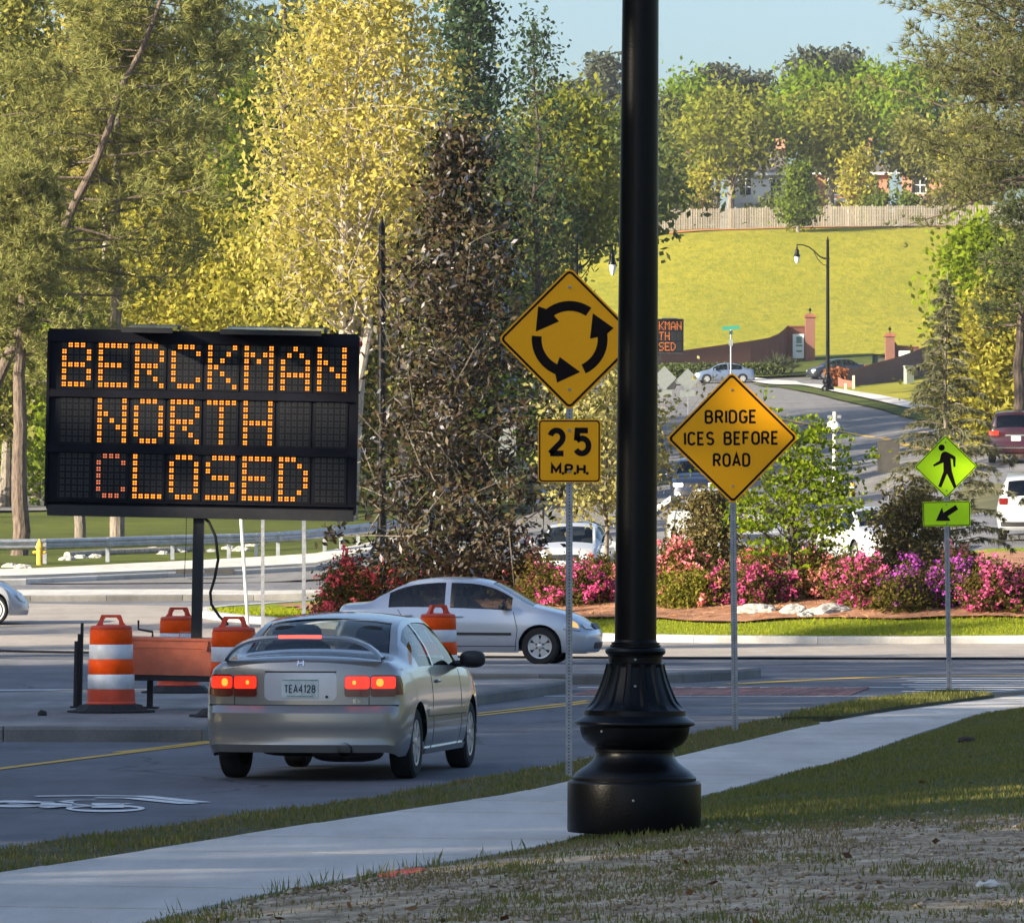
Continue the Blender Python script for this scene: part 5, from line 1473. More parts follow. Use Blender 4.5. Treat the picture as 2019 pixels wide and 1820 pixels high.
# --- traffic beyond the island
def dress_front(k, lamp=M_HEADL, grille=(-.40, .40, .60, .74), hl=(.42, .70, .62, .74), plate=False):
    k.front('grille', rr2(grille[0], grille[1], grille[2], grille[3], .03), M_TRIM)
    for sd in (-1, 1):
        xa, xb = sorted((sd*hl[0], sd*hl[1])); k.front('headlight', rr2(xa, xb, hl[2], hl[3], .03), lamp)
    k.front('lower_grille', rr2(-.5, .5, grille[2] - .26, grille[2] - .14, .03), M_TRIM)
def dress_rear(k, lights, plate, lit=False, bar=None):
    for sd in (-1, 1):
        xa, xb = sorted((sd*lights[0], sd*lights[1])); k.rear('tail_light', rr2(xa, xb, lights[2], lights[3], .03), M_REDON if lit else M_REDL)
    k.rear('number_plate', rr2(-.155, .155, plate, plate + .155, .01), M_PLATE, .012)
    if bar: k.rear('chrome_bar', ribbon_poly([(-.35, bar), (.35, bar)], .035), M_CHROME, .014)
w1 = Car('sedan', 'white sedan with a sunroof facing us behind the pink azaleas', 'cars beyond the roundabout island', SEDAN, M_WHITE_P, step=.11)
w1.place((1135 - CX)*151/F, 151 + 1.5, R(180 - 9)); dress_front(w1); w1.mirrors(3.0, .99, M_WHITE_P)
sr = MB(); sr.grid([[(x, y - w1.L/2, w1.top(y) + .004 - .05*(abs(x)/.57)**2.2) for x in np.linspace(-.38, .38, 5)] for y in (1.75, 2.05, 2.3)]); sr.build('sunroof', M_GLASSD, w1.t)
nv = Car('suv', 'navy SUV with bright headlights coming down behind the bridge sign', 'cars beyond the roundabout island', SUV, paint('navy_paint', (.015, .022, .05)), glass=M_GLASSD, step=.13)
x, d = hit(1378, 1001, 100); nv.place((1380 - CX)*d/F, d + 2, R(180 - 4)); dress_front(nv, M_HEADON, (-.38, .38, .72, .86), (.44, .78, .74, .86))
for sd in (-1, 1): nv.front('fog_light', [(sd*.62 + .10*math.cos(R(a)), .48 + .06*math.sin(R(a))) for a in range(0, 360, 30)], M_HEADON)
nv.mirrors(2.95, 1.12, paint('navy_mirror', (.015, .022, .05)))
TRUCK = dict(SUV, L=5.6, W=.98, sill=.42, R=.40, aR=.47, yr=1.1, yf=4.65, cat='pickup truck',
    top=[(0, 1.28), (.1, 1.32), (1.75, 1.32), (1.85, 1.45), (2.0, 1.85), (2.2, 1.93), (2.9, 1.95), (3.3, 1.9), (3.95, 1.42), (4.2, 1.36), (5.0, 1.30), (5.4, 1.22), (5.6, 1.05)],
    belt=[(0, 1.2), (2, 1.26), (3.5, 1.24), (4.5, 1.18), (5.6, .95)], hw=[(0, .94), (.5, .98), (5.0, .98), (5.6, .90)], rw=[(0, .9), (1.7, .9), (2.0, .72), (3.2, .72), (3.95, .84), (5.6, .80)],
    rear=[(.4, .0), (1.3, .02)], front=[(.40, .06), (.55, .0), (.8, .0), (.85, .06), (1.3, .10)], bow_r=.04, bow_f=.12, rear_glass=(1.88, 1.98), front_glass=(3.36, 3.9), side_glass=[(2.15, 2.75), (2.83, 3.6)])
tk = Car('pickup_truck', 'white pickup truck facing us behind the round olive bush, dark grille showing', 'cars beyond the roundabout island', TRUCK, M_WHITE_P, step=.14)
tk.place((1436 - CX)*160/F, 163, R(180 + 12)); dress_front(tk, M_HEADL, (-.62, .62, .84, 1.10), (.66, .88, .88, 1.06)); tk.front('bumper', rr2(-.9, .9, .55, .76, .05), M_CHROME, .02)
for sd in (-1, 1): tk.front('fog_light', [(sd*.70 + .07*math.cos(R(a)), .65 + .07*math.sin(R(a))) for a in range(0, 360, 30)], M_TRIM, .028)
tk.front('grille_bar', ribbon_poly([(-.62, .97), (.62, .97)], .05), M_CHROME, .016)
tk.mirrors(3.6, 1.42, M_TRIM, (.12, .07, .13))
w2 = Car('hatchback', 'white car mostly hidden behind the small green maple, windscreen towards us', 'cars beyond the roundabout island', SEDAN, M_WHITE_P, step=.13)
w2.place((1722 - CX)*152/F, 153.5, R(180 + 14)); dress_front(w2)
rs = Car('suv', 'white SUV seen from behind at the right edge, behind the cedar', 'cars beyond the roundabout island', SUV, M_WHITE_P, glass=M_GLASSD, step=.12)
x, d = hit(2035, 1068, 100); rs.place((2052 - CX)*d/F, d + 2, R(-6)); dress_rear(rs, (.62, .84, .95, 1.12), .72)
rs.rear('rear_bumper', rr2(-.80, .80, .40, .52, .03), M_TRIM)
bs = Car('suv', 'burgundy SUV seen from behind at the right edge, furthest up the near queue', 'cars beyond the roundabout island', SUV, paint('burgundy_paint', (.045, .006, .010), metal=.2), glass=M_GLASSD, step=.12)
x, d = hit(2010, 914, 100); bs.place((2014 - CX)*d/F, d + 2, R(-5)); dress_rear(bs, (.56, .86, .92, 1.06), .74, True, .92)
bs.rear('lower_bar', ribbon_poly([(-.7, .52), (.7, .52)], .04), M_CHROME, .012)
rf = MB()
for sx in (-.6, .6): rf.tube([(sx, -1.6, 1.70), (sx, -1.4, 1.75), (sx, .3, 1.77), (sx, .5, 1.72)], .02, 6)
rf.build('roof_rails', M_CHROME, bs.t)
bl_ = Car('sedan', 'blue sedan turning at the top of the road above the bridge sign', 'cars at the hilltop junction', SEDAN, paint('steel_blue_paint', (.15, .20, .30)), step=.13)
x, d = hit(1428, 757, 300); bl_.place(x, d + 1, R(90 + 5)); dress_front(bl_, M_HEADON)
for sd in (-1, 1): bl_.gap([(2.03, .24), (2.03, .93)], sd, .02); bl_.gap([(3.18, .24), (3.15, .89)], sd, .02)
bl_.mirrors(3.0, .99, bl_.paint)
dk = Car('sedan', 'dark sedan waiting between the two brick entrance walls', 'cars at the hilltop junction', SEDAN, paint('charcoal_blue_paint', (.02, .025, .035)), step=.13)
x, d = hit(1650, 750, 300); dk.place(x, d + 1.5, R(90 + 22)); dress_front(dk, M_HEADON); dress_rear(dk, (.5, .74, .74, .9), .6, True); dk.mirrors(3.0, .99, dk.paint)
for sd in (-1, 1): dk.side('tail_light', [(.0, .76), (.25, .78), (.25, .92), (.0, .9)], M_REDON, sd)

# ------------------------------------------------------------------ vegetation
def rvec(n, r):
    v = r.normal(size=(n, 3)); return v / np.linalg.norm(v, axis=1)[:, None]
def leaf_mesh(name, P, size, mat, parent, r, asp=.55, up=0.0, N=None):
    """one diamond per leaf at random tilt"""
    n = len(P); a = rvec(n, r)
    b = rvec(n, r)
    if up:
        a[:, 2] *= (1 - up); a /= np.linalg.norm(a, axis=1)[:, None]; b[:, 2] *= (1 - up)
    b -= a*(a*b).sum(1)[:, None]; b /= np.maximum(np.linalg.norm(b, axis=1), 1e-6)[:, None]
    s = (size*(.65 + .7*r.random(n)))[:, None] if np.isscalar(size) else (size*(.65 + .7*r.random(n)))[:, None]
    V = np.stack([P + a*s, P + b*s*asp, P - a*s, P - b*s*asp], 1).reshape(-1, 3)
    Fq = np.arange(4*n).reshape(n, 4)
    return np_mesh(name, V, Fq, mat, parent)
def needle_mesh(name, C, D, ln, mat, parent, r, per=12, wid=.028, spread=.9):
    n = len(C); c = np.repeat(C, per, 0); d = np.repeat(D, per, 0)
    v = d + spread*rvec(n*per, r); v /= np.linalg.norm(v, axis=1)[:, None]
    w = np.cross(v, rvec(n*per, r)); w /= np.maximum(np.linalg.norm(w, axis=1), 1e-6)[:, None]
    l = (ln*(.7 + .6*r.random(n*per)))[:, None]
    base = c + v*.02
    V = np.stack([base + w*wid*.6, base - w*wid*.6, base + v*l], 1).reshape(-1, 3)
    return np_mesh(name, V, np.arange(3*n*per).reshape(-1, 3), mat, parent)
M_BARK = pm('grey_bark', (.17, .145, .12), rough=.95, var=.45, scale=3, stretch=(6, 6, 1), bump=.8, bscale=8)
M_BARKP = pm('pine_bark', (.11, .082, .064), rough=.95, var=.5, scale=3, stretch=(5, 5, 1.2), bump=1, bscale=6)
M_BARKL = pm('pale_bark', (.36, .31, .26), rough=.9, var=.4, scale=3, stretch=(5, 5, 1))
M_BARKM = pm('magnolia_bark', (.12, .10, .08), rough=.9, var=.4, scale=5, stretch=(4, 4, 1))
M_BARKD = pm('dark_bark', (.05, .038, .03), rough=.95, var=.4, scale=6, stretch=(4, 4, 1))
LM = {
 'gold': leafmat('golden_leaves', [(.44, .385, .09), (.53, .455, .115), (.33, .30, .06), (.49, .43, .14)], .5),
 'goldgreen': leafmat('yellow_green_leaves', [(.35, .33, .05), (.43, .38, .06), (.23, .24, .035), (.46, .40, .09)], .5),
 'lime': leafmat('lime_leaves', [(.19, .26, .018), (.26, .33, .024), (.13, .19, .015)], .5),
 'green': leafmat('fresh_green_leaves', [(.11, .16, .02), (.16, .21, .025), (.075, .11, .015)], .45),
 'brightgreen': leafmat('spring_green_leaves', [(.12, .20, .012), (.18, .26, .016), (.08, .13, .010)], .4),
 'olive': leafmat('olive_leaves', [(.21, .215, .05), (.29, .28, .07), (.15, .165, .04)], .45),
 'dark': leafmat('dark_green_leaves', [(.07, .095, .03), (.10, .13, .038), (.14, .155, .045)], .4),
 'bluegreen': leafmat('blue_green_leaves', [(.04, .075, .035), (.07, .11, .05), (.028, .05, .025)], .4),
 'maple': leafmat('maple_leaves', [(.19, .21, .03), (.25, .26, .035), (.14, .165, .022)], .45),
 'pine': leafmat('pine_needles', [(.16, .18, .055), (.23, .235, .075), (.30, .285, .10), (.18, .20, .06)], .35),
 'pineg': leafmat('olive_pine_needles', [(.11, .125, .045), (.16, .17, .06), (.22, .21, .08), (.085, .10, .04)], .3),
 'pined': leafmat('dark_pine_needles', [(.06, .08, .035), (.09, .11, .04), (.125, .135, .05)], .3),
 'farpine': leafmat('distant_pine_needles', [(.06, .075, .05), (.09, .10, .06), (.045, .058, .045)], .2),
 'cedar': leafmat('cedar_needles', [(.085, .10, .055), (.15, .155, .085), (.22, .21, .12), (.055, .07, .04)], .25),
 'magnolia': leafmat('bronze_leaves', [(.020, .026, .009), (.040, .040, .014), (.065, .042, .020), (.026, .032, .011), (.095, .066, .036), (.020, .028, .010)], .06, rough=.33, gloss=.32, back=(.044, .029, .015)),
 'dogwood': leafmat('pale_leaves', [(.34, .31, .10), (.44, .40, .17), (.22, .22, .06)], .4),
 'jmaple': leafmat('small_maple_leaves', [(.18, .25, .012), (.28, .34, .015), (.09, .15, .010), (.13, .19, .010)], .5),
 'bush': leafmat('bush_leaves', [(.12, .10, .035), (.19, .15, .06), (.07, .065, .022), (.25, .20, .09)], .35),
 'azleaf': leafmat('azalea_leaves', [(.06, .065, .014), (.12, .10, .02), (.035, .04, .010), (.17, .11, .035)], .35),
 'azlime': leafmat('azalea_light_leaves', [(.16, .17, .02), (.25, .22, .035), (.08, .09, .014)], .4),
 'grass': leafmat('grass_blades', [(.11, .145, .035), (.165, .185, .05), (.26, .22, .085), (.13, .155, .038)], .35),
 'grassdry': leafmat('dry_grass_blades', [(.11, .105, .035), (.28, .205, .10), (.17, .14, .055), (.38, .285, .155)], .3),
 'grassi': leafmat('island_grass_blades', [(.22, .28, .015), (.30, .32, .024), (.15, .20, .012)], .4),
}
FL = {
 'pink': leafmat('pink_blossom', [(.85, .20, .26), (.90, .36, .36), (.78, .12, .20)], .4),
 'coral': leafmat('coral_blossom', [(.85, .25, .24), (.90, .38, .33), (.70, .16, .18)], .4),
 'magenta': leafmat('magenta_blossom', [(.62, .06, .25), (.82, .18, .38), (.42, .035, .18)], .4),
 'red': leafmat('crimson_blossom', [(.62, .06, .10), (.78, .16, .18), (.42, .03, .07)], .3),
 'purple': leafmat('purple_blossom', [(.30, .05, .30), (.42, .09, .40), (.20, .03, .22)], .3),
}
def prof_of(shape):
    return {'oval': lambda t: math.sin(math.pi*min(1, max(0, .06 + .92*t**.8))), 'dome': lambda t: math.sqrt(max(0, 1 - (max(0, t - .25)/.76)**2.2))*(.55 + .45*min(1, t/.25)),
            'cone': lambda t: (1 - t)*.95 + .05 if t > .12 else .55 + 3.3*t, 'column': lambda t: min(1, 4*(1-t))*.9 + .1, 'magn': lambda t: float(np.interp(t, [0, .12, .3, .55, .8, 1], [.80, 1.0, .95, .72, .42, .10])), 'round': lambda t: math.sqrt(max(0, 1 - abs((t - .42)/.60)**2.3)), 'flame': lambda t: math.sin(math.pi*(.15 + .85*t)**.75)}[shape]
def broadleaf(name, label, base, Ht, r0, crown0, hw, shape, nlimb, leaves, ls, mat, bark, seed, group=None, cr=.6, stems=1, lean=0.0, asp=.55, sub=4, flat=1.0, cat='tree', offx=0.0, tip=.02, limbr=.35, inner=False):
    r = np.random.default_rng(seed); t = thing(name, label, cat, base, 0, group)
    tr = MB(); C = []
    pf = prof_of(shape); z0 = Ht*crown0
    for s in range(stems):
        a = 2*math.pi*s/max(1, stems) + r.random(); sx, sy = (0, 0) if stems == 1 else (math.cos(a)*hw*.22, math.sin(a)*hw*.22)
        n = 9; pts = []; wob = r.normal(size=(n, 2))*Ht*.008
        for i in range(n):
            f = i/(n-1); pts.append(Vector((offx*f**1.3 + lean*f*Ht + sx*f**.7 + wob[i, 0]*min(1, 3*f), sy*f**.7 + wob[i, 1]*min(1, 3*f), Ht*.96*f - (.25 if i == 0 else 0))))
        rad = [r0*(1 if stems == 1 else .7)*((1 - f)**.8)*(1.25 if f == 0 else 1) + tip for f in np.linspace(0, 1, n)]
        tr.tube(pts, rad, 8)
        k_l = nlimb//stems
        for k in range(k_l):
            tt = (k + r.random()*.8)/k_l; ze = z0 + (Ht - z0)*tt; R_ = hw*pf(tt)*(.70 + .38*r.random())
            az = 2.399963*k + s*1.1 + r.random()*.7
            zs = max(Ht*.08, ze - R_*(.45 + .5*r.random()))
            f = min(.98, zs/(Ht*.96)); i = int(f*(n-1)); q_ = f*(n-1)-i; p0 = pts[i].lerp(pts[min(n-1, i+1)], q_)
            cx = offx*(ze/Ht)**1.3 + lean*ze
            p3 = Vector((cx + math.cos(az)*R_, math.sin(az)*R_, ze))
            p1 = p0.lerp(p3, .35) + Vector((0, 0, -.02*R_)) + Vector(r.normal(size=3)*.05*R_); p2 = p0.lerp(p3, .7) + Vector((0, 0, .03*R_)) + Vector(r.normal(size=3)*.05*R_)
            rl = max(tip*1.2, limbr*(r0*(1-f) + tip))
            tr.tube([p0, p1, p2, p3], [rl, rl*.7, rl*.45, tip*.5], 5, caps=False)
            C.append((*p3, 1)); C.append((*p2, .8))
            if inner: C.append((*p1, .9)); C.append((*p1.lerp(p2, .5), .8)); C.append((*p0.lerp(p1, .5), .5))
            for q_ in range(sub):
                b = (p1, p2, p3)[int(r.integers(0, 3))]; e = b + Vector(r.normal(size=3)*(R_*.24 + .12))
                e.z += .12*R_
                tr.tube([b, b.lerp(e, .5) + Vector((0, 0, .03)), e], [rl*.4, rl*.25, tip*.4], 4, caps=False); C.append((*e, .85))
    tr.build('trunk', bark, t, smooth=True, fix=False)
    C = np.array(C); m = C[:, 3]/C[:, 3].sum(); idx = r.choice(len(C), leaves, p=m)
    crad = cr*(.55 + .9*r.random(len(C)))
    off = r.normal(size=(leaves, 3))*crad[idx][:, None]*np.array([.62, .62, .48*flat])
    P = C[idx, :3] + off
    P = P[P[:, 2] > .05]
    leaf_mesh('crown', P, ls, mat, t, r, asp=asp)
    return t
def pine(name, label, base, path, r0, limbs, mat, bark, seed, group=None, ln=.24, tufts=9, per=11, up=.15, wid=.03, sub=3, sr=.5, cat='pine tree'):
    """path: trunk points relative to base; limbs: (fraction of the trunk, azimuth, length, rise)"""
    r = np.random.default_rng(seed); t = thing(name, label, cat, base, 0, group)
    pts = [Vector(p) for p in path]; n = len(pts); L_ = [0]
    for i in range(1, n): L_.append(L_[-1] + (pts[i]-pts[i-1]).length)
    def on(f):
        s = f*L_[-1]; i = min(n-2, max(0, int(np.searchsorted(L_, s)) - 1)); return pts[i].lerp(pts[i+1], (s - L_[i])/max(1e-6, L_[i+1]-L_[i]))
    fine = [on(f) + Vector((*(r.normal(size=2)*.04), 0)) for f in np.linspace(0, 1, 16)]; fine[0].z -= .25
    tr = MB(); tr.tube(fine, [r0*(1-.93*f)**.8 + .015 for f in np.linspace(0, 1, 16)], 10)
    Cs, Ds = [], []
    for (f, az, ln_, rise) in limbs:
        p0 = on(f); d = Vector((math.cos(az), math.sin(az), 0))
        p1 = p0 + d*ln_*.4 + Vector((0, 0, rise*ln_*.25)) + Vector(r.normal(size=3)*.05*ln_); p2 = p0 + d*ln_*.75 + Vector((0, 0, rise*ln_*.6)) + Vector(r.normal(size=3)*.05*ln_); p3 = p0 + d*ln_ + Vector((0, 0, rise*ln_))
        rl = max(.02, r0*(1-f)*.36 + .012); tr.tube([p0, p1, p2, p3], [rl, rl*.75, rl*.5, .012], 6, caps=False)
        for q_ in range(sub):
            b = p0.lerp(p1, .8) if q_ == 0 else (p1.lerp(p2, r.random()) if q_ % 2 else p2.lerp(p3, r.random())); sd = Vector(r.normal(size=3)); sd.z = abs(sd.z)*.4
            e = b + (d*.6 + sd.normalized()*.9)*ln_*(.14 + .16*r.random()); tr.tube([b, b.lerp(e, .5), e], [rl*.4, rl*.3, .01], 4, caps=False)
            for h in range(tufts//2):
                Cs.append(tuple(b.lerp(e, .35 + .65*r.random()) + Vector(r.normal(size=3)*.22*sr))); Ds.append(tuple((e-b).normalized() + Vector((0, 0, up))))
        for h in range(tufts):
            g_ = .35 + .65*r.random(); p = p1.lerp(p2, (g_-.35)/.35) if g_ < .7 else p2.lerp(p3, (g_-.7)/.3)
            Cs.append(tuple(p + Vector(r.normal(size=3)*.28*sr))); Ds.append(tuple(d*.7 + Vector((0, 0, up + .3))))
    top = on(1.0)
    for h in range(tufts): Cs.append(tuple(top + Vector(r.normal(size=3)*.3*sr))); Ds.append((0, 0, 1))
    tr.build('trunk', bark, t, smooth=True, fix=False)
    needle_mesh('crown', np.array(Cs), np.array(Ds), ln, mat, t, r, per=per, wid=wid)
    return t
def px_h(py, d, gz): return wpt(0, py, d).z - gz
def tree_px(name, label, px, d, top, bot, wpx, shape, nl, leaves, ls, mat, bark, seed, r0=.18, **k):
    """a broadleaf placed by what the picture shows: crown from py=top to py=bot, half width wpx"""
    b = at(px, d); Ht = px_h(top, d, b.z); c0 = max(.06, px_h(bot, d, b.z)/Ht)
    return broadleaf(name, label, b, Ht, r0, c0, wpx*d/F, shape, nl, leaves, ls, LM[mat], bark, seed, **k)
def limb_fan(r, n, f0, f1, l0, l1, rise0, rise1):
    return [(f0 + (f1-f0)*k/n, 2.4*k + r.random()*.8, (l0 + (l1-l0)*k/n)*(.75 + .5*r.random()), rise0 + (rise1-rise0)*r.random()) for k in range(n)]

GW = 'trees of the wooded bank on the left'
tree_px('maple_tree', 'tall golden tree with several pale stems left of the bronze tree', 690, 212, -14, 590, 205, 'round', 96, 20000, .115, 'gold', M_BARKL, 11, r0=.26, group=GW, stems=4, cr=.75, sub=7, offx=.5)
tree_px('maple_tree', 'golden tree at the upper left behind the leaning pine, cut by the top edge', 200, 236, -60, 380, 105, 'oval', 40, 11000, .14, 'gold', M_BARKL, 12, group=GW, cr=.9)
tree_px('maple_tree', 'bright lime green tree low on the left behind the leaning pine trunk', 70, 240, 292, 560, 115, 'dome', 34, 9000, .15, 'lime', M_BARK, 13, group=GW, cr=.9)
tree_px('maple_tree', 'yellow green tree of the bank above the left part of the message board', 350, 224, 345, 700, 140, 'oval', 44, 13000, .13, 'goldgreen', M_BARKL, 14, group=GW, cr=.85, stems=2)
tree_px('maple_tree', 'fresh green tree filling the dark gap left of the golden tree', 500, 252, 180, 640, 95, 'oval', 34, 9000, .15, 'green', M_BARK, 15, group=GW, cr=1.0)
tree_px('maple_tree', 'dull olive tree at the top left corner', 10, 228, -120, 330, 110, 'oval', 36, 9000, .14, 'olive', M_BARK, 16, group=GW, cr=.9)
tree_px('maple_tree', 'low yellow green tree above the middle of the message board', 520, 222, 470, 800, 120, 'dome', 34, 9500, .13, 'goldgreen', M_BARK, 17, group=GW, cr=.85)
tree_px('maple_tree', 'olive tree behind the lamp left of the bronze tree', 790, 224, 540, 840, 110, 'dome', 34, 9000, .13, 'olive', M_BARKL, 18, group=GW, cr=.85)
tree_px('maple_tree', 'low dark green tree behind the right end of the message board', 640, 226, 640, 930, 110, 'dome', 30, 7500, .13, 'dark', M_BARK, 19, group=GW, cr=.9)
tree_px('maple_tree', 'yellow green tree at the left edge beside the near pine trunk', 130, 232, 590, 900, 90, 'dome', 34, 9000, .14, 'lime', M_BARK, 20, group=GW, cr=.8)
tree_px('maple_tree', 'low olive tree at the left edge below the lime tree', -20, 215, 480, 830, 95, 'dome', 34, 9000, .13, 'olive', M_BARK, 21, group=GW, cr=.8)
tree_px('maple_tree', 'tall slender blue green tree against the sky right of the golden tree', 930, 268, -70, 470, 82, 'flame', 46, 8500, .15, 'bluegreen', M_BARK, 22, group=GW, cr=.85, r0=.22)
tree_px('maple_tree', 'almost bare airy tree against the sky, left of the black lamp post', 1055, 262, 30, 520, 85, 'flame', 54, 2600, .12, 'bluegreen', M_BARKD, 23, group=GW, cr=.8, r0=.16, sub=7)
tree_px('maple_tree', 'yellow green tree with long sweeping limbs just left of the black lamp post', 1150, 300, 190, 470, 105, 'dome', 60, 9000, .17, 'maple', M_BARKD, 24, group=GW, cr=1.0, sub=7, offx=-1)
tree_px('maple_tree', 'dark green tree low behind the bronze tree', 960, 262, 380, 840, 110, 'oval', 40, 9500, .15, 'dark', M_BARK, 25, group=GW, cr=1.0)
tree_px('maple_tree', 'olive green tree between the bronze tree and the roundabout sign', 1035, 285, 430, 640, 50, 'dome', 34, 7000, .16, 'olive', M_BARK, 26, group=GW, cr=.9)
tree_px('maple_tree', 'mid green tree at the bottom of the bank behind the guardrail', 880, 240, 560, 900, 100, 'dome', 34, 8000, .14, 'green', M_BARK, 27, group=GW, cr=.9)
# pines of the bank
r = np.random.default_rng(31)
d = 182; b = at(-120, d)
path = [tuple(wpt(px, py, d) - b) for px, py in ((-120, 1020), (0, 745), (115, 480), (150, 400), (185, 322), (208, 285), (228, 200), (255, 140), (300, 55), (330, -60))]; path[0] = (0, 0, 0)
lf = [(f, a if math.sin(a) > -.35 or k % 6 == 0 else -a, l, q_) for k, (f, a, l, q_) in enumerate(limb_fan(r, 60, .44, .99, 5.0, 2.4, -.14, .16))]
pine('pine_tree', 'pine with a dark trunk leaning strongly to the right at the upper left', b, path, .21, lf, LM['pine'], M_BARKP, 32, group=GW, tufts=40, sr=1.1, ln=.30)
d = 186; b = at(230, d); Ht = px_h(-80, d, b.z)
pine('pine_tree', 'straight pine whose pale trunk stands behind the guardrail left of the mast', b, [(0, 0, 0), (-.05, 0, Ht*.5), (.1, 0, Ht*.8), (.3, 0, Ht)], .22, limb_fan(r, 30, .66, .99, 3.0, 1.2, -.1, .2), LM['pine'], M_BARK, 33, group=GW, tufts=20, sr=.9)
d = 178; b = at(36, d); Ht = px_h(330, d, b.z)
pine('pine_tree', 'near pine with a thick reddish trunk at the left edge beside the message board', b, [(0, 0, 0), (.06, 0, Ht*.5), (.2, 0, Ht)], .25, limb_fan(r, 44, .52, .99, 2.3, .9, -.35, .1), LM['pine'], M_BARKP, 34, group=GW, tufts=30, sr=.9)
d = 248
for px, tp, lab, sd in ((425, -150, 'tall dark pine behind the golden trees at the top', 35), (560, -120, 'dark pine just left of the golden crown at the top', 36), (800, -160, 'thin pine behind the golden crown at the top', 37)):
    b = at(px, d + 6*(sd % 3)); Ht = px_h(tp, d, b.z)
    pine('pine_tree', lab, b, [(0, 0, 0), (.1, 0, Ht*.5), (0, 0, Ht)], .26, limb_fan(r, 30 if sd != 37 else 12, .5, .99, 3.6 if sd != 37 else 2.2, 1.5, -.05, .25), LM['pined'], M_BARKD, sd, group=GW, tufts=20 if sd != 37 else 8, sr=1.0)
b = at(158, 188); pine('pine_tree', 'short stump-like pine behind the guardrail between the two pale trunks', b, [(0, 0, 0), (0, 0, 5), (.1, 0, 9)], .17, limb_fan(r, 16, .55, .98, 1.8, .8, -.2, .1), LM['pine'], M_BARK, 39, group=GW, tufts=16, sr=.7)
# the mass of wood behind them
def mass(name, label, boxes, n, ls, mat, seed, cr=1.6, per=150, asp=.6):
    r = np.random.default_rng(seed); Ps = []
    for (pa, pb, da, dbb, ya, yb, w) in boxes:
        k = max(1, int(n*w/per)); px = pa + (pb-pa)*r.random(k); dd_ = da + (dbb-da)*r.random(k); py = ya + (yb-ya)*r.random(k)
        X = (px-CX)*dd_/F; Z = np.maximum(CZ - (py-HY)*dd_/F, H(X, dd_) + .3)
        c = np.stack([X, dd_, Z], 1); cc = np.repeat(c, per, 0); rad = np.repeat(cr*(.5 + .9*r.random(k)), per)
        Ps.append(cc + r.normal(size=cc.shape)*rad[:, None]*np.array([.6, .6, .42]))
    P = np.concatenate(Ps); P = P[P[:, 2] > H(P[:, 0], P[:, 1]) - .1]
    o = leaf_mesh(name, P, ls, mat, None, r, asp=asp); tag(o, label, 'woods', kind='stuff'); return o
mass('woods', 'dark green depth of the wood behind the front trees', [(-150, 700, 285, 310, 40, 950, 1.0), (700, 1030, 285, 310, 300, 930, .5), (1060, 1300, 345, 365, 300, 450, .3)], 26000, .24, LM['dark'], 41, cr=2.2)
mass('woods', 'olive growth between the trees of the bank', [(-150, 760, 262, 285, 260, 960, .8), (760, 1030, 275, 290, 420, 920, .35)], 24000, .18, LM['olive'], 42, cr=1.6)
mass('woods', 'yellow green growth between the trees of the bank', [(-100, 760, 236, 262, 380, 900, .7), (820, 1230, 305, 330, 330, 440, .35)], 20000, .15, LM['goldgreen'], 43, cr=1.2)
mass('undergrowth', 'green shrubs along the foot of the wood', [(-150, 800, 226, 240, 840, 985, .5), (800, 1180, 240, 262, 780, 925, .4)], 16000, .14, LM['green'], 44, cr=1.1)

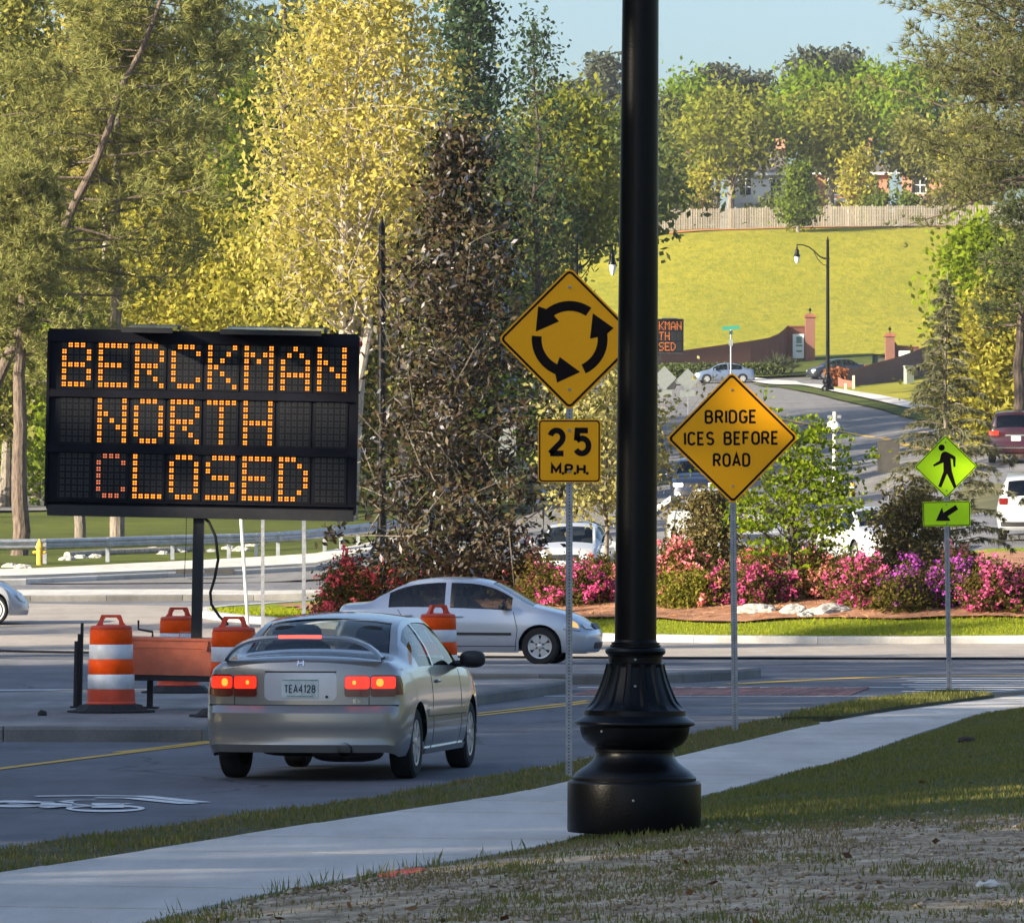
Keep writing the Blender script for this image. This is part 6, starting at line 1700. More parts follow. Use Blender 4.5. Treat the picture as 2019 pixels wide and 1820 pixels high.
# ---- hilltop trees behind the fence
GH = 'trees behind the hilltop fence'
for i, (px, d, tp, bt, w, sh, nl, lv, ls, mt, lab, kw) in enumerate([
    (1440, 556, 203, 318, 102, 'dome', 60, 6500, .27, 'maple', 'broad round-headed tree left of centre behind the hilltop fence', dict(cr=1.7, r0=.35)),
    (1640, 557, 205, 318, 72, 'dome', 46, 4800, .27, 'maple', 'round-headed tree right of centre behind the hilltop fence', dict(cr=1.6, r0=.3)),
    (1316, 562, 195, 420, 38, 'column', 40, 4500, .26, 'dark', 'dark columnar evergreen beside the lamp post on the hilltop', dict(cr=1.1)),
    (1245, 566, 230, 430, 60, 'oval', 36, 4500, .27, 'green', 'green tree behind the lamp post on the hilltop', dict(cr=1.4)),
    (1350, 592, 172, 300, 66, 'dome', 40, 4500, .3, 'brightgreen', 'bright green tree behind the round-headed tree left of centre', dict(cr=1.7)),
    (1602, 594, 150, 290, 56, 'oval', 36, 4200, .3, 'brightgreen', 'bright green tree below the twin far pines', dict(cr=1.6)),
    (1725, 592, 150, 290, 66, 'dome', 40, 5000, .3, 'brightgreen', 'bright green tree at the skyline left of the big pine', dict(cr=1.7)),
    (1815, 586, 138, 290, 70, 'dome', 40, 5000, .3, 'brightgreen', 'bright green tree at the skyline half behind the big pine branches', dict(cr=1.7)),
    (1800, 557, 255, 330, 50, 'oval', 40, 3200, .27, 'olive', 'olive tree behind the fence in front of the brick house', dict(cr=1.5)),
    (1915, 556, 250, 395, 70, 'dome', 40, 5000, .27, 'goldgreen', 'yellow green tree behind the fence at its right end', dict(cr=1.5)),
    (1693, 551, 305, 405, 34, 'oval', 30, 2000, .22, 'goldgreen', 'small yellow green tree just behind the fence, right of centre', dict(cr=1.0, r0=.16)),
    (1385, 551, 330, 415, 24, 'oval', 26, 1300, .22, 'goldgreen', 'small yellow green tree at the left part of the fence', dict(cr=.9, r0=.14)),
    (1574, 537, 330, 432, 36, 'cone', 36, 4200, .2, 'green', 'small pointed tree standing in front of the hilltop fence', dict(cr=.9, r0=.16)),
    (1545, 620, 190, 290, 34, 'dome', 30, 3000, .32, 'green', 'dull green tree on the skyline between the two round-headed trees', dict(cr=1.5)),
    (1110, 560, 205, 420, 66, 'oval', 36, 4500, .3, 'green', 'green tree on the far skyline left of the lamp post', dict(cr=1.6))]):
    tree_px('maple_tree', lab, px, d, tp, bt, w, sh, nl, lv, ls, mt, M_BARK, 60 + i, group=GH, tip=.03, **kw)
GP = 'far pines on the skyline'
for i, (px, tp, bt, w, lab) in enumerate(((1413, 142, 215, 40, 'broad far pine crown above the round-headed tree left of centre'), (1478, 160, 215, 34, 'lower far pine crown right of the broad one'), (1602, 111, 195, 38, 'left one of the twin far pines'), (1663, 111, 195, 42, 'right one of the twin far pines'),
                                      (1190, 112, 230, 30, 'pointed far pine just left of the lamp post'), (1128, 172, 240, 28, 'small round far pine left of the pointed one'))):
    d = 650 + 5*i; b = at(px, d); Ht = px_h(tp, d, b.z); c0 = px_h(bt, d, b.z)/Ht
    broadleaf('pine_tree', lab, b, Ht, .35, c0, w*d/F, 'dome' if i != 4 else 'cone', 44, 3600, .34, LM['farpine'], M_BARKD, 90 + i, group=GP, cr=1.3, flat=.7, cat='pine tree', tip=.04)
GB = 'shrubs along the hilltop fence'
for i, (px, w, hgt, mt, lab) in enumerate(((1330, 40, 2.2, 'dark', 'dark shrub behind the fence near the lamp post'), (1385, 24, 1.8, 'bush', 'brownish shrub behind the fence left of the broad tree'), (1520, 30, 2.2, 'dark', 'dark shrub behind the fence between the round-headed trees'), (1730, 34, 2.4, 'green', 'green shrub behind the fence near the white columns'), (1790, 30, 2.4, 'green', 'green shrub behind the fence below the brick house'), (1830, 20, 2.2, 'bush', 'dark reddish shrub behind the fence at its right part'))):
    b = at(px, 549); broadleaf('shrub', lab, b, hgt + .6, .06, .1, w*549/F, 'dome', 16, 900, .22, LM[mt], M_BARKD, 110 + i, group=GB, cr=.5, cat='shrub')

# ---- right edge
r = np.random.default_rng(51)
d = 216; b = at(2125, d); Ht = px_h(-260, d, b.z); path = [(0, 0, 0), (-.1, 0, Ht*.4), (.1, 0, Ht*.75), (0, 0, Ht)]
lm = []
for k in range(84):
    f = .46 + .52*k/84; az = math.pi + (r.random()-.5)*2.0 if k % 4 else r.random()*6.28
    lm.append((f, az, (6.6 - 3.2*abs(f-.62)/.38)*(.6 + .5*r.random()), -.05 + .30*r.random()))
lm += [(.47, math.pi, 6.4, -.30), (.475, math.pi + .25, 5.4, -.22), (.46, math.pi - .2, 4.2, -.1)]
pine('pine_tree', 'big pine reaching in from the right edge with long branches over the hillside', b, path, .34, lm, LM['pineg'], M_BARKP, 52, ln=.32, tufts=30, sr=1.1, per=12)
d = 202; b = at(2012, d); Ht = px_h(360, d, b.z)
pine('pine_tree', 'pine with a bare pinkish trunk and dark green tufts at the right edge', b, [(0, 0, 0), (-.1, 0, Ht*.3), (.12, 0, Ht*.6), (.3, 0, Ht)], .21, limb_fan(r, 30, .46, .98, 1.7, .9, -.15, .1), LM['pined'], M_BARKP, 53, tufts=22, sr=.8, ln=.22)
tree_px('maple_tree', 'lime green tree right of the cedar, against the hillside', 1925, 232, 450, 690, 62, 'oval', 34, 7000, .14, 'lime', M_BARK, 54, cr=.8)
tree_px('maple_tree', 'olive yellow thicket tree at the right edge above the parked cars', 1968, 216, 590, 850, 75, 'dome', 36, 8500, .13, 'goldgreen', M_BARK, 55, cr=.75)
tree_px('maple_tree', 'dull olive tree behind the cedar on the right', 1905, 222, 640, 830, 50, 'dome', 30, 5000, .13, 'olive', M_BARK, 56, cr=.7)

# ---- planting on the central island
def isl(px, d): 
    X = (px-CX)*d/F; return Vector((X, d, float(zisle(X, d))))
d = 128.5; b = isl(893, d)
broadleaf('magnolia_tree', 'dark bronze-leaved conical tree on the island, behind the silver blue sedan', b, px_h(258, d, b.z), .135, .06, 182*d/F, 'magn', 84, 20500, .086, LM['magnolia'], M_BARKM, 70, cr=.34, sub=6, inner=True, asp=.42, tip=.012, limbr=.42, offx=.15)
d = 133; b = isl(1196, d)
broadleaf('dogwood_tree', 'small pale yellow-leaved tree on the island, half behind the black lamp post', b, px_h(705, d, b.z), .05, .36, 140*d/F, 'dome', 34, 5600, .062, LM['dogwood'], M_BARK, 71, cr=.30, sub=5, asp=.7, tip=.008)
d = 125.2; b = isl(1561, d)
broadleaf('japanese_maple', 'low spreading green maple with a short dark trunk above the white rocks', b, px_h(838, d, b.z), .075, .36, 145*d/F, 'dome', 36, 6000, .056, LM['jmaple'], M_BARKD, 72, cr=.27, sub=7, flat=.25, tip=.008, asp=.6)
def cedar(label, b, Ht, hw, seed):
    r = np.random.default_rng(seed); t = thing('cedar_tree', label, 'cedar tree', b)
    tr = MB(); tr.tube([(0, 0, -.2), (.03, 0, Ht*.3), (-.03, 0, Ht*.6), (0, 0, Ht*.9), (.03, 0, Ht)], [.075, .06, .04, .018, .008], 8)
    C, D = [], []
    n = 84
    for k in range(n):
        f = (k + .5*r.random())/n; z = Ht*(.05 + .93*f**.92); az = 2.4*k + r.random()*.6
        wprof = np.interp(f, [0, .12, .35, .52, .75, 1], [.75, 1.0, .95, .62, .30, .05]); ln_ = hw*wprof*(.65 + .5*r.random())
        dv = Vector((math.cos(az), math.sin(az), 0)); p0 = Vector((0, 0, z)); p1 = p0 + dv*ln_*.5 + Vector((0, 0, .10*ln_)); p2 = p0 + dv*ln_*.85 + Vector((0, 0, .05*ln_)); p3 = p0 + dv*ln_ + Vector((0, 0, -.08*ln_))
        tr.tube([p0, p1, p2, p3], [.014, .011, .007, .003], 5, caps=False)
        for q_ in range(int(11 + 48*ln_/hw)):
            g_ = .12 + .88*r.random(); p = p0.lerp(p1, g_/.5) if g_ < .5 else (p1.lerp(p2, (g_-.5)/.35) if g_ < .85 else p2.lerp(p3, (g_-.85)/.15))
            sd = Vector((-dv.y, dv.x, 0))*r.normal()*.16*ln_*(1.1 - .6*g_)
            C.append(tuple(p + sd + Vector((0, 0, -.04*r.random())))); D.append(tuple(dv*.55 + sd.normalized()*.35 + Vector((0, 0, -.55))))
    tr.build('trunk', M_BARK, t, smooth=True, fix=False)
    needle_mesh('crown', np.array(C), np.array(D), .135, LM['cedar'], t, r, per=10, wid=.016, spread=.55)
    return t
d = 129; b = isl(1866, d); cedar('blue grey cedar with drooping sprays on the island, directly behind the pedestrian sign', b, px_h(535, d, b.z), 150*d/F, 73)
GI = 'evergreen bushes on the island'
d = 128; b = isl(1400, d); broadleaf('bush', 'round pale olive bush on the island in front of the white pickup', b, px_h(976, d, b.z), .05, .12, 56*d/F, 'dome', 34, 5600, .052, LM['bush'], M_BARKD, 74, group=GI, cr=.22, cat='bush', tip=.006)
d = 127; b = isl(1795, d); broadleaf('bush', 'rounded dark olive bush on the island left of the pedestrian sign post', b, px_h(985, d, b.z), .05, .12, 70*d/F, 'dome', 38, 6500, .052, LM['bush'], M_BARKD, 75, group=GI, cr=.24, cat='bush', tip=.006)
GA = 'azaleas around the roundabout island'
AZ = [  # px, depth, half width px, top py, leaves, flowers, share, label
    (690, 128.2, 54, 1096, 'azleaf', 'red', .42, 'crimson azalea at the left end of the bed, above the roof of the coupe'),
    (772, 130.5, 44, 1088, 'azleaf', 'red', .40, 'reddish azalea behind the rear of the silver blue sedan'),
    (838, 131.5, 40, 1090, 'azleaf', 'red', .26, 'small dull red azalea left of the bronze tree trunk'),
    (955, 129.5, 52, 1086, 'azlime', 'coral', .08, 'yellow green azalea with few blooms right of the bronze tree trunk'),
    (1035, 128.5, 52, 1082, 'azleaf', 'coral', .30, 'coral azalea behind the roof of the silver blue sedan'),
    (1075, 126.4, 46, 1104, 'azleaf', 'magenta', .16, 'dusky low azalea left of the roundabout sign post'),
    (1142, 125.8, 50, 1098, 'azleaf', 'magenta', .44, 'magenta azalea directly behind the roundabout sign post'),
    (1196, 127.6, 40, 1084, 'azleaf', 'coral', .30, 'coral azalea between the sign post and the lamp post'),
    (1255, 127.0, 52, 1080, 'azleaf', 'pink', .38, 'pink azalea behind the lamp post'),
    (1345, 126.4, 62, 1070, 'azleaf', 'pink', .44, 'tall pink azalea right of the lamp post'),
    (1352, 124.2, 52, 1118, 'azlime', 'coral', .06, 'leafy green azalea in front of the tall pink one'),
    (1425, 124.4, 44, 1112, 'azleaf', 'magenta', .34, 'magenta and green azalea at the bridge sign post'),
    (1500, 126.0, 56, 1072, 'azleaf', 'pink', .42, 'pink azalea between the bridge sign post and the maple trunk'),
    (1480, 124.0, 42, 1118, 'azleaf', 'magenta', .40, 'low wine-red azalea right of the bridge sign post'),
    (1635, 125.0, 66, 1080, 'azleaf', 'coral', .36, 'rounded salmon azalea right of the maple trunk'),
    (1600, 126.8, 48, 1084, 'azleaf', 'pink', .40, 'pink azalea behind the maple trunk, right of it'),
    (1672, 124.2, 40, 1100, 'azleaf', 'magenta', .40, 'magenta azalea between the salmon one and the one by the rocks'),
    (1545, 124.3, 34, 1130, 'azleaf', 'magenta', .42, 'low magenta azalea left of the maple trunk'),
    (1712, 123.2, 46, 1106, 'azleaf', 'magenta', .46, 'magenta azalea right of the white rocks'),
    (1772, 122.6, 48, 1124, 'azleaf', 'purple', .16, 'dark green low azalea with few purple blooms'),
    (1822, 124.2, 50, 1100, 'azleaf', 'purple', .44, 'purple azalea left of the pedestrian sign post'),
    (1895, 123.2, 52, 1102, 'azleaf', 'purple', .46, 'purple azalea right of the pedestrian sign post'),
    (1962, 122.6, 56, 1110, 'azleaf', 'magenta', .46, 'magenta azalea near the right edge'),
    (2030, 123.0, 50, 1112, 'azleaf', 'magenta', .50, 'magenta azalea cut by the right edge'),
    (1900, 126.4, 60, 1090, 'azleaf', 'pink', .30, 'pink-topped azalea behind the purple ones at the cedar')]
for i, (px, d, w, tp, lf_, fl, shr, lab) in enumerate(AZ):
    r = np.random.default_rng(200 + i); b = isl(px, d); b.z -= .02
    Ht = px_h(tp, d, b.z); hw = w*d/F*1.1; t = thing('azalea', lab, 'azalea', b, 0, GA)
    st = MB()
    for k in range(9):
        a = k*2.4; e = Vector((math.cos(a)*hw*.7*r.random(), math.sin(a)*hw*.7*r.random(), Ht*.75)); st.tube([(0, 0, -.1), (e.x*.4, e.y*.4, Ht*.35), e], [.018, .013, .006], 5, caps=False)
    st.build('stems', M_BARKD, t, fix=False)
    nl = int(5200*hw*Ht/.6); nc = 46
    u = rvec(nc, r); u[:, 2] = np.abs(u[:, 2])*1.1 - .1; rad = (.55 + .45*r.random(nc))
    C = u*rad[:, None]*np.array([hw, hw*.9, Ht*.92]); C[:, 2] = np.maximum(C[:, 2] + Ht*.06, Ht*.10)
    ix = r.integers(0, nc, nl); P = C[ix] + r.normal(size=(nl, 3))*np.array([.13, .13, .10])*(.6 + hw)
    P = P[P[:, 2] > .02]
    leaf_mesh('foliage', P, .040, LM[lf_], t, r, asp=.5)
    nf = int(nl*shr*.80); fc = C[r.permutation(nc)[:max(6, int(nc*min(1, shr*1.9)))]]
    nf = int(nf*1.5); nk = max(8, nf//13); ix = r.integers(0, len(fc), nk); K = fc[ix]*1.05 + r.normal(size=(nk, 3))*np.array([.12, .12, .09])*(.6 + hw)
    P = K[r.integers(0, nk, nf)] + r.normal(size=(nf, 3))*.042
    P = P[P[:, 2] > .06]
    leaf_mesh('blossoms', P, .031, FL[fl], t, r, asp=.95)
# white rocks
M_ROCK = pm('white_rock', (.28, .265, .24), rough=.9, col2=(.46, .44, .40), scale=5, bump=1, bscale=12)
def rock(label, b, size, seed, group='white rocks in the pine straw', rz=0):
    bm = bmesh.new(); bmesh.ops.create_icosphere(bm, subdivisions=4, radius=1)
    for v in bm.verts:
        p = v.co.copy(); k = 1 + .30*noise.noise(p*1.3 + Vector((seed, 0, 0))) + .14*noise.noise(p*3.1 + Vector((0, seed, 0))) + .05*noise.noise(p*8 + Vector((0, 0, seed)))
        p.z = max(p.z, -.5); p = p*k; v.co = Vector((p.x*size[0], p.y*size[1], p.z*size[2]))
    me = bpy.data.meshes.new('rock'); bm.to_mesh(me); bm.free(); me.materials.append(M_ROCK)
    o = bpy.data.objects.new('rock', me); COL.objects.link(o); o.location = b; o.rotation_euler = (0, 0, rz); tag(o, label, 'rock', group); return o
for i, (px, d, sz, lab) in enumerate(((1496, 122.9, (.46, .3, .17), 'left white rock at the bridge sign post'), (1566, 122.6, (.30, .28, .18), 'middle white rock below the maple trunk'), (1636, 122.6, (.52, .3, .16), 'long right white rock beyond the middle one'), (1588, 122.2, (.2, .16, .09), 'small white rock in front of the middle one'), (1455, 123.2, (.18, .14, .08), 'small pale rock left of the bridge sign post'))):
    b = isl(px, d); b.z += .03; rock(lab, b, sz, 3.7*i, rz=.3*i)
# straw strands
r = np.random.default_rng(77); n = 9000; a = r.random(n)*2*math.pi; rad_ = 13.6*np.sqrt(.55 + .45*r.random(n)); X = RC[0] + rad_*np.cos(a); Y = RC[1] + rad_*np.sin(a)
k = Y < 131; X, Y = X[k], Y[k]; P = np.stack([X, Y, zmulch(X, Y) + .015], 1)
o = leaf_mesh('straw_litter', P, .10, leafmat('straw_strands', [(.50, .26, .13), (.34, .15, .06), (.60, .36, .20)], .2), None, r, asp=.08, up=.75); tag(o, 'loose rust-brown pine straw in the azalea bed', 'pine straw', kind='stuff')

# ---- grass blades
def blades(name, label, poly, n, h, w, zf, mats, seed, keep=None, dens=None):
    r = np.random.default_rng(seed); P = np.array(poly); x0, y0 = P.min(0); x1, y1 = P.max(0)
    X = x0 + (x1-x0)*r.random(n); Y = y0 + (y1-y0)*r.random(n); ok = inside(P, X, Y); X, Y = X[ok], Y[ok]
    if keep is not None:
        ok = keep(X, Y, r); X, Y = X[ok], Y[ok]
    m = len(X); Z = zf(X, Y) - .004; hh = h*(.5 + .9*r.random(m)) if dens is None else h*(.5 + .9*r.random(m))*dens(X, Y)
    a = r.random(m)*2*math.pi; lean = .55*r.random(m); b = r.random(m)*2*math.pi
    c = np.stack([X, Y, Z], 1); wv_ = np.stack([np.cos(a), np.sin(a), 0*a], 1)*(w*(.6 + .8*r.random(m)))[:, None]
    tip = c + np.stack([np.cos(b)*lean*hh, np.sin(b)*lean*hh, hh], 1)
    midp = c + (tip - c)*.55 + np.stack([0*a, 0*a, .08*hh], 1)
    V = np.stack([c - wv_*.5, c + wv_*.5, midp + wv_*.42, tip], 1).reshape(-1, 3)
    o = np_mesh(name, V, np.arange(4*m).reshape(m, 4), mats)
    tag(o, label, 'grass', kind='stuff'); return o
vis = [(-2.2, 24), (-1.9, 27), (-2.6, 30)]
lawn_vis = [(along(LW, d) + .02, d) for d in np.arange(22, 70, 1.5)] + [(6.6, 70), (2.6, 22)]
def patchn(X, Y): return .62*vnoise(X*1.5 + 9, Y*.7) + .38*vnoise(X*4.5, Y*2.2 + 4)
def keep_lawn(X, Y, r):
    lush = np.clip((Y - 33.5)/3.5, 0, 1); p = patchn(X, Y)
    pr = np.clip(.015 + 3.5*np.maximum(0, p - .56), .0, .8)
    edge = np.clip(1 - (X - np.interp(Y, LW[:, 1], LW[:, 0]))/.35, 0, 1)
    return r.random(len(X)) < np.maximum(np.maximum(lush*.95, pr), edge*.55)
blades('lawn_grass', 'patchy green and brown grass of the lawn on the right', lawn_vis, 420000, .030, .0085, zlawn, LM['grass'], 301, keep_lawn, lambda X, Y: .55 + .75*vnoise(X*2.2, Y*1.2))
def keep_dry(X, Y, r):
    p = patchn(X + 3, Y + 7); return (Y < 36) & (r.random(len(X)) < np.clip(.04 + 3.0*np.maximum(0, p - .50), 0, .9))
blades('dry_grass', 'dead straw-coloured grass on the bare ground in front', lawn_vis, 300000, .024, .008, zlawn, LM['grassdry'], 302, keep_dry)
tufts_ = []
r = np.random.default_rng(303)
def keep_tall(X, Y, r): return r.random(len(X)) < .9
edge_poly = [(along(LW, d) - .05, d) for d in np.arange(27, 34.5, .5)] + [(along(LW, d) + .22, d) for d in np.arange(34, 26.5, -.5)]
blades('edge_grass', 'taller grass tufts along the near edge of the sidewalk', edge_poly, 4200, .075, .008, zlawn, LM['grass'], 304, lambda X, Y, r: (vnoise(X*7, Y*3) > .62))
blades('verge_grass', 'short grass of the strip between kerb and sidewalk', vstrip, 130000, .036, .009, zverge, LM['grass'], 305, None, lambda X, Y: .55 + .8*vnoise(X*3, Y*1.5))
blades('verge_dry_grass', 'dry blades in the strip between kerb and sidewalk', vstrip, 50000, .032, .009, zverge, LM['grassdry'], 306, None)
blades('patch_grass', 'green grass of the small verge beside the pedestrian sign', patch, 34000, .055, .010, lambda X, Y: 0*X + .23, LM['grass'], 307, None)
isl_vis = [(RC[0] + q_*math.cos(R(a_)), RC[1] + q_*math.sin(R(a_))) for q_, seq in ((15.25, range(178, 330, 6)), (13.0, range(330, 177, -6))) for a_ in seq]
blades('island_grass', 'sunlit mown grass round the edge of the island', isl_vis, 110000, .055, .016, zisle, LM['grassi'], 308, None)
# pebbles and scraps on the bare ground
r = np.random.default_rng(310); n = 9000; X = -1.9 + 6.5*r.random(n); Y = 22 + 14.5*r.random(n); k = inside(np.array(lawn_vis), X, Y) & (patchn(X + 5, Y) > .42); X, Y = X[k], Y[k]
sz = .006 + .013*r.random(len(X))**3; c = np.stack([X, Y, zlawn(X, Y) + sz*.3], 1)
octv = np.array([(1, 0, 0), (0, 1, 0), (-1, 0, 0), (0, -1, 0), (0, 0, .7), (0, 0, -.7)]); V = (c[:, None, :] + octv[None]*sz[:, None, None]*(.7 + .6*r.random((len(X), 6, 1)))).reshape(-1, 3)
fo = np.array([(0, 1, 4), (1, 2, 4), (2, 3, 4), (3, 0, 4), (1, 0, 5), (2, 1, 5), (3, 2, 5), (0, 3, 5)]); Fq = (np.arange(len(X))[:, None, None]*6 + fo[None]).reshape(-1, 3)
o = np_mesh('gravel', V, Fq, leafmat('pebbles', [(.30, .24, .17), (.52, .45, .35), (.18, .13, .09), (.40, .32, .23)], 0)); tag(o, 'small pale stones scattered over the bare ground', 'gravel', kind='stuff')

# ---- unseen wood added on the left, its outline set to shade the road
def shade_wood():
    r = np.random.default_rng(400); Ps = []
    for k in range(1000):
        x = -37 - 32*r.random(); d_ = -36 + (36 + 104 + x*.563)*r.random()
        z = 23*r.random()**.8
        c = np.array([x, d_, z]); Ps.append(c + r.normal(size=(80, 3))*np.array([1.9, 2.0, 1.5]))
    P = np.concatenate(Ps); P = P[P[:, 2] > 0]
    o = leaf_mesh('shade_woods', P, .46, LM['green'], None, r, asp=.7); tag(o, 'dense unseen wood added on the left to shade the approach road', 'woods', kind='stuff')
shade_wood()
for i, (X, d_, Ht, w, lab) in enumerate(((-36, 86, 17, 2.2, 'unseen slim tree added at the end of the shading wood for shadow streaks'), (-38, 95, 19, 1.6, 'unseen slim tree added past the end of the shading wood for shadow streaks'), (-32, 104, 14, 1.2, 'unseen thin tree added on the left of the roundabout for shadow streaks'), (-40, 108, 18, 1.5, 'unseen tall thin tree added left of the roundabout for shadow streaks'))):  # unseen trees added to streak road and island with shadow
    broadleaf('maple_tree', lab, (X, d_, Hs(X, d_)), Ht, .16, .4, w, 'oval', 24, 2600, .2, LM['green'], M_BARK, 410 + i, cr=.7)

# scraps on the ground
r = np.random.default_rng(320); n = 260; X = -1.5 + 6.5*r.random(n); Y = 23 + 34*r.random(n)**1.4; k = inside(np.array(lawn_vis), X, Y); X, Y = X[k], Y[k]
o = leaf_mesh('leaf_litter', np.stack([X, Y, zlawn(X, Y) + .022], 1), .030, leafmat('dead_leaves', [(.12, .06, .03), (.20, .11, .05), (.06, .04, .025), (.34, .27, .18)], .1), None, r, asp=.5, up=.6); tag(o, 'dead leaves scattered over the lawn', 'leaf litter', kind='stuff')
mb = MB(); ellipsoid(mb, (0, 0, .02), (.085, .05, .03), 10, 7, .8); mb.v = [(x + .02*math.sin(40*z + 30*y), y + .012*math.sin(50*x), z*(1 + .35*math.sin(60*x + 20*y))) for x, y, z in mb.v]
x_, d_ = gpt(1945, 1752, .42); o = mb.build('paper_scrap', pm('white_paper', (.6, .6, .58), rough=.8)); o.location = (x_, d_, float(zlawn(x_, d_)) + .01); o.scale = (.62, .62, .55); tag(o, 'crumpled white scrap on the bare ground at the lower right', 'scrap')
x_, d_ = gpt(1905, 1455, .3); rock('small dark lump on the lawn at the right, below the sidewalk', Vector((x_, d_, float(zlawn(x_, d_)) + .02)), (.07, .06, .035), 4.4, group=None).data.materials[0] = M_BARKD

# trees on the right of the road outside the picture, sunlit; the coupe's flank mirrors them
r = np.random.default_rng(430); Ps = []
for k in range(150):
    c = np.array([27 + 9*r.random(), 6 + 84*r.random(), 8.5*r.random()**.8]); Ps.append(c + r.normal(size=(70, 3))*np.array([1.2, 1.5, 1.1]))
P = np.concatenate(Ps); P = P[P[:, 2] > .2]
o = leaf_mesh('roadside_thicket', P, .36, LM['olive'], None, r, asp=.7); tag(o, 'sunlit thicket along the right of the approach road', 'woods', kind='stuff')

# ------------------------------------------------------------------ guardrail, hydrant, posts on the left
def wprofile():
    return [(.0, .155), (-.03, .15), (-.075, .115), (-.08, .075), (-.01, .03), (.0, 0), (-.01, -.03), (-.08, -.075), (-.075, -.115), (-.03, -.15), (.0, -.155)]
gr = thing('guardrail', 'long galvanised steel guardrail along the left path', 'guardrail', tuple(at(300, 171)))
o0 = gr.location
gpx = [(-260, 1118), (-160, 1117), (-40, 1116.5), (88, 1115), (212, 1111.5), (340, 1107), (451, 1104), (505, 1102.5), (548, 1100), (600, 1096), (640, 1091), (672, 1087), (706, 1083), (745, 1078), (800, 1070), (860, 1060)]
gp = [Vector((*hit(x, y, 120), 0)) for x, y in gpx]
for p in gp: p.z = Hs(p.x, p.y)
M_RAIL = pm('galvanised_rail', (.40, .42, .45), rough=.42, metal=.55, var=.2, scale=4)
for i in range(len(gp)-1):
    a, b = gp[i] - o0, gp[i+1] - o0; t_ = (b - a); t_.z = 0; t_.normalize(); nrm = Vector((t_.y, -t_.x, 0))
    mb = MB(); mb.grid([[a + nrm*(-y) + Vector((0, 0, .60 + z)) for y, z in wprofile()], [b + nrm*(-y) + Vector((0, 0, .60 + z)) for y, z in wprofile()]])
    mb.build('rail_beam', M_RAIL, gr, smooth=True, sharp=50)
for p in gp:
    q_ = p - o0; mb = MB(); mb.box((q_.x, q_.y + .06, q_.z + .34), (.012, .15, .76)); mb.box((q_.x, q_.y + .135, q_.z + .34), (.11, .01, .76)); mb.box((q_.x, q_.y - .015, q_.z + .34), (.11, .01, .76)); mb.build('rail_post', M_RAIL, gr)
    mb = MB(); mb.box((q_.x, q_.y - .005 - .03, q_.z + .60), (.10, .05, .30)); mb.build('spacer_block', M_ALU, gr)
hp = Vector((*hit(78, 1117, 120), 0)); hp.z = Hs(hp.x, hp.y)
hy = thing('fire_hydrant', 'yellow fire hydrant behind the guardrail at the left edge', 'fire hydrant', hp)
M_HYD = pm('hydrant_yellow', (.62, .36, .03), rough=.5, var=.15, scale=8)
mb = MB(); mb.lathe([(.13, 0), (.13, .04), (.09, .05), (.09, .10), (.085, .50), (.115, .51), (.115, .56), (.095, .57), (.085, .64), (.05, .70), (.025, .72), (.025, .77), (0, .77)], 18); mb.build('hydrant_body', M_HYD, hy, smooth=True)
for sx in (-1, 1):
    mb = MB(); mb.lathe([(.045, 0), (.045, .09), (.03, .10), (.02, .12), (0, .12)], 10, axis='x'); o = mb.build('outlet_cap', M_HYD, hy, smooth=True); o.location = (sx*.075, 0, .40); o.scale = (sx, 1, 1)
r = np.random.default_rng(500)
RUB = [' left of the hydrant at the picture edge', ' just left of the hydrant', ' first to the right of the hydrant', ' at the near end of the pale log', ' below the pale log', ' left of the black mast, well clear of it', ' second from the mast on its left side', ' close to the mast on its left side', ' hidden beside the black mast', ' right of the black mast and its cable', ' below the white leaning post', ' left of the grey post', ' furthest right of the row']
for i, (px, py) in enumerate(((22, 1122), (45, 1125), (132, 1108), (160, 1104), (186, 1103), (300, 1090), (322, 1096), (352, 1092), (385, 1088), (416, 1091), (450, 1086), (475, 1090), (500, 1080))):
    x, d = hit(px, py, 120); s_ = .10 + .10*r.random(); rock(['small','broad','rounded','flat'][i % 4] + ' pale rubble stone behind the guardrail' + RUB[i], Vector((x, d, Hs(x, d) + .04)), (s_*1.5, s_, s_*.8), 9.1*i, group='rubble stones behind the guardrail')
lgp = [Vector((*hit(x, y, 120), 0)) for x, y in ((132, 1103), (200, 1098), (300, 1094), (400, 1090))]
for p in lgp: p.z = Hs(p.x, p.y) + .12
mb = MB(); mb.tube([p - lgp[0] for p in lgp], [.11, .10, .10, .08], 8); o = mb.build('fallen_log', M_BARKL, smooth=True); o.location = lgp[0]; tag(o, 'pale log lying behind the guardrail', 'log')
# thin posts below the message board
GPO = 'thin posts below the message board'
for px, d, top, lean, lab, w in ((518, 122.5, 1000, 0, 'grey steel post right of the mast, below the message board', .07), (599, 121.5, 1000, 0, 'grey steel post furthest right below the message board', .075)):
    b = Vector(((px-CX)*d/F, d, float(H((px-CX)*d/F, d)))); t = thing('sign_post', lab, 'post', b, 0, GPO)
    mb = MB(); h_ = px_h(top, d, b.z); mb.box((0, 0, h_/2), (w, .03, h_)); mb.box((-w*.4, .02, h_/2), (.012, .05, h_)); mb.box((w*.4, .02, h_/2), (.012, .05, h_)); mb.build('channel', M_ALU, t)
    pl_ = MB(); pl_.plate(rrect(.45, .45, .03), -.004, 0); o = pl_.build('sign_back', M_ALUB, t); o.location = (0, -.03, h_ + .02)
d = 121; b = Vector(((491-CX)*d/F, d, .15)); t = thing('marker_post', 'white leaning plastic post right of the mast', 'post', b, 0, None)
mb = MB(); mb.tube([(0, 0, 0), ((474-491)*d/F, 0, px_h(1004, d, b.z))], .032, 8); mb.build('tube', pm('white_plastic_post', (.70, .70, .64), rough=.5), t, smooth=True)
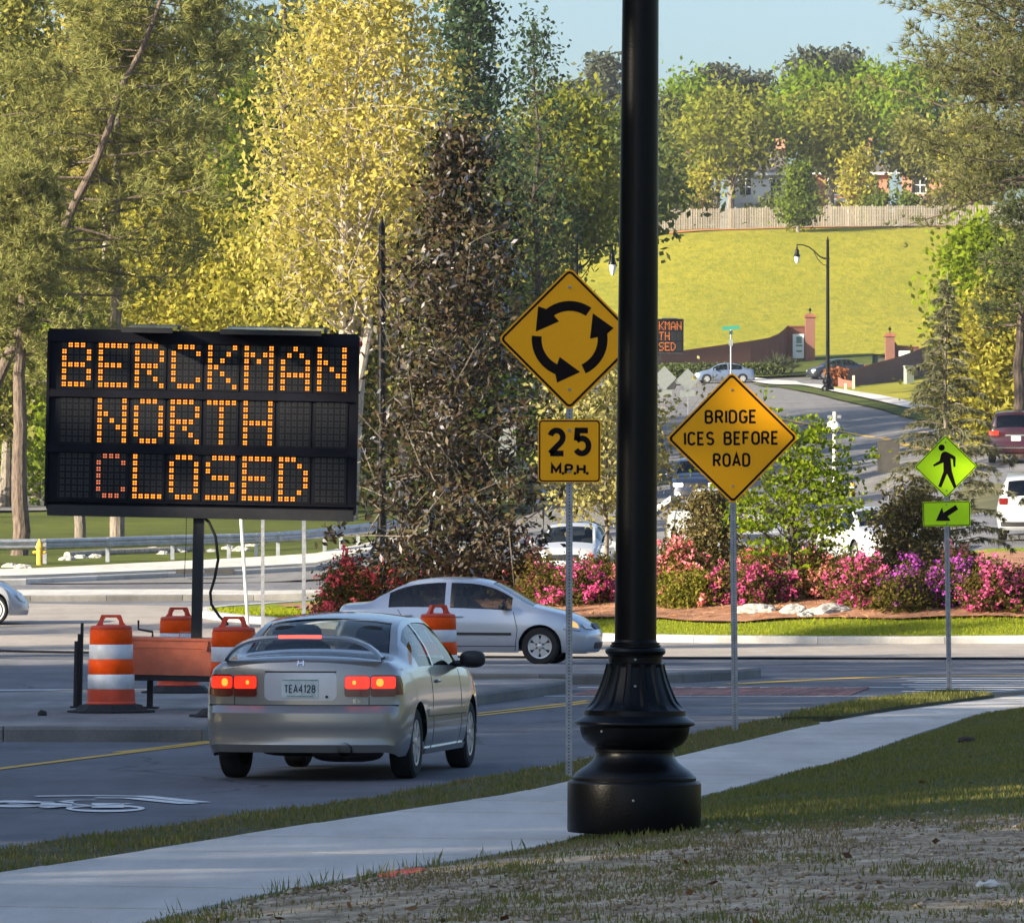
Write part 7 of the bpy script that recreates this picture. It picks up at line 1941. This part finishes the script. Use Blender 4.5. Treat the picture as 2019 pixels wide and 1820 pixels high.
# small debris on the median and kerb
d_ = gpt(83, 1410, .15); rock('dark lump of debris on the median left of the nearest drum', Vector((d_[0], d_[1], .165)), (.05, .04, .04), 1.2, group=None).data.materials[0] = M_RUB

# ------------------------------------------------------------------ backs of signs up the road
def back_sign(label, px, d, ytop, ybot, wd, rect, group='signs seen from behind up the road', diamond=True):
    b = at(px, d); t = thing('road_sign', label, 'road sign', b, 0, group); s_ = F/d
    h_ = px_h(ytop, d, b.z)
    mb = MB(); mb.box((0, .02, h_*.5), (.06, .05, h_)); mb.build('post', M_ALU, t)
    side = wd/s_/math.sqrt(2) if diamond else None
    p = MB(); p.plate(rrect(side, side, .04, rot=R(45)) if diamond else rrect(wd/s_, (ybot-ytop)/s_, .04), -.004, .0)
    o = p.build('sign_panel', M_ALUB, t); o.location = (0, -.012, px_h((ytop+ybot)/2, d, b.z))
    if rect:
        y, w_, hh = rect; p = MB(); p.plate(rrect(w_/s_, hh/s_, .03), -.004, 0); o = p.build('plaque', M_ALUB, t); o.location = (0, -.012, px_h(y, d, b.z))
    return t
back_sign('grey back of a diamond sign beside the lamp post, above a small plaque', 1310, 336, 722, 770, 48, (776, 30, 14))
back_sign('grey back of a diamond sign left of the bridge sign, above a small plaque', 1356, 333, 727, 772, 46, (776, 30, 13))
back_sign('grey back of a diamond sign seen through the bronze tree', 1000, 236, 815, 862, 46, (880, 34, 40))
t = back_sign('dark rectangular sign back between the green maple and the cedar', 1752, 192, 868, 932, 44, None, diamond=False)
for o in t.children:
    if o.name.startswith('sign_panel'): o.data.materials[0] = pm('weathered_sign_back', (.06, .055, .048), rough=.6, metal=.2, var=.2, scale=5)
d = 205; b = at(1645, d); t = thing('beacon_post', 'pale post with a small round white beacon right of the bridge sign', 'post', b)
hh = px_h(812, d, b.z); mb = MB(); mb.tube([(0, 0, 0), (.02, 0, hh)], .075, 10); mb.build('post', pm('pale_post', (.45, .44, .40), rough=.7, var=.2, scale=5), t, smooth=True)
mb = MB(); ellipsoid(mb, (-.05, -.12, px_h(842, d, b.z)), (.24, .1, .22)); mb.build('beacon', M_GLOBE, t, smooth=True)
mb = MB(); mb.box((.0, -.02, px_h(822, d, b.z)), (.46, .05, .10)); mb.build('cross_arm', M_ALU, t)
x, d = hit(1681, 982, 120); t = thing('bollard', 'small yellow bollard on the road left of the cedar', 'bollard', (x, d, Hs(x, d)))
mb = MB(); mb.lathe([(.09, 0), (.09, .45), (.07, .5), (0, .52)], 12); mb.build('bollard_tube', M_HYD, t, smooth=True)
mb = MB(); mb.lathe([(.094, .28), (.094, .38)], 12, caps=False); mb.build('white_band', M_DRW, t)
# street name sign at the junction
d = 436; b = at(1441, d); t = thing('street_name_sign', 'green street name sign on a post above the blue sedan', 'street sign', b)
s_ = F/d; hh = px_h(650, d, b.z); mb = MB(); mb.tube([(0, 0, 0), (0, 0, hh)], .06, 8); mb.build('post', M_ALU, t)
M_GRN = pm('green_sheeting', (.03, .24, .17), rough=.4)
for rz, z, w_ in ((R(4), hh + .12, 1.25), (R(75), hh - .22, 1.1)):
    p = MB(); p.plate(rrect(w_, .27, .03), -.01, .01); o = p.build('name_blade', M_GRN, t); o.location = (0, -.03, z); o.rotation_euler = (0, R(-4), rz)
p = MB(); p.box((0, -.09, px_h(676, d, b.z)), (.3, .02, .45)); p.build('small_plate', M_ALUB, t)

# ------------------------------------------------------------------ brick entrance walls
def brick_mat(name, c1, c2, mortar, scale=1.0):
    m = bpy.data.materials.new(name); N, L, B = nodes_of(m)
    tc = N.new('ShaderNodeTexCoord'); sp = N.new('ShaderNodeSeparateXYZ'); cb = N.new('ShaderNodeCombineXYZ'); L.new(tc.outputs['Object'], sp.inputs[0])
    ad = N.new('ShaderNodeMath'); ad.operation = 'ADD'; L.new(sp.outputs['X'], ad.inputs[0]); L.new(sp.outputs['Y'], ad.inputs[1])
    L.new(ad.outputs[0], cb.inputs['X']); L.new(sp.outputs['Z'], cb.inputs['Y'])
    b = N.new('ShaderNodeTexBrick'); b.inputs['Scale'].default_value = scale; b.inputs['Brick Width'].default_value = .21; b.inputs['Row Height'].default_value = .075; b.inputs['Mortar Size'].default_value = .006
    b.inputs['Color1'].default_value = c1 + (1,); b.inputs['Color2'].default_value = c2 + (1,); b.inputs['Mortar'].default_value = mortar + (1,)
    L.new(cb.outputs[0], b.inputs['Vector']); L.new(b.outputs['Color'], B.inputs['Base Color']); B.inputs['Roughness'].default_value = .9
    return m
M_BRICK = brick_mat('red_brick', (.20, .062, .038), (.15, .046, .03), (.22, .19, .16))
M_COPE = pm('brick_coping', (.24, .085, .05), rough=.85, var=.25, scale=3)
M_SGN = pm('pale_sign_panel', (.62, .68, .66), rough=.5, var=.05, scale=3)
def wall_strip(name, top, foot_dy, d0, d1, thick, parent, mat, cope=True):
    """curved garden wall: top = picture points of its upper edge, depth runs d0 -> d1"""
    n = len(top); o = parent.location; fr, bk = [], []
    for i, (px, py) in enumerate(top):
        d = d0 + (d1-d0)*i/(n-1) if not isinstance(d0, list) else d0[i]
        p = wpt(px, py, d) - o; fr.append(p); bk.append(p + Vector((0, thick, 0)))
    mb = MB(); zb = [Hs(*(p + o).xy) - o.z - .3 for p in fr]
    mb.grid([[Vector((p.x, p.y, z)) for p, z in zip(fr, zb)], fr]); mb.grid([fr, bk]); mb.grid([bk, [Vector((p.x, p.y, z)) for p, z in zip(bk, zb)]])
    mb.add([Vector((fr[0].x, fr[0].y, zb[0])), fr[0], bk[0], Vector((bk[0].x, bk[0].y, zb[0]))], [(0, 1, 2, 3)]); mb.add([Vector((fr[-1].x, fr[-1].y, zb[-1])), fr[-1], bk[-1], Vector((bk[-1].x, bk[-1].y, zb[-1]))], [(3, 2, 1, 0)])
    mb.build(name, mat, parent)
    if cope:
        cp = MB(); up = Vector((0, 0, .10))
        A = [p + Vector((0, -.06, 0)) for p in fr]; B_ = [p + Vector((0, .06, 0)) for p in bk]
        cp.grid([A, [p + up for p in A], [p + up for p in B_], B_]); cp.build('coping', M_COPE, parent)
def pier(px0, px1, ytop, d, parent, name='pier'):
    o = parent.location; a = wpt(px0, ytop, d); b_ = wpt(px1, ytop, d); w = b_.x - a.x; c = Vector(((a.x+b_.x)/2, d + w/2, 0)); zb = Hs(c.x, c.y) - .4; z1 = a.z
    mb = MB(); mb.box((c.x - o.x, c.y - o.y, (zb+z1)/2 - o.z), (w, w, z1 - zb)); po = mb.build(name, M_BRICK, parent)
    cp = MB(); cp.box((c.x - o.x, c.y - o.y, z1 - o.z + .08), (w + .2, w + .2, .16)); cp.box((c.x - o.x, c.y - o.y, z1 - o.z + .22), (w - .1, w - .1, .12)); cp.build('pier_cap', M_COPE, po)
    f = MB(); f.lathe([(.07, 0), (.03, .08), (.03, .16), (.10, .24), (.11, .32), (.06, .40), (.015, .44), (.01, .6), (0, .6)], 10, (c.x - o.x, c.y - o.y, z1 - o.z + .28)); f.build('finial', M_BLACK, po, smooth=True)
d = 456; wl = thing('brick_wall', 'left brick entrance wall, long and dark, rising to a tall pier with a finial', 'brick wall', tuple(at(1500, d)), 0, None)
wall_strip('wall', [(1290, 699), (1330, 696), (1380, 689), (1430, 682), (1480, 675), (1515, 669), (1535, 661), (1546, 652), (1553, 645)], 0, 452, 460, .35, wl, M_BRICK)
wall_strip('sign_wall', [(1553, 645), (1588, 645)], 0, 460, 460.3, .45, wl, M_BRICK)
pier(1588, 1607, 626, 459.5, wl)
o = wl.location; a = wpt(1563, 659, 459.85) - o; b_ = wpt(1585, 707, 459.95) - o; mb = MB(); mb.plate([(a.x, b_.z), (b_.x, b_.z), (b_.x, a.z), (a.x, a.z)], a.y - .06, a.y + .0); so = mb.build('sign_panel', M_SGN, wl)
mb = MB(); cxm = (a.x+b_.x)/2; 
for k, (w_, h_) in enumerate(((.42, .5), (.5, .14), (.42, .14))): mb.box((cxm + .05, a.y - .07, a.z - .45 - .42*k), (w_, .02, h_))
mb.build('sign_motif', pm('dull_green_motif', (.12, .24, .20), rough=.6, var=.4, scale=9), so)
d = 448; wr = thing('brick_wall', 'right brick entrance wall sweeping down in a curve from its pier', 'brick wall', tuple(at(1720, d)), 0, None)
pier(1746, 1764, 664, 452, wr)
wall_strip('sign_wall', [(1764, 676), (1770, 684), (1812, 686)], 0, 452.2, 452.8, .45, wr, M_BRICK)
top = [(1842, 680), (1815, 690), (1790, 700), (1760, 710), (1725, 719), (1690, 729), (1664, 739), (1653, 747), (1664, 752), (1684, 755)]
wall_strip('wall', top, 0, [441, 438, 433, 427, 421, 413, 406, 400, 396, 394], None, .45, wr, M_BRICK)
o = wr.location; a = wpt(1772, 692, 452.1) - o; b_ = wpt(1806, 716, 452.1) - o; mb = MB(); mb.plate([(a.x, b_.z), (b_.x, b_.z), (b_.x, a.z), (a.x, a.z)], a.y - .08, a.y - .02); mb.build('sign_panel', M_SGN, wr)
# hedges, yucca, box, stakes
def hedge_box(name, label, px, d, w, h, dp, mat, seed, n, cat='hedge', ls=.12, grp=None, dz=0):
    r = np.random.default_rng(seed); b = at(px, d); t = thing(name, label, cat, b, 0, grp)
    P = np.stack([(r.random(n)-.5)*w, (r.random(n)-.5)*dp, h*r.random(n)**.8], 1); P += r.normal(size=P.shape)*.06
    st = MB(); 
    for k in range(7): x = (k/6-.5)*w*.9; st.tube([(x, 0, -.1), (x + .1*math.sin(k*2.2), .1, h*.5), (x, 0, h*.85)], [.04, .03, .01], 5, caps=False)
    st.build('stems', M_BARKD, t, fix=False); leaf_mesh('foliage', P, ls, mat, t, r); return t
M_HEDR = leafmat('reddish_hedge_leaves', [(.26, .09, .04), (.34, .13, .06), (.14, .06, .025)], .3)
hedge_box('hedge', 'reddish clipped hedge at the foot of the right brick wall, beside the lamp', 1648, 402, 1.3, 1.2, 2.2, M_HEDR, 520, 3000)
hedge_box('hedge', 'dark hedge along the foot of the left brick wall', 1420, 450, 9.0, 1.0, 1.2, LM['dark'], 521, 4200)
hedge_box('hedge', 'dark hedge near the lamp post in front of the left brick wall', 1335, 447, 3.2, 1.0, 1.0, LM['dark'], 522, 1800)
r = np.random.default_rng(523); d = 450; b = at(1535, d); t = thing('yucca', 'spiky dark yucca clump in front of the pale sign panel', 'yucca', b)
Vs = []; 
for cx_, cz_ in ((-.9, .5), (-.2, .9), (.5, .8), (1.1, .6), (.1, .4)):
    for k in range(70):
        v = rvec(1, r)[0]; v[2] = abs(v[2])*.9 + .05; v /= np.linalg.norm(v); l_ = .8 + .45*r.random(); w_ = np.cross(v, rvec(1, r)[0]); w_ /= np.linalg.norm(w_); c = np.array([cx_, 0, cz_])
        Vs += [c + w_*.035, c - w_*.035, c + v*l_]
V = np.array(Vs); o = np_mesh('leaves', V, np.arange(len(V)).reshape(-1, 3), leafmat('yucca_leaves', [(.05, .065, .03), (.09, .10, .05), (.035, .045, .025)], .15), t)
mb = MB(); 
for cx_, cz_ in ((-.9, .5), (-.2, .9), (.5, .8), (1.1, .6)): mb.tube([(cx_*.6, 0, -.1), (cx_, 0, cz_)], [.10, .07], 6)
mb.build('stems', M_BARKD, t)
d = 398; b = at(1792, d); t = thing('utility_box', 'grey green utility box on the grass below the right brick wall', 'utility box', b, R(20)); w_ = 16*d/F
mb = MB(); mb.box((0, 0, .6), (w_, w_*.9, 1.2)); mb.build('box_body', pm('utility_green', (.24, .26, .22), rough=.6, var=.1), t); mb = MB(); mb.box((0, 0, 1.23), (w_+.08, w_*.9+.08, .07)); mb.build('box_lid', M_ALUB, t)
for px, py, h_, lab in ((1683, 770, .95, 'pale wooden stake at the end of the right brick wall'), (1667, 772, .5, 'short pale stake beside the reddish hedge')):
    x, d = hit(px, py, 150); t = thing('wooden_stake', lab, 'stake', (x, d, Hs(x, d)), 0, 'stakes by the brick wall'); mb = MB(); mb.box((0, 0, h_/2), (.16, .1, h_)); mb.build('stake_body', pm('pale_wood', (.55, .47, .36), rough=.8), t)

# ------------------------------------------------------------------ hilltop fence and houses
M_PICK = pm('weathered_pine_boards', (.24, .21, .17), rough=.9, col2=(.36, .32, .265), scale=.9, stretch=(1, 1, .2), island=.18)
fp = []
for px in np.linspace(1180, 2080, 31):
    d = float(np.interp(px, [1180, 1300, 1500, 1800, 2080], [541, 544, 546, 547, 548])); x = (px-CX)*d/F; fp.append(Vector((x, d, Hs(x, d) + .05)))
fn = thing('picket_fence', 'long weathered wooden picket fence along the hilltop', 'fence', fp[8]); o = fn.location
pk = MB(); r = np.random.default_rng(600)
for i in range(len(fp)-1):
    a, b = fp[i]-o, fp[i+1]-o
    rl = MB()
    for z in (.45, 1.05, 1.62): rl.tube([a + Vector((0, .05, z)), b + Vector((0, .05, z))], .045, 4)
    rl.build('fence_rail', M_PICK, fn)
    ps = MB(); ps.box((a.x, a.y + .12, a.z + .98), (.13, .11, 2.0)); ps.build('fence_post', M_PICK, fn)
    n = int((b-a).length/.145)
    for k in range(n):
        p = a.lerp(b, k/n); h_ = 1.80 + .06*r.random(); w_ = .048; x0, x1 = p.x - w_, p.x + w_; z0 = p.z + .06
        y = p.y - .012*r.random()
        pk.add([(x0, y, z0), (x1, y, z0), (x1, y, z0+h_-.07), (x1-.03, y, z0+h_), (x0+.03, y, z0+h_), (x0, y, z0+h_-.07), (x0, y+.022, z0), (x1, y+.022, z0), (x1, y+.022, z0+h_), (x0, y+.022, z0+h_)], [(0, 1, 2, 3, 4, 5), (1, 7, 8, 2), (0, 5, 9, 6)])
po = pk.build('pickets', M_PICK, fn, fix=False); po['kind'] = 'stuff'
M_WTRIM = pm('white_house_trim', (.75, .74, .70), rough=.6); M_ROOF = pm('shingle_roof', (.11, .095, .085), rough=.9, var=.25, scale=2); M_WIN = pm('window_glass', (.03, .035, .045), rough=.1, spec=.8)
M_BRH = brick_mat('orange_house_brick', (.50, .19, .10), (.42, .155, .085), (.5, .42, .36)); M_DOOR = pm('house_door', (.05, .05, .07), rough=.4)
def house(label, px, d, wpx, mat, rz, porch=True):
    b = at(px, d); w = wpx*2*d/F; t = thing('house', label, 'house', b, R(rz), 'houses behind the hilltop fence'); dp = 9.0; hh = 5.6
    mb = MB(); mb.box((0, dp/2, hh/2 - .2), (w, dp, hh + .4)); mb.build('wall', mat, t)
    rf = MB(); e = .5; zr = hh + 2.7
    rf.add([(-w/2-e, -e, hh), (w/2+e, -e, hh), (w/2+e, dp+e, hh), (-w/2-e, dp+e, hh), (-w/2+1.5, dp/2, zr), (w/2-1.5, dp/2, zr)], [(0, 1, 5, 4), (1, 2, 5), (2, 3, 4, 5), (3, 0, 4), (3, 2, 1, 0)]); ro = rf.build('roof', M_ROOF, t)
    cm = MB(); cm.box((w*.3, dp*.6, zr), (.9, .7, 1.8)); cm.build('chimney', M_BRH, ro)
    ev = MB(); ev.box((0, -e + .02, hh - .10), (w + 2*e, .08, .24)); ev.build('eaves_board', M_WTRIM, t)
    nw = max(2, int(w/2.6))
    for fl in (0, 1):
        for k in range(nw):
            x = (k + .5)/nw*w - w/2
            if fl == 0 and porch and k == nw//2: 
                dr = MB(); dr.box((x, -.03, 1.05), (1.0, .06, 2.1)); do = dr.build('door', M_DOOR, t); kn = MB(); ellipsoid(kn, (x + .38, -.09, 1.0), (.04, .04, .04), 8, 6); kn.build('door_knob', M_CHROME, do)
                continue
            z = 1.55 + fl*2.75
            fr = MB(); fr.box((x, -.04, z), (1.25, .08, 1.75)); fo_ = fr.build('window', M_WTRIM, t); pn = MB()
            for sx in (-1, 1):
                for sz in (-1, 1): pn.box((x + sx*.27, -.085, z + sz*.39), (.46, .02, .68))
            pn.build('panes', M_WIN, fo_)['kind'] = 'stuff'
    if porch:
        pr_ = MB(); pr_.box((0, -1.3, 2.85), (w*.62, 2.5, .35)); pr_.build('porch_roof', M_WTRIM, t); pr_ = MB(); pr_.box((0, -1.3, .1), (w*.62, 2.5, .3)); pr_.build('porch_floor', M_WTRIM, t)
        for k in range(4):
            c_ = MB(); c_.lathe([(.20, .25), (.20, .4), (.15, .45), (.13, 2.5), (.18, 2.6), (.2, 2.68)], 12, ((k/3-.5)*w*.56, -2.4, 0)); c_.build('column', M_WTRIM, t, smooth=True)
house('brick house with white trim at the left end of the hilltop fence', 1340, 570, 46, M_BRH, 8, False)
house('white house behind the hilltop fence between the two round-headed trees', 1500, 574, 60, M_WTRIM, -4)
house('brick house with a white columned porch right of centre behind the fence', 1680, 576, 72, M_BRH, 3)
house('orange brick house at the right end behind the fence and the pine branches', 1850, 572, 72, M_BRH, -6)

# ------------------------------------------------------------------ thin evening air
hz_m = bpy.data.materials.new('air'); hz_m.use_nodes = True
_n, _l = hz_m.node_tree.nodes, hz_m.node_tree.links; _n.clear()
_o = _n.new('ShaderNodeOutputMaterial'); _v = _n.new('ShaderNodeVolumePrincipled')
_v.inputs['Color'].default_value = (.78, .88, 1.0, 1); _v.inputs['Density'].default_value = 0.00009; _v.inputs['Anisotropy'].default_value = 0.0
_l.new(_v.outputs[0], _o.inputs['Volume'])
mb = MB(); mb.box((100, 510, 140), (2000, 1200, 300)); hz_o = mb.build('haze', hz_m); hz_o['kind'] = 'stuff'
